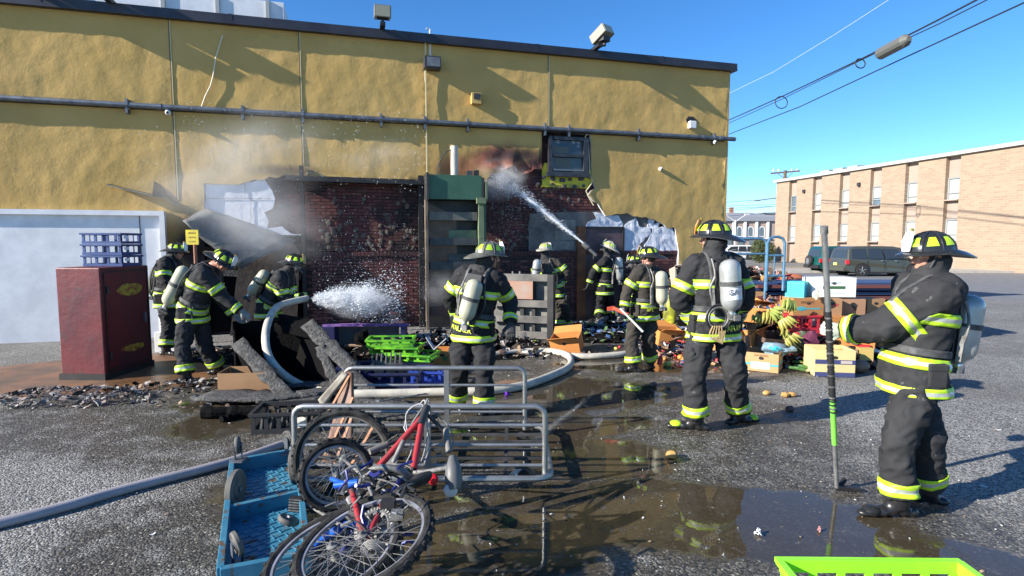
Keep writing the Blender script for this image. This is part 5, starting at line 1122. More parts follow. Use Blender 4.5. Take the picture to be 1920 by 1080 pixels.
STRP = mat('harness_strap', (.030, .031, .032), .7, var=(20, (.08, .08, .08))); LETT = mat('lime_lettering', (.55, .62, .06), .5)
def finish_(me_src, voxel, sm, seed, amp, fold, k=(6, 3)):
    """union of overlapping closed tubes -> one continuous surface with cloth folds"""
    o = bpy.data.objects.new('t', me_src); COL.objects.link(o)
    r = o.modifiers.new('r', 'REMESH'); r.mode = 'VOXEL'; r.voxel_size = voxel; r.use_smooth_shade = True
    if sm: s_ = o.modifiers.new('s', 'SMOOTH'); s_.factor = .6; s_.iterations = sm
    me = bpy.data.meshes.new_from_object(o.evaluated_get(bpy.context.evaluated_depsgraph_get())); bpy.data.objects.remove(o)
    if amp:
        so_ = Vector((seed*7.3, seed*2.1, seed))
        nrm = [v.normal.copy() for v in me.vertices]; out = []
        for v, n in zip(me.vertices, nrm):
            p = v.co
            a = noise.noise(Vector((p.x*k[0], p.y*k[0], p.z*k[1]*1.6))+so_)
            wq = Vector((noise.noise(p*3+so_), noise.noise(p*3.3-so_), a))*.5
            b = 1-3.2*abs(noise.noise(Vector((p.x*5+p.z*3, p.y*5, p.z*8))+so_+wq)); b = max(b, -.35)
            c = 1-3.0*abs(noise.noise(Vector((p.x*11-p.z*5, p.y*11+p.z*6, p.z*13))+so_+wq)); c = max(c, -.4)
            out.extend(p+n*(amp*(a*.35+b*.52*fold+c*.46*fold)))
        me.vertices.foreach_set('co', out)
    me.update(); me.polygons.foreach_set('use_smooth', [True]*len(me.polygons)); return me
def ring_sections(q, secs, m, n=22):
    V = []; F_ = []
    for (c, rt, fw, w_, d_) in secs:
        for k in range(n):
            a = 2*math.pi*k/n; ca, sa = math.cos(a), math.sin(a)
            ca = math.copysign(abs(ca)**.85, ca); sa = math.copysign(abs(sa)**.85, sa); V.append(c+rt*w_*ca+fw*d_*sa)
    N = len(secs)
    for i in range(N-1):
        for k in range(n): F_.append((i*n+k, i*n+(k+1) % n, (i+1)*n+(k+1) % n, (i+1)*n+k))
    F_ += [tuple(range(n-1, -1, -1)), tuple((N-1)*n+k for k in range(n))]; q.add(V, F_, m)
def bvh_of(me): return BVHTree.FromPolygons([v.co.copy() for v in me.vertices], [tuple(p.vertices) for p in me.polygons])
def band(parent, bv, c, ax, hw, mx, name='reflective_band', mats=None, off=.006, ref=None, arc_=None, rows=7, n=56, tilt=None):
    c = Vector(c); ax = Vector(ax).normalized(); u = (Vector(ref)-ax*Vector(ref).dot(ax)).normalized() if ref else ax.orthogonal().normalized(); v = ax.cross(u); q = MB(); V = []; full = arc_ is None
    N = n if full else n+1
    for i in range(rows):
        h = (i/(rows-1)-.5)*2*hw
        for k in range(N):
            a = 2*math.pi*k/n if full else arc_[0]+(arc_[1]-arc_[0])*k/n; e = u*math.cos(a)+v*math.sin(a); o = c+ax*h
            loc, nn, ix, d = bv.ray_cast(o, e, mx); rr = d if loc is not None else mx*.97
            V.append(o+e*(rr+off))
    if mats is None: mats = [LIM, LIM, SILV, SILV, LIM, LIM]
    for i in range(rows-1):
        for k in range(n):
            k2 = (k+1) % N if full else k+1
            q.add([V[i*N+k], V[i*N+k2], V[(i+1)*N+k2], V[(i+1)*N+k]], [(0, 1, 2, 3)], mats[min(i, len(mats)-1)])
    o = q.obj(name, parent, True); s_ = o.modifiers.new('thickness', 'SOLIDIFY'); s_.thickness = .003; s_.offset = 1; return o
def hand(parent, w_, d, pn, s, m, curl=.9, flip=1):
    """glove: palm, four bent fingers of unequal length and a side thumb; w_ wrist, d towards the knuckles, pn palm normal"""
    d = Vector(d).normalized(); pn = Vector(pn); pn = (pn-d*pn.dot(d)).normalized(); sd = d.cross(pn)*flip; q = MB(); w_ = Vector(w_)
    ring_sections(q, [(w_-d*.05*s, sd, pn, .040*s, .034*s), (w_, sd, pn, .036*s, .028*s), (w_+d*.05*s, sd, pn, .048*s, .024*s), (w_+d*.09*s, sd, pn, .047*s, .020*s)], m, 12)
    for k, (x, L_) in enumerate(((-.034, .070), (-.011, .080), (.012, .076), (.034, .060))):
        p = w_+d*.08*s+sd*x*s; a = 0; P = [p-d*.02*s, p]
        for j, f in enumerate((.45, .32, .23)):
            a += curl*(.55, .75, .6)[j]; p = p+(d*math.cos(a)+pn*math.sin(a))*L_*f*s*1.15; P.append(p)
        q.tube(P, [.0125*s, .0125*s, .012*s, .0115*s, .010*s], 8, m)
    b = w_+d*.025*s-sd*.036*s; q.tube([b, b+(-sd*.6+d*.6+pn*.2).normalized()*.045*s, b+(-sd*.6+d*.6+pn*.2).normalized()*.045*s+(d*.6+pn*.8*curl+sd*.1).normalized()*.035*s], [.018*s, .015*s, .012*s], 8, m)
    me = finish_(q.mesh('g'), .0065*s, 2, 1, 0, 0); me.materials.clear(); me.materials.append(m); return link('glove', me, parent)
def helmet(parent, M_, s, m, shield=WHT, lime=True, patches=8, trim=None):
    T = M_ @ Matrix.Scale(s, 4); ax, ay, az = .118, .145, .120; q = MB(); V = []; F_ = []; n = 32; rows = 9
    for i in range(rows+1):
        th = math.pi/2*i/rows
        for k in range(n):
            a = 2*math.pi*k/n; rib = 1+.018*max(0, math.cos(8*a/1.0))**6*math.sin(th*.9+.3); r_ = math.sin(th)*rib
            V.append(Vector((ax*r_*math.cos(a), ay*r_*math.sin(a), .03+az*math.cos(th))))
        for k in range(n) if i < rows else []: F_.append((i*n+k, i*n+(k+1) % n, (i+1)*n+(k+1) % n, (i+1)*n+k))
    q.add([T @ v for v in V], F_, m); o = q.obj('helmet', parent, True)
    q = MB(); V = []; F_ = []
    for k in range(n):
        a = 2*math.pi*k/n; ca, sa = math.cos(a), math.sin(a); ext = .022+(.100*(-sa)**2.2 if sa < 0 else .034*sa**2); dz = -.012-(.045*(-sa)**2 if sa < 0 else .0)
        for (e, z) in ((-.006, .034), (ext*.5, .03+dz*.4), (ext, .026+dz), (ext, .018+dz), (ext*.5, .020+dz*.4), (-.012, .020)): V.append(Vector((ca*(ax+e*.9), sa*(ay+e), z)))
    for k in range(n):
        k2 = (k+1) % n
        for j in range(6): F_.append((k*6+j, k*6+(j+1) % 6, k2*6+(j+1) % 6, k2*6+j))
    q.add([T @ v for v in V], F_, m); q.obj('brim', o, True)
    q = MB()
    for k in range(8):
        a = 2*math.pi*k/8; q.tube([T @ Vector((math.cos(a)*ax*math.sin(t)*1.01, math.sin(a)*ay*math.sin(t)*1.01, .03+az*math.cos(t)*1.02)) for t in [j*.26 for j in range(7)]], .0055*s, 6, m)
    q.obj('ribs', o, True)
    if lime:
        for k in range(patches):
            a = 2*math.pi*(k+.5)/8; V = []; F_ = []; g = 5
            for i in range(g+1):
                t = .78+(1.30-.78)*i/g; hwid = .17+.08*i/g
                for j in range(g+1): b = a+(j/g-.5)*2*hwid; V.append(T @ Vector((math.cos(b)*ax*math.sin(t)*1.022, math.sin(b)*ay*math.sin(t)*1.022, .03+az*math.cos(t)*1.022)))
            for i in range(g):
                for j in range(g): F_.append((i*(g+1)+j, i*(g+1)+j+1, (i+1)*(g+1)+j+1, (i+1)*(g+1)+j))
            q = MB(); q.add(V, F_, LIM); q.obj('lime_sticker', o, True)
    q = MB(); P = [(-.035, .150, .035), (.035, .150, .035), (.05, .140, .10), (.035, .12, .155), (0, .115, .165), (-.035, .12, .155), (-.05, .140, .10)]; q.prism([T @ Vector(p) for p in P], (T.to_3x3() @ Vector((0, .006, 0))), shield); q.obj('front_shield', o)
    q = MB(); q.ball(T @ Vector((0, .11, .168)), .012*s, mat('brass', (.5, .33, .08), .4, .8), 8); q.obj('shield_holder', o)
    q = MB(); q.tube([T @ Vector(p) for p in ((.1, .02, .02), (.085, .05, -.06), (.03, .07, -.125), (-.03, .07, -.125), (-.085, .05, -.06), (-.1, .02, .02))], .006*s, 5, STRP); q.obj('chin_strap', o, True)
    return o
DEBUG = False
def person(label, P, s=1.0, gear=GEAR, helm=HBL, tank='tan', glove=GLV, mask=False, glasses=False, seed=1, texts=(), shield=WHT, sleeve=1.0, extra=None, hood=True, group='firefighters at work in the yard', coatlen=.17):
    fL, fR = G(*P['fL']), G(*P['fR']); Y = P.get('Y', (fL.y+fR.y)/2); root = thing('person', label, 'person', ((fL.x+fR.x)/2, (fL.y+fR.y)/2, 0), 0, group)
    pel = at(P['pel'][0], P['pel'][1], Y+(P['pel'][2] if len(P['pel']) > 2 else 0)); nk = at(P['neck'][0], P['neck'][1], Y+(P['neck'][2] if len(P['neck']) > 2 else 0)); hd = at(P['head'][0], P['head'][1], Y+(P['head'][2] if len(P['head']) > 2 else 0))
    ya = R(P['yaw']); rt = Vector((math.sin(ya), -math.cos(ya), 0)); f0 = Vector((math.cos(ya), math.sin(ya), 0))
    spn = (nk-pel).normalized(); rt = (rt-spn*rt.dot(spn)).normalized(); fw = spn.cross(rt); fw = -fw if fw.dot(f0) < 0 else fw
    def onray(px, py, ref, L_, sg):
        d = ray(px, py).normalized(); o = Vector((0, 0, CAMZ)); b = (ref-o).dot(d); c = (ref-(o+d*b)).length
        return o+d*(b+(sg*math.sqrt(L_*L_-c*c) if c < L_ else 0))
    J = {}
    for sdn, sg in (('L', -1), ('R', 1)):
        sh = nk+rt*sg*.175*s-spn*.055*s; hp = pel+rt*sg*.095*s-Vector((0, 0, .03*s)); J['sh'+sdn] = sh; J['hp'+sdn] = hp
        J['el'+sdn] = onray(P['el'+sdn][0], P['el'+sdn][1], sh, .30*s, P['el'+sdn][2]); J['wr'+sdn] = onray(P['wr'+sdn][0], P['wr'+sdn][1], J['el'+sdn], .26*s, P['wr'+sdn][2])
        g = fL if sdn == 'L' else fR; J['an'+sdn] = g+Vector((0, 0, .10*s)); k = onray(P['kn'+sdn][0], P['kn'+sdn][1], hp, .42*s, P['kn'+sdn][2] if len(P['kn'+sdn]) > 2 else 1)
        mid = (hp+J['an'+sdn])/2
        if (k-mid).length > .22*s: k = mid+(k-mid).normalized()*.2*s
        J['kn'+sdn] = k
    hy = R(P['hyaw']); hp_ = R(P.get('hpitch', 0)); hf = Vector((math.cos(hy)*math.cos(hp_), math.sin(hy)*math.cos(hp_), math.sin(hp_))); hr = Vector((math.sin(hy), -math.cos(hy), 0))
    if P.get('hroll'): hr = Quaternion(hf, R(P['hroll'])) @ hr
    hu = hr.cross(hf); HM = Matrix((hr, hf, hu)).transposed().to_4x4(); HM.translation = hd
    # ---- body: one continuous surface (head, neck, trunk, limbs)
    q = MB(); h = lambda x, y, z: hd+hr*x*s+hf*y*s+hu*z*s; Rm = HM.to_3x3()
    q.ball(h(0, -.01, .035), Vector((.076, .096, .092))*s, SKIN, 18, rot=Rm); q.ball(h(0, .022, -.045), Vector((.058, .066, .068))*s, SKIN, 14, rot=Rm); q.ball(h(0, .058, -.095), Vector((.028, .024, .020))*s, SKIN, 10, rot=Rm)
    q.tube([h(0, .085, .012), h(0, .112, -.030)], [.010*s, .017*s], 8, SKIN); q.ball(h(0, .108, -.034), Vector((.019, .014, .012))*s, SKIN, 8, rot=Rm)
    q.ball(h(0, .082, -.066), Vector((.028, .010, .006))*s, SKIN, 8, rot=Rm); q.ball(h(0, .080, -.078), Vector((.024, .010, .006))*s, SKIN, 8, rot=Rm); q.ball(h(0, .078, .030), Vector((.050, .014, .010))*s, SKIN, 8, rot=Rm)
    for sg in (-1, 1): q.ball(h(sg*.078, -.005, -.015), Vector((.012, .022, .032))*s, SKIN, 8, rot=Rm); q.ball(h(sg*.040, .062, -.035), Vector((.024, .022, .022))*s, SKIN, 8, rot=Rm)
    q.tube([nk-spn*.05*s, nk.lerp(hd, .45), h(0, -.01, -.04)], [.075*s, .060*s, .058*s], 12, SKIN)
    ring_sections(q, [(pel-spn*.06*s, rt, fw, .15*s, .11*s), (pel+spn*.05*s, rt, fw, .16*s, .12*s), (pel.lerp(nk, .35), rt, fw, .145*s, .11*s), (pel.lerp(nk, .7), rt, fw, .165*s, .125*s), (pel.lerp(nk, .92), rt, fw, .15*s, .10*s), (nk, rt, fw, .07*s, .07*s)], SKIN, 16)
    for x in 'LR':
        q.tube([J['sh'+x], J['el'+x], J['wr'+x], J['wr'+x]+(J['wr'+x]-J['el'+x]).normalized()*.06*s], [.055*s, .043*s, .030*s, .03*s], 10, SKIN); q.tube([J['hp'+x], J['kn'+x], J['an'+x]], [.085*s, .060*s, .042*s], 10, SKIN)
        fy = R(P['fy'+x]); q.ball(J['an'+x]+Vector((math.cos(fy)*.06, math.sin(fy)*.06, -.055))*s, Vector((.07, .030, .022))*s, SKIN, 10, rot=Matrix.Rotation(fy, 3, 'Z'))
    me = finish_(q.mesh('b'), .0095*s, 3, seed, 0, 0); me.materials.clear(); me.materials.append(SKIN); body = link('body', me, root)
    # ---- eyes, hair, glasses, mask
    for sg in (-1, 1):
        e = MB(); e.ball(h(sg*.030, .0835, .006), .0105*s, mat('eye_white', (.6, .55, .5), .3), 8); e.ball(h(sg*.030, .0915, .006), .005*s, BLK, 6); e.obj('eye', root, True)
    q = MB(); q.ball(h(0, -.022, .02), Vector((.083, .094, .085))*s, mat('dark_hair', (.03, .022, .016), .8), 16, rot=Rm); q.obj('hair', root, True)
    if glasses:
        q = MB(); q.ball(h(.032, .098, .006), Vector((.027, .008, .018))*s, BLK, 10, rot=Rm); q.ball(h(-.032, .098, .006), Vector((.027, .008, .018))*s, BLK, 10, rot=Rm); q.tube([h(.085, 0, .01), h(.06, .085, .01), h(-.06, .085, .01), h(-.085, 0, .01)], .004*s, 5, BLK); q.obj('sunglasses', root, True)
    if mask:
        q = MB(); q.ball(h(0, .060, -.02), Vector((.072, .070, .090))*s, mat('mask_lens', (.10, .10, .10), .1, spec=.8), 16, rot=Rm); o = q.obj('face_mask', root, True)
        q = MB(); q.tube([h(0, .11, -.075), h(0, .16, -.10)], [.035*s, .03*s], 12, BPL); q.tube([h(-.07, .04, .03), h(-.085, -.04, .03)], .01*s, 6, mat('yellow_strap', (.55, .5, .1), .6)); q.tube([h(.07, .04, .03), h(.085, -.04, .03)], .01*s, 6, mat('yellow_strap', (.5, .5, .1), .6)); q.obj('regulator', o, True)
    helmet(root, HM @ Matrix.Translation((0, 0, .012)) @ Matrix.Rotation(R(-4), 4, 'X'), s*1.02, helm, shield)
    # ---- hood / collar
    if hood:
        q = MB(); ring_sections(q, [(nk-spn*.02*s, rt, fw, .125*s, .115*s), (nk+spn*.035*s, rt, fw, .103*s, .104*s), (nk.lerp(hd, .55)-hf*.008, hr, hf, .090*s, .092*s), (h(0, -.03, .0), hr, hf, .088*s, .085*s)], UND, 18)
        me = finish_(q.mesh('h'), .011*s, 2, seed+4, .010*s, 1.2, (10, 12)); me.materials.clear(); me.materials.append(UND); link('hood', me, root)
    # ---- coat
    q = MB(); dn = Vector((0, 0, -1)); r_h = rt.copy(); r_h.z = 0; r_h.normalize(); f_h = Vector((-r_h.y, r_h.x, 0)); f_h = f_h if f_h.dot(f0) > 0 else -f_h
    hemc = pel+dn*coatlen*s-f0*.0
    ring_sections(q, [(hemc, r_h, f_h, .225*s, .185*s), (hemc+Vector((0, 0, .06*s)), r_h, f_h, .222*s, .18*s), (pel, rt, fw, .208*s, .170*s), (pel.lerp(nk, .22), rt, fw, .185*s, .150*s), (pel.lerp(nk, .34), rt, fw, .190*s, .155*s), (pel.lerp(nk, .60), rt, fw, .215*s, .165*s), (pel.lerp(nk, .80), rt, fw, .215*s, .150*s), (pel.lerp(nk, .93), rt, fw, .180*s, .125*s), (nk+spn*.005*s, rt, fw, .115*s, .105*s), (nk+spn*.045*s, rt, fw, .098*s, .098*s)], gear, 26)
    for x in 'LR':
        sh, el, wr = J['sh'+x], J['el'+x], J['wr'+x]; pts = smooth([sh.lerp(nk, .35), sh, sh.lerp(el, .5), el, el.lerp(wr, .5), wr.lerp(el, .02)], 4); rr = []
        for i in range(len(pts)):
            t = i/(len(pts)-1); rr.append(s*sleeve*(.072+.020*math.sin(min(1, t*3)*1.57)-.034*max(0, t-.3)/.7))
        q.tube(pts, rr, 16, gear)
    me = finish_(q.mesh('c'), .0125*s, 3, seed, .016*s, 1.0); me.materials.clear(); me.materials.append(gear); coat = link('coat', me.copy(), root); bvc = bvh_of(me)
    # ---- trousers
    q = MB(); q.ball(pel-Vector((0, 0, .06*s)), Vector((.165, .135, .13))*s, gear, 18, rot=Matrix.Rotation(ya-math.pi/2, 3, 'Z'))
    for x in 'LR':
        hp, kn, an = J['hp'+x], J['kn'+x], J['an'+x]; pts = smooth([hp+Vector((0, 0, .03)), hp.lerp(kn, .5), kn, kn.lerp(an, .5), an+Vector((0, 0, .035*s))], 5); nn = len(pts); rr = [s*(.118-.030*min(1, i/(nn-1)*1.7)+.016*max(0, i/(nn-1)-.65)/.35) for i in range(nn)]; q.tube(pts, rr, 16, gear)
        if P.get('pocket', True): m1 = hp.lerp(kn, .55); sgn = -1 if x == 'L' else 1; q.ball(m1+rt*sgn*.09*s, Vector((.035, .085, .10))*s, gear, 12, rot=Matrix.Rotation(ya-math.pi/2, 3, 'Z'))
    me = finish_(q.mesh('p'), .0125*s, 3, seed+9, .018*s, 1.15); me.materials.clear(); me.materials.append(gear); link('trousers', me.copy(), root); bvt = bvh_of(me)
    # ---- boots, gloves, bands
    for x in 'LR':
        an = J['an'+x]; fy = R(P['fy'+x]); e = Vector((math.cos(fy), math.sin(fy), 0)); sd = Vector((-e.y, e.x, 0)); g = Vector((an.x, an.y, 0)); q = MB()
        q.tube([an+Vector((0, 0, .10*s)), an, g+Vector((0, 0, .06*s))], [.078*s, .070*s, .062*s], 14, BOOT)
        for (t, w_, hh) in ((-.085, .040, .05), (-.03, .046, .075), (.04, .048, .085), (.10, .050, .058), (.16, .052, .050), (.205, .042, .040)): q.ball(g+e*t*s+Vector((0, 0, hh*s*.62)), Vector((.052, w_, hh*.62))*s, BOOT, 12, rot=Matrix.Rotation(fy, 3, 'Z'))
        me = finish_(q.mesh('bt'), .0095*s, 3, seed, 0, 0)
        for v in me.vertices: v.co.z = max(v.co.z, .004)
        me.materials.clear(); me.materials.append(BOOT); bo = link('boot', me, root)
        q = MB(); q.ball(g+e*.165*s+Vector((0, 0, .045*s)), Vector((.055, .056, .028))*s, LIM if P.get('limetoe') else BOOT, 12, rot=Matrix.Rotation(fy, 3, 'Z')); q.obj('toe_cap', bo, True)
        hw_ = .042*s; kn = J['kn'+x]; band(root, bvt, kn.lerp(an, .74), an-kn, hw_, .16*s, ref=(1, 0, .1))
        el, sh, wr = J['el'+x], J['sh'+x], J['wr'+x]; band(root, bvc, sh.lerp(el, .66), el-sh, .040*s, .125*s*sleeve, ref=(1, .1, .3)); band(root, bvc, el.lerp(wr, .78), wr-el, .032*s, .10*s*sleeve, ref=(1, .1, .3))
        hdn = P.get('hd'+x); dd = (wr-el).normalized()
        if hdn: dd = Vector(hdn).normalized()
        hand(root, wr+(wr-el).normalized()*.02*s, dd, P.get('pn'+x, (0, 0, -1)) if abs(dd.z) < .8 else fw*1.0, s*1.1, glove, P.get('curl', .85), 1 if x == 'R' else -1)
    chest = pel.lerp(nk, .60); band(root, bvc, chest, spn, .040*s, .26*s, ref=rt, n=72)
    band(root, bvc, hemc+Vector((0, 0, .035*s)), Vector((0, 0, 1)), .036*s, .30*s, ref=r_h, n=72)
    if P.get('waistband', True): band(root, bvc, pel+Vector((0, 0, .045*s)), spn, .036*s, .30*s, ref=rt, n=72)
    # ---- lettering wrapped on the coat
    for (tx, size, zoff, th0, sq) in texts:
        c0_ = pel+spn*zoff*s; me = text(tx, size*s, LETT, Matrix(), .0006, True, sq)
        for v in me.vertices:
            th = v.co.x/(.20*s)+th0; e = (-fw*math.cos(th)+rt*math.sin(th)); o = c0_+Vector((0, 0, 1))*v.co.y; loc, nn, ix, d = bvc.ray_cast(o, e, .4); rr = d if loc is not None else .2*s
            v.co = o+e*(rr+.012+v.co.z)
        link('lettering', me, root)
    # ---- breathing apparatus
    if tank:
        if 'tank' in P: (ax_, ay_), (bx2, by2), dy = P['tank']; a, b = at(ax_, ay_, Y+dy), at(bx2, by2, Y+dy)
        else: a = pel.lerp(nk, .92)-fw*.27*s; b = pel.lerp(nk, .12)-fw*.27*s
        ax2 = (b-a).normalized(); q = MB(); r_ = .085*s; L_ = (b-a).length; T = Matrix.Translation(a) @ ax2.to_track_quat('Z', 'Y').to_matrix().to_4x4()
        q.lathe([(.012, -.0), (r_*.5, .008), (r_*.82, .03), (r_*.97, .06), (r_, .09), (r_, L_-.11), (r_*.95, L_-.07), (r_*.75, L_-.035), (r_*.42, L_-.012), (.03, L_), (.028, L_+.03)], 24, TNK[tank], T); tk = q.obj('air_tank', root, True)
        q = MB(); q.lathe([(.03, L_+.01), (.034, L_+.03), (.026, L_+.05), (.026, L_+.075)], 10, CHR, T); c = a+ax2*(L_+.055); q.box(c+rt*.03, (.09*s, .05*s, .05*s), DUST, rot=Matrix.Rotation(ya, 3, 'Z')); q.tube([c, c+rt*.10*s, c+rt*.12*s+fw*.1*s], .018*s, 8, BPL); q.obj('valve', tk, True)
        q = MB(); q.tube([a+ax2*L_*.42, a+ax2*L_*.50], r_+.006, 24, STRP); q.obj('tank_strap', tk, True)
        q = MB(); m1 = pel.lerp(nk, .5)-fw*.175*s; q.bar(pel.lerp(nk, .10)-fw*.185*s, pel.lerp(nk, .95)-fw*.165*s, .17*s, .035*s, BPL, up=fw); q.obj('back_plate', root, bevel=.01)
        if P.get('tanktext'):
            tv = Vector((0, -1, 0)); tv = (tv-ax2*tv.dot(ax2)).normalized(); q_ = frame(a+ax2*L_*.62+tv*(r_+.003), tv.cross(ax2), -ax2); 
            lab = MB(); V = []; 
            for i in range(13):
                th = (i/12-.5)*2.0; e = tv*math.cos(th)+tv.cross(ax2)*math.sin(th)
                V += [a+ax2*L_*.54+e*(r_+.002), a+ax2*L_*.76+e*(r_+.002)]
            lab.add(V, [(2*i, 2*i+1, 2*i+3, 2*i+2) for i in range(12)], WHT); lab.obj('label', tk, True)
            me = text(P['tanktext'], .062*s, mat('label_grey', (.12, .14, .18), .6), q_ @ Matrix.Translation((0, 0, .002)), .001, True); link('lettering', me, tk)
    if tank:
        for sg in (-1, 1):
            V = []; cc = pel.lerp(nk, .70)
            for i in range(15):
                th = -.35+i/14*3.4; e = (-fw*math.cos(th)+spn*math.sin(th)).normalized(); oo = cc+rt*sg*.095*s; loc, nn, ix, d = bvc.ray_cast(oo, e, .35); rr = (d if loc is not None else .17*s)+.012
                for wv in (-.024, .024): V.append(oo+e*rr+rt*wv*s)
            q = MB(); q.add(V, [(2*i, 2*i+1, 2*i+3, 2*i+2) for i in range(14)], STRP); o = q.obj('shoulder_strap', root, True); o.modifiers.new('th', 'SOLIDIFY').thickness = .012
        band(root, bvc, pel.lerp(nk, .21), spn, .024*s, .30*s, 'waist_belt', [STRP]*6, .012, rt)
        q = MB(); a1 = pel.lerp(nk, .15)-fw*.2*s; q.tube(smooth([a1+rt*.1*s, a1+rt*.16*s+spn*.15*s, pel.lerp(nk, .7)-fw*.19*s+rt*.13*s, nk+rt*.10*s-fw*.10*s, nk+rt*.13*s+fw*.10*s]), .011*s, 7, BPL); q.tube(smooth([a1-rt*.08*s, a1-rt*.14*s+spn*.2*s, pel.lerp(nk, .75)-fw*.20*s-rt*.10*s, nk-rt*.09*s-fw*.12*s]), .009*s, 7, DUST); q.obj('air_hose', root, True)
        q = MB(); q.bar(pel.lerp(nk, .15)-fw*.2*s-rt*.10*s, pel.lerp(nk, .55)-fw*.19*s-rt*.115*s, .035*s, .03*s, DUST); q.ball(pel.lerp(nk, .1)-fw*.2*s+rt*.05*s, .035*s, BPL, 8); q.obj('gauge', root)
    for sg in (-1, 1):
        c_ = pel+rt*sg*.205*s-fw*.03*s-Vector((0, 0, .02*s)); q = MB(); q.box(c_, (.05*s, .11*s, .15*s), gear, rot=Matrix.Rotation(ya-math.pi/2, 3, 'Z')); q.box(c_+Vector((0, 0, .055*s)), (.058*s, .118*s, .05*s), gear, rot=Matrix.Rotation(ya-math.pi/2, 3, 'Z')); q.obj('coat_pocket', root, bevel=.012)
    c_ = pel.lerp(nk, .16)+rt*.19*s+fw*.03*s; q = MB(); q.tube([c_+Vector((math.sin(a)*.03, 0, math.cos(a)*.04))*s for a in [j*.7 for j in range(9)]], .006, 6, CHR, closed=True); q.tube([c_-Vector((0, 0, .04)), c_-Vector((0, 0, .16))*s+fw*.02], .016*s, 8, BPL); q.obj('carabiner', root, True)
    q = MB(); q.box(pel.lerp(nk, .86)+fw*.13*s-rt*.08*s, (.05*s, .04*s, .10*s), BPL, rot=Matrix.Rotation(ya-math.pi/2, 3, 'Z')); q.obj('radio', root, bevel=.006)
    if extra: extra(root, dict(J=J, pel=pel, nk=nk, hd=hd, rt=rt, fw=fw, spn=spn, s=s, bv=bvc))
    if DEBUG: print('PERSON', label[:30], {k: round((J[b]-J[a]).length/s, 2) for k, a, b in (('shinL', 'knL', 'anL'), ('shinR', 'knR', 'anR'), ('thL', 'hpL', 'knL'), ('thR', 'hpR', 'knR'), ('faL', 'elL', 'wrL'), ('faR', 'elR', 'wrR'))}, 'spine', round((nk-pel).length/s, 2), 'head', round((hd-nk).length/s, 2))
    return root, J
DEBUG = False
def coil(root, d):
    c = d['pel']-d['fw']*.24*d['s']-d['rt']*.10+Vector((0, 0, .06)); q = MB(); u = d['rt']; v = d['spn']
    for k in range(4): q.tube([c+(u*math.cos(a)+v*math.sin(a))*(.085+.012*k)-d['fw']*.012*(k % 2) for a in [j*.3307 for j in range(19)]], .011, 6, BPL if k != 1 else DUST, closed=True)
    q.obj('coiled_strap', root, True)
    q = MB(); c2 = c+Vector((0, 0, -.07))-d['fw']*.03
    for k in range(5): q.tube(smooth([c2+u*(-.06+k*.02), c2+u*(-.09+k*.03)-v*.08, c2+u*(-.03+k*.015)-v*(.13+.01*k), c2+u*(.02+k*.01)-v*.05]), .006, 5, mat('tan_rope', (.42, .30, .14), .8))
    q.obj('rope', root, True)
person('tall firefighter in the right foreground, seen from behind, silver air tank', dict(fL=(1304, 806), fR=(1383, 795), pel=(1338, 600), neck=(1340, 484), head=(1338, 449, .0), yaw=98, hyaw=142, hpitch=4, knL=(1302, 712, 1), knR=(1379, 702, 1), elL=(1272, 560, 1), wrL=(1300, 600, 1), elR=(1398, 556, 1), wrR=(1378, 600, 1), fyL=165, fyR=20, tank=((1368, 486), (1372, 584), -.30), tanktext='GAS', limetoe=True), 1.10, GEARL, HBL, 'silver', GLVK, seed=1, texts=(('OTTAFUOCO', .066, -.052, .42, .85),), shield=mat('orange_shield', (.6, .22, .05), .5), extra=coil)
person('firefighter in the middle seen from behind, coat tail lettered in lime', dict(fL=(857, 770), fR=(906, 786), pel=(888, 609), neck=(903, 508), head=(917, 483, .0), yaw=72, hyaw=28, hpitch=0, knL=(861, 694, 1), knR=(909, 697, 1), elL=(843, 556, 1), wrL=(858, 592, 1), elR=(956, 566, 1), wrR=(957, 606, -1), fyL=120, fyR=50, tank=((893, 524), (871, 603), -.27)), 1.0, GEAR, HMT, 'tan', GLVK, seed=2, texts=(('WALKER', .075, -.040, -.42, .95), ('H', .09, .40, -.45, .9)), coatlen=.16)
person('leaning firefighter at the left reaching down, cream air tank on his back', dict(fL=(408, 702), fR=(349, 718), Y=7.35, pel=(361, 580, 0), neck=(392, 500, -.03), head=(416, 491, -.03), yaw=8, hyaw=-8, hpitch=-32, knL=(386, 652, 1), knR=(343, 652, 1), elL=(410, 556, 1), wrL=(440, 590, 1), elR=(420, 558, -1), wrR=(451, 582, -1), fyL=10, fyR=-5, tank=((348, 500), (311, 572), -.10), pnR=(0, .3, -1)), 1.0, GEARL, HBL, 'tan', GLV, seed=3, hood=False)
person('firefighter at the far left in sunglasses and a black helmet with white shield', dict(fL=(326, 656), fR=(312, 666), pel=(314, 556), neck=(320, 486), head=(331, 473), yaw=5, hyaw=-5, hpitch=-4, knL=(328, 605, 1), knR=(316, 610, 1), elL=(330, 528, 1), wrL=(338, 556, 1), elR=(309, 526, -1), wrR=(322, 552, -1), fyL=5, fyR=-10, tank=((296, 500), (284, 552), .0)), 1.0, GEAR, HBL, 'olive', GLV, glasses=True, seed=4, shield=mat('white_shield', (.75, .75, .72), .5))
person('stooping firefighter with face mask spraying water low at the bay', dict(fL=(522, 662), fR=(494, 672), pel=(503, 574), neck=(536, 513), head=(552, 496), yaw=-2, hyaw=-5, hpitch=-8, knL=(528, 620, 1), knR=(512, 622, 1), elL=(548, 555, 1), wrL=(575, 557, 1), elR=(534, 562, -1), wrR=(566, 558, -1), fyL=0, fyR=-10, tank=((500, 508), (468, 552), -.12), hdR=(1, .2, 0)), 1.0, GEARL, HBL, 'tan', GLVK, mask=True, seed=5, shield=mat('tan_shield', (.42, .33, .15), .5))
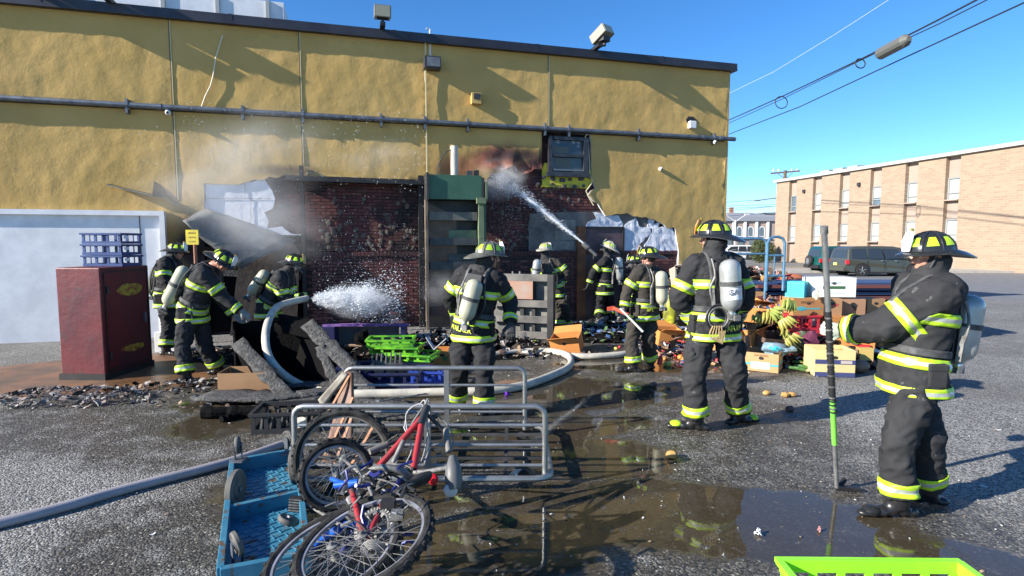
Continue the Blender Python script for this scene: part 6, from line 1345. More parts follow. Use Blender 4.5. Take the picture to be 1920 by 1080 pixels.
person('far firefighter in a pale helmet standing behind the steel grate', dict(fL=(1048, 622), fR=(1062, 621), pel=(1040, 541), neck=(1024, 489), head=(1023, 470), yaw=78, hyaw=55, knL=(1048, 580, 1), knR=(1060, 580, 1), elL=(1002, 512, 1), wrL=(1010, 535, 1), elR=(1062, 511, 1), wrR=(1054, 532, 1), fyL=90, fyR=60, tank=((1008, 486), (1003, 528), -.28)), .98, GEARB, HWH, 'silver', GLVK, seed=6)
person('far firefighter aiming the high water jet, helmet tipped back', dict(fL=(1124, 603), fR=(1144, 600), pel=(1134, 538), neck=(1140, 484), head=(1141, 466), yaw=152, hyaw=165, hpitch=22, knL=(1124, 570, 1), knR=(1144, 570, 1), elL=(1112, 511, -1), wrL=(1104, 532, -1), elR=(1122, 500, 1), wrR=(1112, 481, 1), fyL=170, fyR=120, tank=((1160, 482), (1162, 527), -.16), hdR=(-1, 0, .7)), 1.03, GEAR, HWH, 'silver', GLVK, mask=True, seed=7)
person('firefighter left of the tallest one, holding an axe, coat lettered in lime', dict(fL=(1187, 698), fR=(1219, 690), pel=(1208, 577), neck=(1214, 503), head=(1216, 484), yaw=128, hyaw=150, knL=(1184, 638, 1), knR=(1216, 636, 1), elL=(1176, 545, -1), wrL=(1170, 578, -1), elR=(1240, 548, 1), wrR=(1225, 575, 1), fyL=170, fyR=100, tank=((1240, 508), (1241, 572), -.20)), .97, GEARB, HBL, 'tan', GLV, seed=8, texts=(('SPE', .085, .0, -.45, .95),), shield=mat('brown_shield', (.35, .16, .06), .5), hood=False)
person('half hidden firefighter behind the axe carrier, face mask on', dict(fL=(1190, 641), fR=(1203, 638), pel=(1200, 560), neck=(1197, 508), head=(1190, 493), yaw=150, hyaw=170, knL=(1188, 600, 1), knR=(1204, 600, 1), elL=(1183, 530, -1), wrL=(1175, 550, -1), elR=(1210, 530, 1), wrR=(1195, 550, 1), fyL=170, fyR=150), .90, GEAR, HBL, 'silver', GLVK, mask=True, seed=9)
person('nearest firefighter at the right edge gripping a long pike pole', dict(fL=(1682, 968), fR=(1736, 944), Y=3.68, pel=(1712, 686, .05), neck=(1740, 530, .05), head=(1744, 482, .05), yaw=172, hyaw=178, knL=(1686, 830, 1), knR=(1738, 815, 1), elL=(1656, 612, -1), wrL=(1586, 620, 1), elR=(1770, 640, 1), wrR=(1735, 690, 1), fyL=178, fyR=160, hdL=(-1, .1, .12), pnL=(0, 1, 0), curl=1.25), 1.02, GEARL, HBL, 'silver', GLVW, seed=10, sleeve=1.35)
# ---- tools held
t = thing('pike_pole', 'long steel and black pike pole with green tape, upright at the right', 'pole', G(1569, 925)); a, b = at(1545, 424, 3.62), G(1569, 918, .01)
ax3 = (b-a).normalized(); Lp = (b-a).length; PG = mat('steel_pole', (.40, .40, .40), .35, .7, var=(9, (.25, .25, .25)))
q = MB(); q.tube([a+ax3*.04, a+ax3*.60], .019, 12, PG); q.obj('shaft', t, True); q = MB(); q.tube([a+ax3*Lp*.80, b-ax3*.02], .016, 12, PG); q.obj('shaft', t, True)
q = MB(); q.tube([a+ax3*.58, a+ax3*Lp*.63], .021, 12, BPL)
for k in range(26): c = a+ax3*(.62+k*.028); q.tube([c, c+ax3*.010], .0235, 10, DUST if k % 3 == 0 else BPL)
q.obj('grip', t, True)
q = MB(); q.tube([a+ax3*Lp*.63, a+ax3*Lp*.81], .0185, 12, mat('green_tape', (.16, .50, .06), .5)); q.obj('green_tape', t, True)
q = MB(); q.tube([a, a+ax3*.05], .024, 12, DUST); q.obj('end_cap', t, True); q = MB(); q.tube([b-ax3*.05, b], .014, 10, BLK); q.bar(b-Vector((.0, 0, -.02)), b+Vector((.16, -.02, .012)), .05, .02, BLK); q.bar(b+Vector((.02, 0, .02)), b+Vector((.09, .06, .05)), .03, .02, BLK); q.obj('hook', t)
t = thing('axe', 'fire axe with a red head held by the axe carrier', 'axe', at(1176, 585, 7.45)); q = MB(); q.bar(at(1163, 578, 7.45), at(1206, 622, 7.3), .035, .025, mat('pale_handle', (.45, .44, .38), .5)); q.obj('handle', t); RH = mat('red_axe_paint', (.50, .08, .04), .45)
q = MB(); q.prism([at(1139, 576, 7.5), at(1152, 574, 7.5), at(1152, 582, 7.5), at(1139, 583, 7.5)], (0, .03, 0), RH); q.bar(at(1150, 577, 7.5), at(1178, 590, 7.42), .05, .04, RH); q.bar(at(1155, 578, 7.5), at(1157, 592, 7.5), .03, .03, CHR); q.obj('head', t)
for (a, b, lab, r) in ((at(575, 559, 8.45), at(597, 563, 8.4), 'black nozzle in the hands of the stooping firefighter', .045), (at(1118, 479, 12.3), at(1093, 456, 12.3), 'nozzle raised by the far firefighter toward the wall', .06)):
    t = thing('nozzle', lab, 'nozzle', a, 0, 'hose nozzles'); d_ = (b-a); q = MB(); q.tube([a, a+d_*.6, a+d_*.65, b], [r*.6, r*.6, r, r*.9], 14, DUST); q.obj('barrel', t, True); q = MB(); q.tube([a+d_*.15, a+d_*.2-Vector((0, 0, .13))], .022, 8, BPL); q.obj('pistol_grip', t, True)
# ================================================================ HEAPS OF SPOILED STOCK AND DEBRIS
PAL = {
 'burnt': [CHAR, CHAR2, mat('scrap_brown', (.09, .06, .045), .8), mat('scrap_tan', (.25, .18, .12), .8), mat('scrap_grey', (.17, .165, .16), .8), mat('scrap_pale', (.42, .38, .34), .7)],
 'mixed': [CARD, CARDD, mat('scrap_white', (.60, .60, .58), .6), mat('scrap_red', (.38, .05, .05), .6), mat('scrap_brown', (.09, .06, .045)), mat('scrap_tan', (.25, .18, .12)), mat('scrap_blue', (.05, .12, .30), .5), CARDO, mat('scrap_pink', (.45, .22, .20), .6), CHAR],
 'left': [mat('scrap_mauve', (.20, .155, .14), .7), mat('scrap_grey', (.17, .165, .16)), CHAR, mat('scrap_dark', (.05, .045, .042), .8), mat('scrap_pale', (.42, .38, .34))],
 'wetblue': [CHAR, mat('scrap_blue', (.05, .12, .30)), mat('scrap_grey', (.17, .165, .16)), CHAR2, mat('scrap_lilac', (.30, .33, .42), .5), mat('scrap_dark', (.05, .045, .042)), mat('scrap_leaf', (.09, .16, .05), .7)]}
rh = random.Random(21)
def scrap(q, p, sz, m, flat=.5):
    """a bent scrap: two leaves with thickness"""
    a = Vector((rh.gauss(0, 1), rh.gauss(0, 1), rh.gauss(0, flat))).normalized(); b = Vector((rh.gauss(0, 1), rh.gauss(0, 1), rh.gauss(0, flat))); b = (b-a*b.dot(a)).normalized(); n = a.cross(b); k = rh.uniform(.4, .9)*sz; w_ = rh.uniform(.35, .9)*sz; bend = n*rh.uniform(-.35, .35)*sz; t = n*max(.003, sz*.05)
    P = [p-a*k-b*w_/2+bend, p-b*w_*rh.uniform(.4, .6), p+a*k*rh.uniform(.6, 1)-b*w_*.4+bend, p+a*k+b*w_/2+bend*.7, p+b*w_*rh.uniform(.4, .6), p-a*k*rh.uniform(.6, 1)+b*w_*.5+bend]
    q.add(P+[x+t for x in P], [(0, 1, 4, 5), (1, 2, 3, 4), (6, 11, 10, 7), (7, 10, 9, 8), (0, 6, 7, 1), (1, 7, 8, 2), (2, 8, 9, 3), (3, 9, 10, 4), (4, 10, 11, 5), (5, 11, 6, 0)], m)
def heap(c, rx, ry, h, n, pal, smin, smax, name='debris', under=CHAR2, label=None, seed=0):
    q = MB(); g = 16; V = []; F_ = []
    def H(u, v): r = math.hypot(u, v); return h*min(1, max(0, (1-r*r))*1.7)**.9*(.72+.55*noise.noise(Vector((u*2+seed, v*2, seed))))
    if h > .12:
        for i in range(g+1):
            for j in range(g+1):
                u, v = (i/g-.5)*2, (j/g-.5)*2; V.append((c[0]+u*rx, c[1]+v*ry, H(u, v)*.9-.01))
        for i in range(g):
            for j in range(g): F_.append((i*(g+1)+j, (i+1)*(g+1)+j, (i+1)*(g+1)+j+1, i*(g+1)+j+1))
        q.add(V, F_, under)
    for k in range(n):
        a = rh.uniform(0, 6.283); r = math.sqrt(rh.random()); u, v = math.cos(a)*r, math.sin(a)*r
        sz = smin+(smax-smin)*rh.random()**2; scrap(q, Vector((c[0]+u*rx, c[1]+v*ry, max(H(u, v)*.93, 0)+sz*.15)), sz, rh.choice(PAL[pal]), .5 if h > .2 else .25)
    return tag(q.obj(name), kind='stuff', label=label)
heap((3.95, 12.75), 1.15, .9, 1.45, 1500, 'burnt', .03, .14, seed=1)
heap((4.75, 11.2), 1.1, .9, 1.45, 1000, 'mixed', .05, .20, seed=2)
heap((4.2, 9.5), 1.0, .95, .95, 1300, 'mixed', .04, .17, seed=3)
heap((5.0, 8.75), 1.1, .85, .42, 700, 'mixed', .04, .16, seed=4)
heap((2.9, 9.6), .9, .9, .25, 420, 'mixed', .04, .13, seed=9)
heap((2.0, 10.9), 1.7, 1.0, .20, 900, 'wetblue', .03, .15, seed=5)
heap((-1.5, 9.4), 2.4, 1.1, .22, 900, 'burnt', .03, .16, seed=6)
heap((-3.6, 8.9), 1.7, .8, .16, 260, 'burnt', .03, .14, seed=7)
heap((-5.1, 6.35), .95, .42, .10, 520, 'left', .02, .08, seed=8)
heap((-3.9, 6.85), .95, .22, .07, 240, 'burnt', .02, .09, seed=10)
heap((-3.2, 6.45), 1.3, .5, .03, 160, 'burnt', .02, .08, seed=11)
heap((4.75, 8.2), 1.0, .42, .14, 420, 'mixed', .03, .11, seed=14)
heap((3.2, 8.6), .9, .6, .10, 260, 'mixed', .03, .11, seed=15)
heap((.4, 8.9), 1.2, .35, .05, 200, 'burnt', .02, .09, seed=12)
q = MB()
for k in range(700):
    x, y = rh.uniform(-4.5, 5.5), 2.2+8*rh.random()**1.3; scrap(q, Vector((x, y, .008)), rh.uniform(.004, .014) if rh.random() < .93 else rh.uniform(.015, .03), rh.choice([WHT, PAL['mixed'][2], PAL['burnt'][3], PAL['burnt'][5]]), .15)
tag(q.obj('litter'), kind='stuff')
# ---- named cartons
TEALP = mat('teal_print', (.06, .33, .36), .6); PRT = mat('brown_print', (.20, .10, .05), .7)
def onface(t, s_, size, m, x, y, z, face='front', ln=None, sq=.8, bold=True):
    if face == 'front': M_ = frame((x, -ln/2-.0065, z), (1, 0, 0), (0, 0, 1))
    else: M_ = frame((ln/2+.0065, y, z), (0, 1, 0), (0, 0, 1))
    me = text(s_, size, m, M_, .0008, bold, sq); return link('lettering', me, t, False)
g = G(1459, 701); L_, D_ = .50, .50; rz = R(-43); ca, sa = math.cos(rz), math.sin(rz)
# nearest corner of the box is local (+L/2,-D/2)
def cornerloc(g, L_, D_, rz): v = Matrix.Rotation(rz, 3, 'Z') @ Vector((L_/2, -D_/2, 0)); return (g.x-v.x, g.y-v.y, .006)
t = carton('banana_box', 'open banana box marked G 1, in front of the heap', cornerloc(g, .44, .46, R(-32)), R(-32), .44, .46, .26, mat('g_box_card', (.47, .29, .13), .75, var=(3, (.40, .24, .11))), flaps=0, holes=True)
q = MB(); q.box((0, -.2345, .10), (.44, .003, .028), TEALP); q.box((.2225, .02, .11), (.003, .40, .035), TEALP); q.obj('printed_band', t, world=False)
q = MB(); q.box((-.01, -.2375, .085), (.24, .002, .095), WHT); q.obj('label', t, world=False); q = MB(); q.box((.2255, .06, .055), (.002, .26, .08), mat('pale_label', (.42, .36, .32), .7)); q.obj('label', t, world=False)
me = text('G 1', .10, mat('print_grey', (.08, .10, .13), .6), frame((-.01, -.240, .085), (1, 0, 0), (0, 0, 1)), .0006, False, .9); link('lettering', me, t, False)
me = text('CONSUMER', .055, PRT, frame((.228, .06, .055), (0, 1, 0), (0, 0, 1)), .0005, True, .75); link('lettering', me, t, False)
me = text('BANANAS', .05, PRT, frame((.0, -.2345, .225), (1, 0, 0), (0, 0, 1)), .0005, True, .8); link('lettering', me, t, False)
me = text('BANANAS', .055, PRT, frame((.2245, .06, .21), (0, 1, 0), (0, 0, 1)), .0005, True, .8); link('lettering', me, t, False)
q = MB(); q.prism([(-.22, -.20, .25), (-.22, .20, .25), (-.24, .18, .44), (-.24, -.16, .46)], (.006, 0, 0), CARDD); q.obj('flap', t, world=False)
def lump(c, r, m, name, label, cat, seed=1, group=None, n=18, jit=.7):
    q = MB(); q.ball(c, r, m, n, jit=jit, seed=seed); return one(q, name, label, cat, group, True)
c = at(1455, 650, 8.0); lump(c-Vector((0, 0, .05)), (.20, .15, .09), mat('blue_plastic_film', (.16, .26, .36), .3, var=(9, (.30, .42, .48)), bump=(15, .8, .02)), 'plastic_sheet', 'crumpled blue grey plastic inside the G 1 box', 'plastic sheet', 3)
c = at(1452, 655, 7.9); lump(c, (.09, .06, .04), mat('bright_teal_plastic', (.05, .55, .60), .35), 'plastic_bag', 'small bright teal bag inside the G 1 box', 'bag', 5)
YC = CARDY; g = G(1548, 709); t = carton('produce_box', 'yellow and cream open box with navy bands, right of the G 1 box', (g.x+.18, g.y+.26, .006), R(-9), .50, .42, .36, YC, flaps=0)
q = MB(); q.box((0, -.2145, .20), (.50, .003, .06), mat('navy_print', (.04, .05, .14), .6)); q.box((0, -.2145, .03), (.50, .003, .06), mat('navy_print', (.04, .05, .14))); q.box((.14, -.217, .20), (.14, .002, .04), mat('pale_label', (.42, .36, .32))); q.obj('printed_band', t, world=False)
c = at(1572, 664, 7.85); q = MB(); q.ball(c, (.23, .17, .13), mat('wet_orange_paper', (.50, .24, .10), .6, var=(5, (.42, .19, .08)), bump=(6, .8, .03)), 20, jit=.35, seed=2); one(q, 'packing_paper', 'wet orange brown paper bulging out of the yellow box', 'paper', smooth=True)
# row of brown cartons, red crate, white long box, teal box on top
def corner_carton(px, py, z, L_, D_, H, rz, m, label, name='banana_box', Y=None, open_=False, flaps=0, tilt=(0, 0)):
    p = at(px, py, Y); return carton(name, label, (p.x, Y+D_/2, p.z if z is None else z), R(rz), L_, D_, H, m, open_, flaps, tilt=tilt)
t = corner_carton(1514, 592, None, .48, .40, .27, 3, mat('brown_carton', (.40, .19, .07), .75, var=(3, (.34, .16, .06))), 'brown banana box under the teal box, teal swoosh on its side', Y=8.6)
q = MB(); q.box((.08, -.2045, .11), (.22, .003, .022), TEALP); q.ball((-.11, -.2045, .11), (.08, .003, .035), TEALP, 16); q.obj('print', t, world=False); me = text('BANANAS', .05, PRT, frame((-.02, -.206, .21), (1, 0, 0), (0, 0, 1)), .0005, True, .9); link('lettering', me, t, False)
t = corner_carton(1562, 592, None, .28, .40, .26, -4, CARD, 'tan carton with a small red mark beside the pole', Y=8.62); q = MB(); q.prism([(-.02, -.205, .16), (.08, -.205, .19), (.08, -.205, .16), (-.02, -.205, .13)], (0, -.002, 0), mat('red_print', (.45, .06, .05), .6)); q.obj('print', t, world=False)
t = corner_carton(1602, 592, None, .36, .38, .26, -8, mat('dull_carton', (.30, .17, .10), .75, var=(3, (.25, .14, .08))), 'dull brown carton with a dark triangular hand hole', Y=8.75); q = MB(); q.prism([(-.05, -.194, .19), (.06, -.194, .18), (.04, -.194, .07)], (0, -.003, 0), BLK); q.obj('hand_hole', t, world=False)
t = corner_carton(1640, 590, None, .30, .38, .25, 4, CARD, 'tan carton at the right end of the brown row, behind the glove', Y=8.9)
corner_carton(1585, 612, None, .5, .36, .15, 5, CARDO, 'flattened orange carton under the dull brown carton', Y=8.55)
REDP = mat('red_crate_plastic', (.50, .02, .04), .35, var=(4, (.38, .02, .03))); p = at(1512, 622, 8.35); crate('red_crate', 'bright red plastic crate under the brown banana box', (p.x, p.y+.2, p.z), R(2), .44, .34, .24, REDP, None, 3)
q = MB(); a = at(1484, 626, 8.2); b = at(1540, 622, 8.2); q.box((a+b)/2, (b.x-a.x, .3, .05), REDP); one(q, 'crate_lid', 'red lid lying below the red crate', 'lid', bevel=.01)
WB = mat('white_carton', (.74, .74, .72), .6, var=(3, (.66, .66, .64))); t = corner_carton(1564, 557, None, .67, .36, .30, -3, WB, 'long white carton with a dark green stripe on top of the heap', 'produce_box', Y=8.75)
q = MB(); q.box((.0, -.1845, .15), (.34, .003, .045), mat('dark_green_print', (.04, .11, .04), .6)); q.box((.0, -.1845, .235), (.2, .003, .012), mat('pale_green_print', (.4, .5, .45), .6)); q.box((.0, -.1845, .215), (.2, .003, .008), mat('pale_green_print', (.4, .5, .45))); q.box((.06, -.1845, .065), (.22, .003, .012), mat('pale_green_print', (.4, .5, .45))); q.obj('print', t, world=False)
TL_ = mat('teal_carton', (.06, .58, .60), .5, var=(5, (.05, .50, .54))); p = at(1502, 559, 8.7); t = carton('teal_box', 'bright teal cube box standing corner first on the brown carton', (p.x, p.y+.15, p.z), R(-38), .27, .27, .25, TL_, False, holes=False)
q = MB(); q.box((.0, -.1385, .125), (.20, .002, .18), mat('teal_blue_print', (.04, .38, .55), .5)); q.box((.1385, .0, .125), (.002, .20, .18), mat('teal_blue_print', (.04, .38, .55))); q.box((0, 0, .256), (.04, .02, .004), BLK); q.obj('print', t, world=False)
q = MB(); p = at(1530, 552, 8.5); q.ball(p, (.05, .05, .07), mat('pale_cabbage', (.55, .55, .42), .6), 12, jit=.4); one(q, 'cabbage', 'pale cabbage between the teal box and the white carton', 'cabbage', smooth=True)
cl = [((1408, 552, 10.3), 8, -20, CARD, 'tan carton on edge left of the blue frame'), ((1402, 575, 9.4), 20, 15, CARDO, 'orange carton half tipped behind the tallest firefighter'), ((1426, 590, 9.0), -30, 5, CARDO, 'orange carton with bananas spilling at the heap front'), ((1404, 640, 8.6), 40, -8, CARDO, 'orange carton with teal stripe, leaning by the G 1 box'),
      ((1440, 645, 8.45), 12, 10, CARDD, 'dark wet carton open behind the G 1 box'), ((1398, 530, 11.2), 30, 14, CARD, 'tan carton crushed high on the far heap'), ((1425, 515, 11.6), -15, 8, CARDD, 'dark flattened carton high on the far heap'), ((1250, 632, 9.3), 10, 8, CARDO, 'orange carton between the two lettered firefighters'), ((1600, 640, 8.3), -20, 6, CARDO, 'orange carton behind the yellow and cream box')]
for k, ((px, py, Y), rz, tl, m, lab) in enumerate(cl):
    p = at(px, py, Y); carton('banana_box', lab, (p.x, p.y, max(.01, p.z-.1)), R(rz), .46, .36, .24, m, True, 1 if k % 2 else 0, tilt=(R(tl), R(tl*.6)))
for (px, py, Y, sc_, m, nm, lab) in ((1621, 661, 8.0, (.18, .14, .17), mat('gold_carton', (.45, .33, .10), .6), 'small_box', 'small gold carton right of the yellow and cream box'), (1617, 646, 8.1, (.16, .12, .10), REDP, 'small_box', 'small red box with white stripes above the gold carton')):
    p = at(px, py, Y); carton(nm, lab, (p.x, p.y, p.z-.1), R(-10), *sc_, m, False, holes=False, cat='box')
p = G(1628, 705); lump(p+Vector((0, .2, .09)), (.13, .1, .09), mat('brown_gourd', (.22, .13, .09), .6, var=(6, (.15, .09, .06))), 'gourd', 'brown round gourd on the ground by the nearest firefighter', 'gourd', 4, jit=.1)
# bananas
BAN = [mat('banana_yellow', (.34, .28, .05), .5, var=(8, (.26, .27, .06)), stain=(16, (.10, .06, .02), .66)), mat('banana_green', (.20, .27, .05), .5, var=(8, (.30, .32, .07)), stain=(16, (.10, .07, .02), .68))]
def bunch(px, py, Y, label, m, n=9, sc_=1.0, rz=0, tl=.4):
    p = at(px, py, Y); t = thing('banana_bunch', label, 'bananas', p, rz, 'banana bunches on the heap'); t.rotation_euler = (tl, rz*1.6-.25, rz); rb_ = random.Random(int(px))
    for k in range(n):
        q = MB(); a0 = (k/(n-1)-.5)*.85+.10*rb_.uniform(-1, 1); L_ = .125*sc_*rb_.uniform(.9, 1.1); row = k % 2; P = []; rr = []
        for i in range(9):
            t_ = i/8; th = -.2+t_*1.15; x = math.sin(a0)*L_*t_+(k/(n-1)-.5)*.13; y = -.04-.07*math.sin(th*1.5)-row*.04; z = .06-L_*t_*.95*math.cos(a0)+.04*row; P.append((x, y*sc_, z)); rr.append(.023*sc_*max(.25, math.sin(min(1, .18+t_*1.02)*math.pi)**.45 if t_ < .97 else .3))
        q.tube(P, rr, 7, m); q.obj('banana', t, True, world=False)
    q = MB(); q.tube([(0, -.03, .05), (0, .0, .12)], [.03*sc_, .015], 7, BAN[1]); q.obj('stem', t, True, world=False)
bunch(1472, 570, 8.4, 'large green bananas draped high on the heap, right of the blue frame', BAN[1], 11, 1.15, .3); bunch(1457, 585, 8.3, 'green yellow bananas just below the highest bunch', BAN[1], 9, 1.0, -.5); bunch(1436, 592, 8.4, 'yellow bananas in the orange carton near the tallest firefighter', BAN[0], 9, 1.05, .2); bunch(1470, 603, 8.2, 'long yellow bunch hanging left of the red crate', BAN[0], 10, 1.15, -.2)
bunch(1464, 628, 8.1, 'small yellow bunch above the dark wet carton', BAN[0], 7, .9, .6); bunch(1484, 636, 8.0, 'small yellow bunch below the red lid', BAN[0], 6, .95, -.3); bunch(1412, 598, 8.7, 'green bananas tucked at the left edge of the heap', BAN[1], 7, .9, .4)
CUK = mat('dark_green_skin', (.03, .10, .025), .4, var=(7, (.08, .17, .04)))
for k, (px, py) in enumerate(((1492, 662), (1500, 670), (1506, 678), (1497, 682))):
    p = G(px, py+14, .04); q = MB(); q.tube([p+Vector((-.08, .05+.02*k, .03)), p+Vector((0, 0, .04)), p+Vector((.08, -.03, .02))], [.018, .026, .018], 8, CUK); one(q, 'cucumber', ['topmost', 'second', 'rightmost', 'lowest'][k]+' dark cucumber spilling right of the G 1 box', 'cucumber', 'cucumbers spilling beside the G 1 box', True)
q = MB(); p = at(1520, 640, 8.0); q.ball(p, (.11, .08, .15), mat('wine_cloth', (.12, .02, .05), .7, bump=(10, .8, .02)), 14, jit=.5); one(q, 'cloth', 'dark wine coloured cloth under the red lid', 'cloth', smooth=True)
q = MB(); p = at(1504, 640, 8.1); q.ball(p, (.22, .12, .14), mat('olive_plastic', (.06, .075, .04), .35, bump=(10, .9, .03)), 16, jit=.6); one(q, 'rubbish_bag', 'olive green crumpled bag beneath the red lid', 'bag', smooth=True)
q = MB(); p = at(1258, 578, 9.6); q.ball(p, (.12, .10, .27), mat('lime_net', (.42, .46, .03), .5, var=(8, (.10, .09, .03)), bump=(12, .8, .02)), 16, jit=.4); one(q, 'net_bag', 'lime yellow net bag between the two lettered firefighters', 'bag', smooth=True)
q = MB(); p = at(1268, 535, 9.9); q.prism([at(1256, 505, 10), at(1266, 500, 10), at(1278, 555, 9.9), at(1266, 575, 9.8)], (.0, .05, 0), mat('cream_board', (.45, .40, .30), .7)); one(q, 'board', 'cream board leaning behind the net bag', 'board')
fr_ = random.Random(5); FR = [mat('fruit_red', (.45, .03, .04), .4), mat('fruit_yellow', (.55, .50, .10), .5), mat('fruit_pink', (.50, .18, .16), .5), mat('fruit_green', (.30, .42, .08), .5), mat('fruit_orange', (.55, .22, .04), .5)]
for k in range(22):
    px, py = fr_.uniform(1236, 1300), fr_.uniform(628, 684); 
    if k > 16: px, py = fr_.uniform(1130, 1170), fr_.uniform(622, 655)
    r = fr_.uniform(.030, .055); p = G(px, py, r*.8); q = MB(); q.ball(p, (r, r, r*.85), fr_.choice(FR), 10, jit=.15, seed=k); o = q.obj('fruit', None, True); origin(o, (p.x, p.y, 0)); fc = o.data.materials[0].name.split('_')[1]; tag(o, 'small %s fruit on the wet ground %s' % (fc, 'left of the axe carrier' if px < 1200 else 'right of the axe carrier'), 'fruit', 'loose %s fruit %s' % (fc, 'left' if px < 1200 else 'right'))
PT = mat('potato_skin', (.50, .27, .08), .6, var=(10, (.40, .22, .07)), bump=(30, .4, .003)); PT2 = mat('dark_potato', (.14, .065, .05), .6, var=(10, (.10, .05, .04)))
for (px, py, m, lab, r) in ((1259, 859, PT, 'lone tan potato by the puddle edge', .040), (1437, 741, PT, 'leftmost of three tan potatoes behind the tallest firefighter', .035), (1472, 745, PT, 'middle tan potato of the three on dry asphalt', .038), (1485, 744, PT, 'rightmost tan potato touching the middle one', .036), (1481, 772, PT2, 'dark red potato lying in the long shadow', .040), (1225, 725, PT2, 'dark red potato left of the tallest firefighter', .038), (1253, 729, mat('brown_potato', (.25, .14, .07), .6), 'brown potato just left of the tallest firefighter boot', .034)):
    p = G(px, py, 0); q = MB(); q.ball(p+Vector((0, 0, r*.8)), (r*1.3, r, r*.85), m, 12, jit=.25, seed=px); one(q, 'potato', lab, 'potato', 'potatoes on the asphalt', True)
for (px, py, m, lab, r) in ((968, 893, WHT, 'crumpled white paper in front of the trolley corner', .055), (1422, 1003, WHT, 'white scrap floating in the front puddle', .030), (950, 742, mat('violet_plastic', (.18, .03, .50), .4), 'violet plastic scrap right of the middle firefighter', .04), (1005, 645, LIM, 'lime glove dropped beneath the steel grate', .06), (1536, 996, PAL['mixed'][8], 'pinkish leaf scrap at the edge of the front puddle', .02)):
    q = MB(); p = G(px, py); 
    for k in range(5): scrap(q, p+Vector((rh.uniform(-.4, .4)*r, rh.uniform(-.4, .4)*r, r*.35+k*.004)), r, m, .9)
    one(q, 'scrap', lab, 'scrap')
q = MB(); p = G(1236, 684, .05); q.tube([p, p+Vector((.02, 0, .10)), p+Vector((.02, 0, .14))], [.035, .035, .012], 10, FR[0]); one(q, 'bottle', 'small red bottle behind the boots of the axe carrier', 'bottle')
# blue frames over the heap
BLF = mat('steel_blue_frame', (.07, .17, .27), .45, .3, var=(9, (.11, .24, .36)))
def hoop(px0, px1, pt, pb, Y, label, rails, inner, group='blue tubular stock frames'):
    a, b = at(px0, pt, Y), at(px1, pt, Y); zb = at(px0, pb, Y).z; t = thing('stock_trolley', label, 'trolley', (a.x, Y, max(0, zb)), 0, group); r = .10
    q = MB(); q.tube([(a.x, Y, zb), (a.x, Y, a.z-r), (a.x+r*.3, Y, a.z-r*.3), (a.x+r, Y, a.z), (b.x-r, Y, a.z), (b.x-r*.3, Y, a.z-r*.3), (b.x, Y, a.z-r), (b.x, Y, zb)], .022, 8, BLF); q.obj('hoop', t, True)
    for py in rails: z = at(px0, py, Y).z; q = MB(); q.tube([(a.x, Y, z), (b.x, Y, z)], .018, 8, BLF); q.obj('rail', t, True)
    for px in inner: x = at(px, pt, Y).x; z0, z1 = at(px, rails[-1], Y).z, at(px, rails[0], Y).z; q = MB(); q.tube([(x, Y, z0), (x, Y, z1)], .012, 8, BLF); q.obj('bar', t, True)
hoop(1440, 1472, 444, 545, 8.8, 'narrow blue hoop frame standing in the heap', (479, 517), (1454,)); hoop(1350, 1438, 447, 560, 9.6, 'wide blue frame behind the tallest firefighter head', (476,), ())
q = MB(); NB = mat('navy_shelf', (.03, .06, .14), .5, .2); RBW = mat('maroon_bar', (.13, .04, .035), .6)
t = thing('shelf_stack', 'stack of navy shelves with maroon bars behind the white carton', 'shelving', (6.5, 10.5, 0)); 
for k in range(6):
    q = MB(); z = .62+k*.085; q.box((6.2, 10.6+.05*(k % 2), z), (3.6, .9, .05), NB); q.obj('shelf', t)
for k in range(2): q = MB(); q.box((6.2, 10.12, .80+k*.21), (3.5, .06, .06), RBW); q.obj('bar', t)
for x in (4.5, 7.9): q = MB(); q.box((x, 10.5, .32), (.1, .8, .56), NB); q.obj('leg', t)
q = MB(); q.ball(at(1473, 521, 11.6), (.45, .2, .09), mat('orange_tarp', (.52, .17, .07), .6, var=(3, (.40, .13, .06))), 18, jit=.2); one(q, 'rolled_tarp', 'orange rolled tarp lying across the back of the heap', 'tarp', smooth=True)
# ================================================================ WATER
WAT = bpy.data.materials.new('white_water'); WAT.use_nodes = True; b = WAT.node_tree.nodes['Principled BSDF']; b.inputs['Base Color'].default_value = (.86, .90, .95, 1); b.inputs['Roughness'].default_value = .25; b.inputs['Transmission Weight'].default_value = .25; b.inputs['Alpha'].default_value = .92
rw = random.Random(9)
def drops(fn, n, rmin, rmax, name, label=None):
    V = []; F_ = []; O = [(1, 0, 0), (-1, 0, 0), (0, 1, 0), (0, -1, 0), (0, 0, 1), (0, 0, -1)]; FF = [(0, 2, 4), (2, 1, 4), (1, 3, 4), (3, 0, 4), (2, 0, 5), (1, 2, 5), (3, 1, 5), (0, 3, 5)]
    for k in range(n):
        p, st = fn(k); r = rmin+(rmax-rmin)*rw.random()**3; o = len(V); st = Vector(st)*r
        for v in O: V.append(p+Vector(v)*r+st*(v[0]+v[2]))
        F_ += [(a+o, b_+o, c_+o) for a, b_, c_ in FF]
    q = MB(); q.add(V, F_, WAT); return tag(q.obj(name, None, True), kind='stuff', label=label)
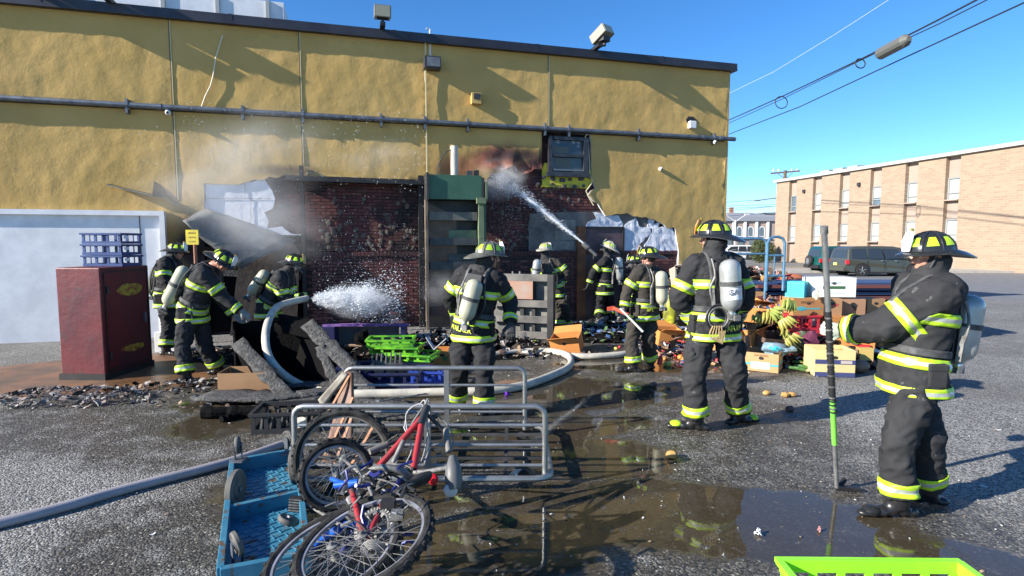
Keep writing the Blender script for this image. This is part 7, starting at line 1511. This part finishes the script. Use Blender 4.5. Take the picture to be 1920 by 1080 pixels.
# high jet
a, b = at(1094, 456, 12.3), at(979, 364, 12.35); t = MB(); pts = [a.lerp(b, k/30) for k in range(31)]
t.tube([p+Vector((0, 0, .0)) for p in pts], [(.020+.028*k/30)*(1+(.1+.5*k/30)*noise.noise(Vector((k*1.3, 0, 0)))) for k in range(31)], 12, WAT); o = one(t, 'water_jet', 'white jet of water striking the burnt wall beside the window', 'water jet', 'jets of water', True)
imp = at(925, 335, 12.45)
def f1(k): 
    t_ = rw.random()**.7; c = b.lerp(imp, t_); return c+Vector((rw.gauss(0, .05+.10*t_), rw.gauss(0, .05), rw.gauss(0, .05+.10*t_))), (0, 0, 0)
drops(f1, 2600, .003, .013, 'spray')
def f1b(k):
    t_ = rw.random()**.6; c = a.lerp(b, t_); g_ = .015+.05*t_; return c+Vector((rw.gauss(0, g_), rw.gauss(0, g_), rw.gauss(0, g_))), (-3.5, 0, 0)
drops(f1b, 1800, .003, .009, 'spray')
def f2(k): c = at(rw.uniform(900, 990), 0, 12.3); a_ = rw.random(); return Vector((c.x+rw.gauss(0, .15), 12.3+rw.gauss(0, .1), at(940, 330+120*a_**.8, 12.3).z+rw.gauss(0, .1))), (0, 0, -rw.random())
drops(f2, 1300, .003, .010, 'spray')
# low fan from the left nozzle
n0 = at(598, 563, 8.4)
def f3(k):
    d = rw.random()**1.8*1.25; sp2 = .04+.22*d; p = n0+Vector((d*.95, .25*d, -.05*d*d)); return p+Vector((rw.gauss(0, .04), rw.gauss(0, sp2*.6), max(-.3, rw.gauss(.03, sp2*.75)))), (rw.random()*1.5, 0, 0)
drops(f3, 8500, .002, .0085, 'spray')
def f3b(k):
    d = rw.random()*.75; sp2 = .05+.22*d; p = n0+Vector((d, .15*d, 0)); return p+Vector((rw.gauss(0, .04), rw.gauss(0, sp2*.5), rw.gauss(.0, sp2*.55))), (rw.random(), 0, 0)
drops(f3b, 6500, .003, .011, 'spray')
def f4(k): px, py = rw.uniform(590, 800), rw.gauss(520, 55); return at(px, min(610, py), rw.uniform(9.6, 11.3)), (0, 0, 0)
drops(f4, 1500, .002, .008, 'spray')
def f5(k): px = rw.uniform(238, 800); py = 200+rw.random()*150; return at(px, py+rw.gauss(0, 10), rw.uniform(9.5, 10.6)), (.3, 0, .3)
drops(f5, 900, .002, .008, 'spray')
def mist(c, sx_, sy, sz, dens, name='water_mist', sc_=2.2, rot=0):
    m = bpy.data.materials.new('mist'); m.use_nodes = True; n = m.node_tree; L = n.links; n.nodes.remove(n.nodes['Principled BSDF']); pv = n.nodes.new('ShaderNodeVolumePrincipled'); pv.inputs['Color'].default_value = (.985, .99, 1, 1); pv.inputs['Anisotropy'].default_value = .0
    tc = n.nodes.new('ShaderNodeTexCoord'); ln_ = n.nodes.new('ShaderNodeVectorMath'); ln_.operation = 'LENGTH'; mr = n.nodes.new('ShaderNodeMapRange'); mr.inputs[1].default_value = 1; mr.inputs[2].default_value = .15; mr.inputs[3].default_value = 0; mr.inputs[4].default_value = 1; mr.interpolation_type = 'SMOOTHSTEP'
    ns = n.nodes.new('ShaderNodeTexNoise'); ns.inputs['Scale'].default_value = sc_; ns.inputs['Detail'].default_value = 3; r2 = n.nodes.new('ShaderNodeMapRange'); r2.inputs[1].default_value = .38; r2.inputs[2].default_value = .68
    mu = n.nodes.new('ShaderNodeMath'); mu.operation = 'MULTIPLY'; m2 = n.nodes.new('ShaderNodeMath'); m2.operation = 'MULTIPLY'; m2.inputs[1].default_value = dens
    L.new(tc.outputs['Object'], ln_.inputs[0]); L.new(ln_.outputs['Value'], mr.inputs[0]); L.new(tc.outputs['Object'], ns.inputs['Vector']); L.new(ns.outputs[0], r2.inputs[0]); L.new(mr.outputs[0], mu.inputs[0]); L.new(r2.outputs[0], mu.inputs[1]); L.new(mu.outputs[0], m2.inputs[0]); L.new(m2.outputs[0], pv.inputs['Density'])
    L.new(pv.outputs[0], n.nodes['Material Output'].inputs['Volume']); q = MB(); q.ball((0, 0, 0), 1, m, 16); o = q.obj(name); o.location = c; o.scale = (sx_, sy, sz); o.rotation_euler = (0, rot, 0); tag(o, kind='stuff'); return o
mist(n0+Vector((.55, .12, -.02)), .62, .34, .32, 11, sc_=1.8); mist(n0+Vector((.22, .03, 0)), .32, .22, .16, 30, sc_=3); mist(n0+Vector((1.7, 1.0, .1)), .45, .4, .4, .8, sc_=1.6)
mist(Vector((imp.x+.10, imp.y-.15, imp.z-.05)), .75, .35, .55, 5)
mist(Vector((at(420, 285, 9.6).x, 9.75, 3.1)), 2.3, .55, 1.1, 1.0, sc_=1.4, rot=R(-14))
mist(Vector((at(480, 430, 9.6).x, 10.0, 2.2)), 1.4, .5, .9, 1.5, sc_=1.4, rot=R(20))
mist(Vector((at(700, 300, 10.3).x, 10.6, 3.4)), 1.2, .4, .5, .6, sc_=1.8)
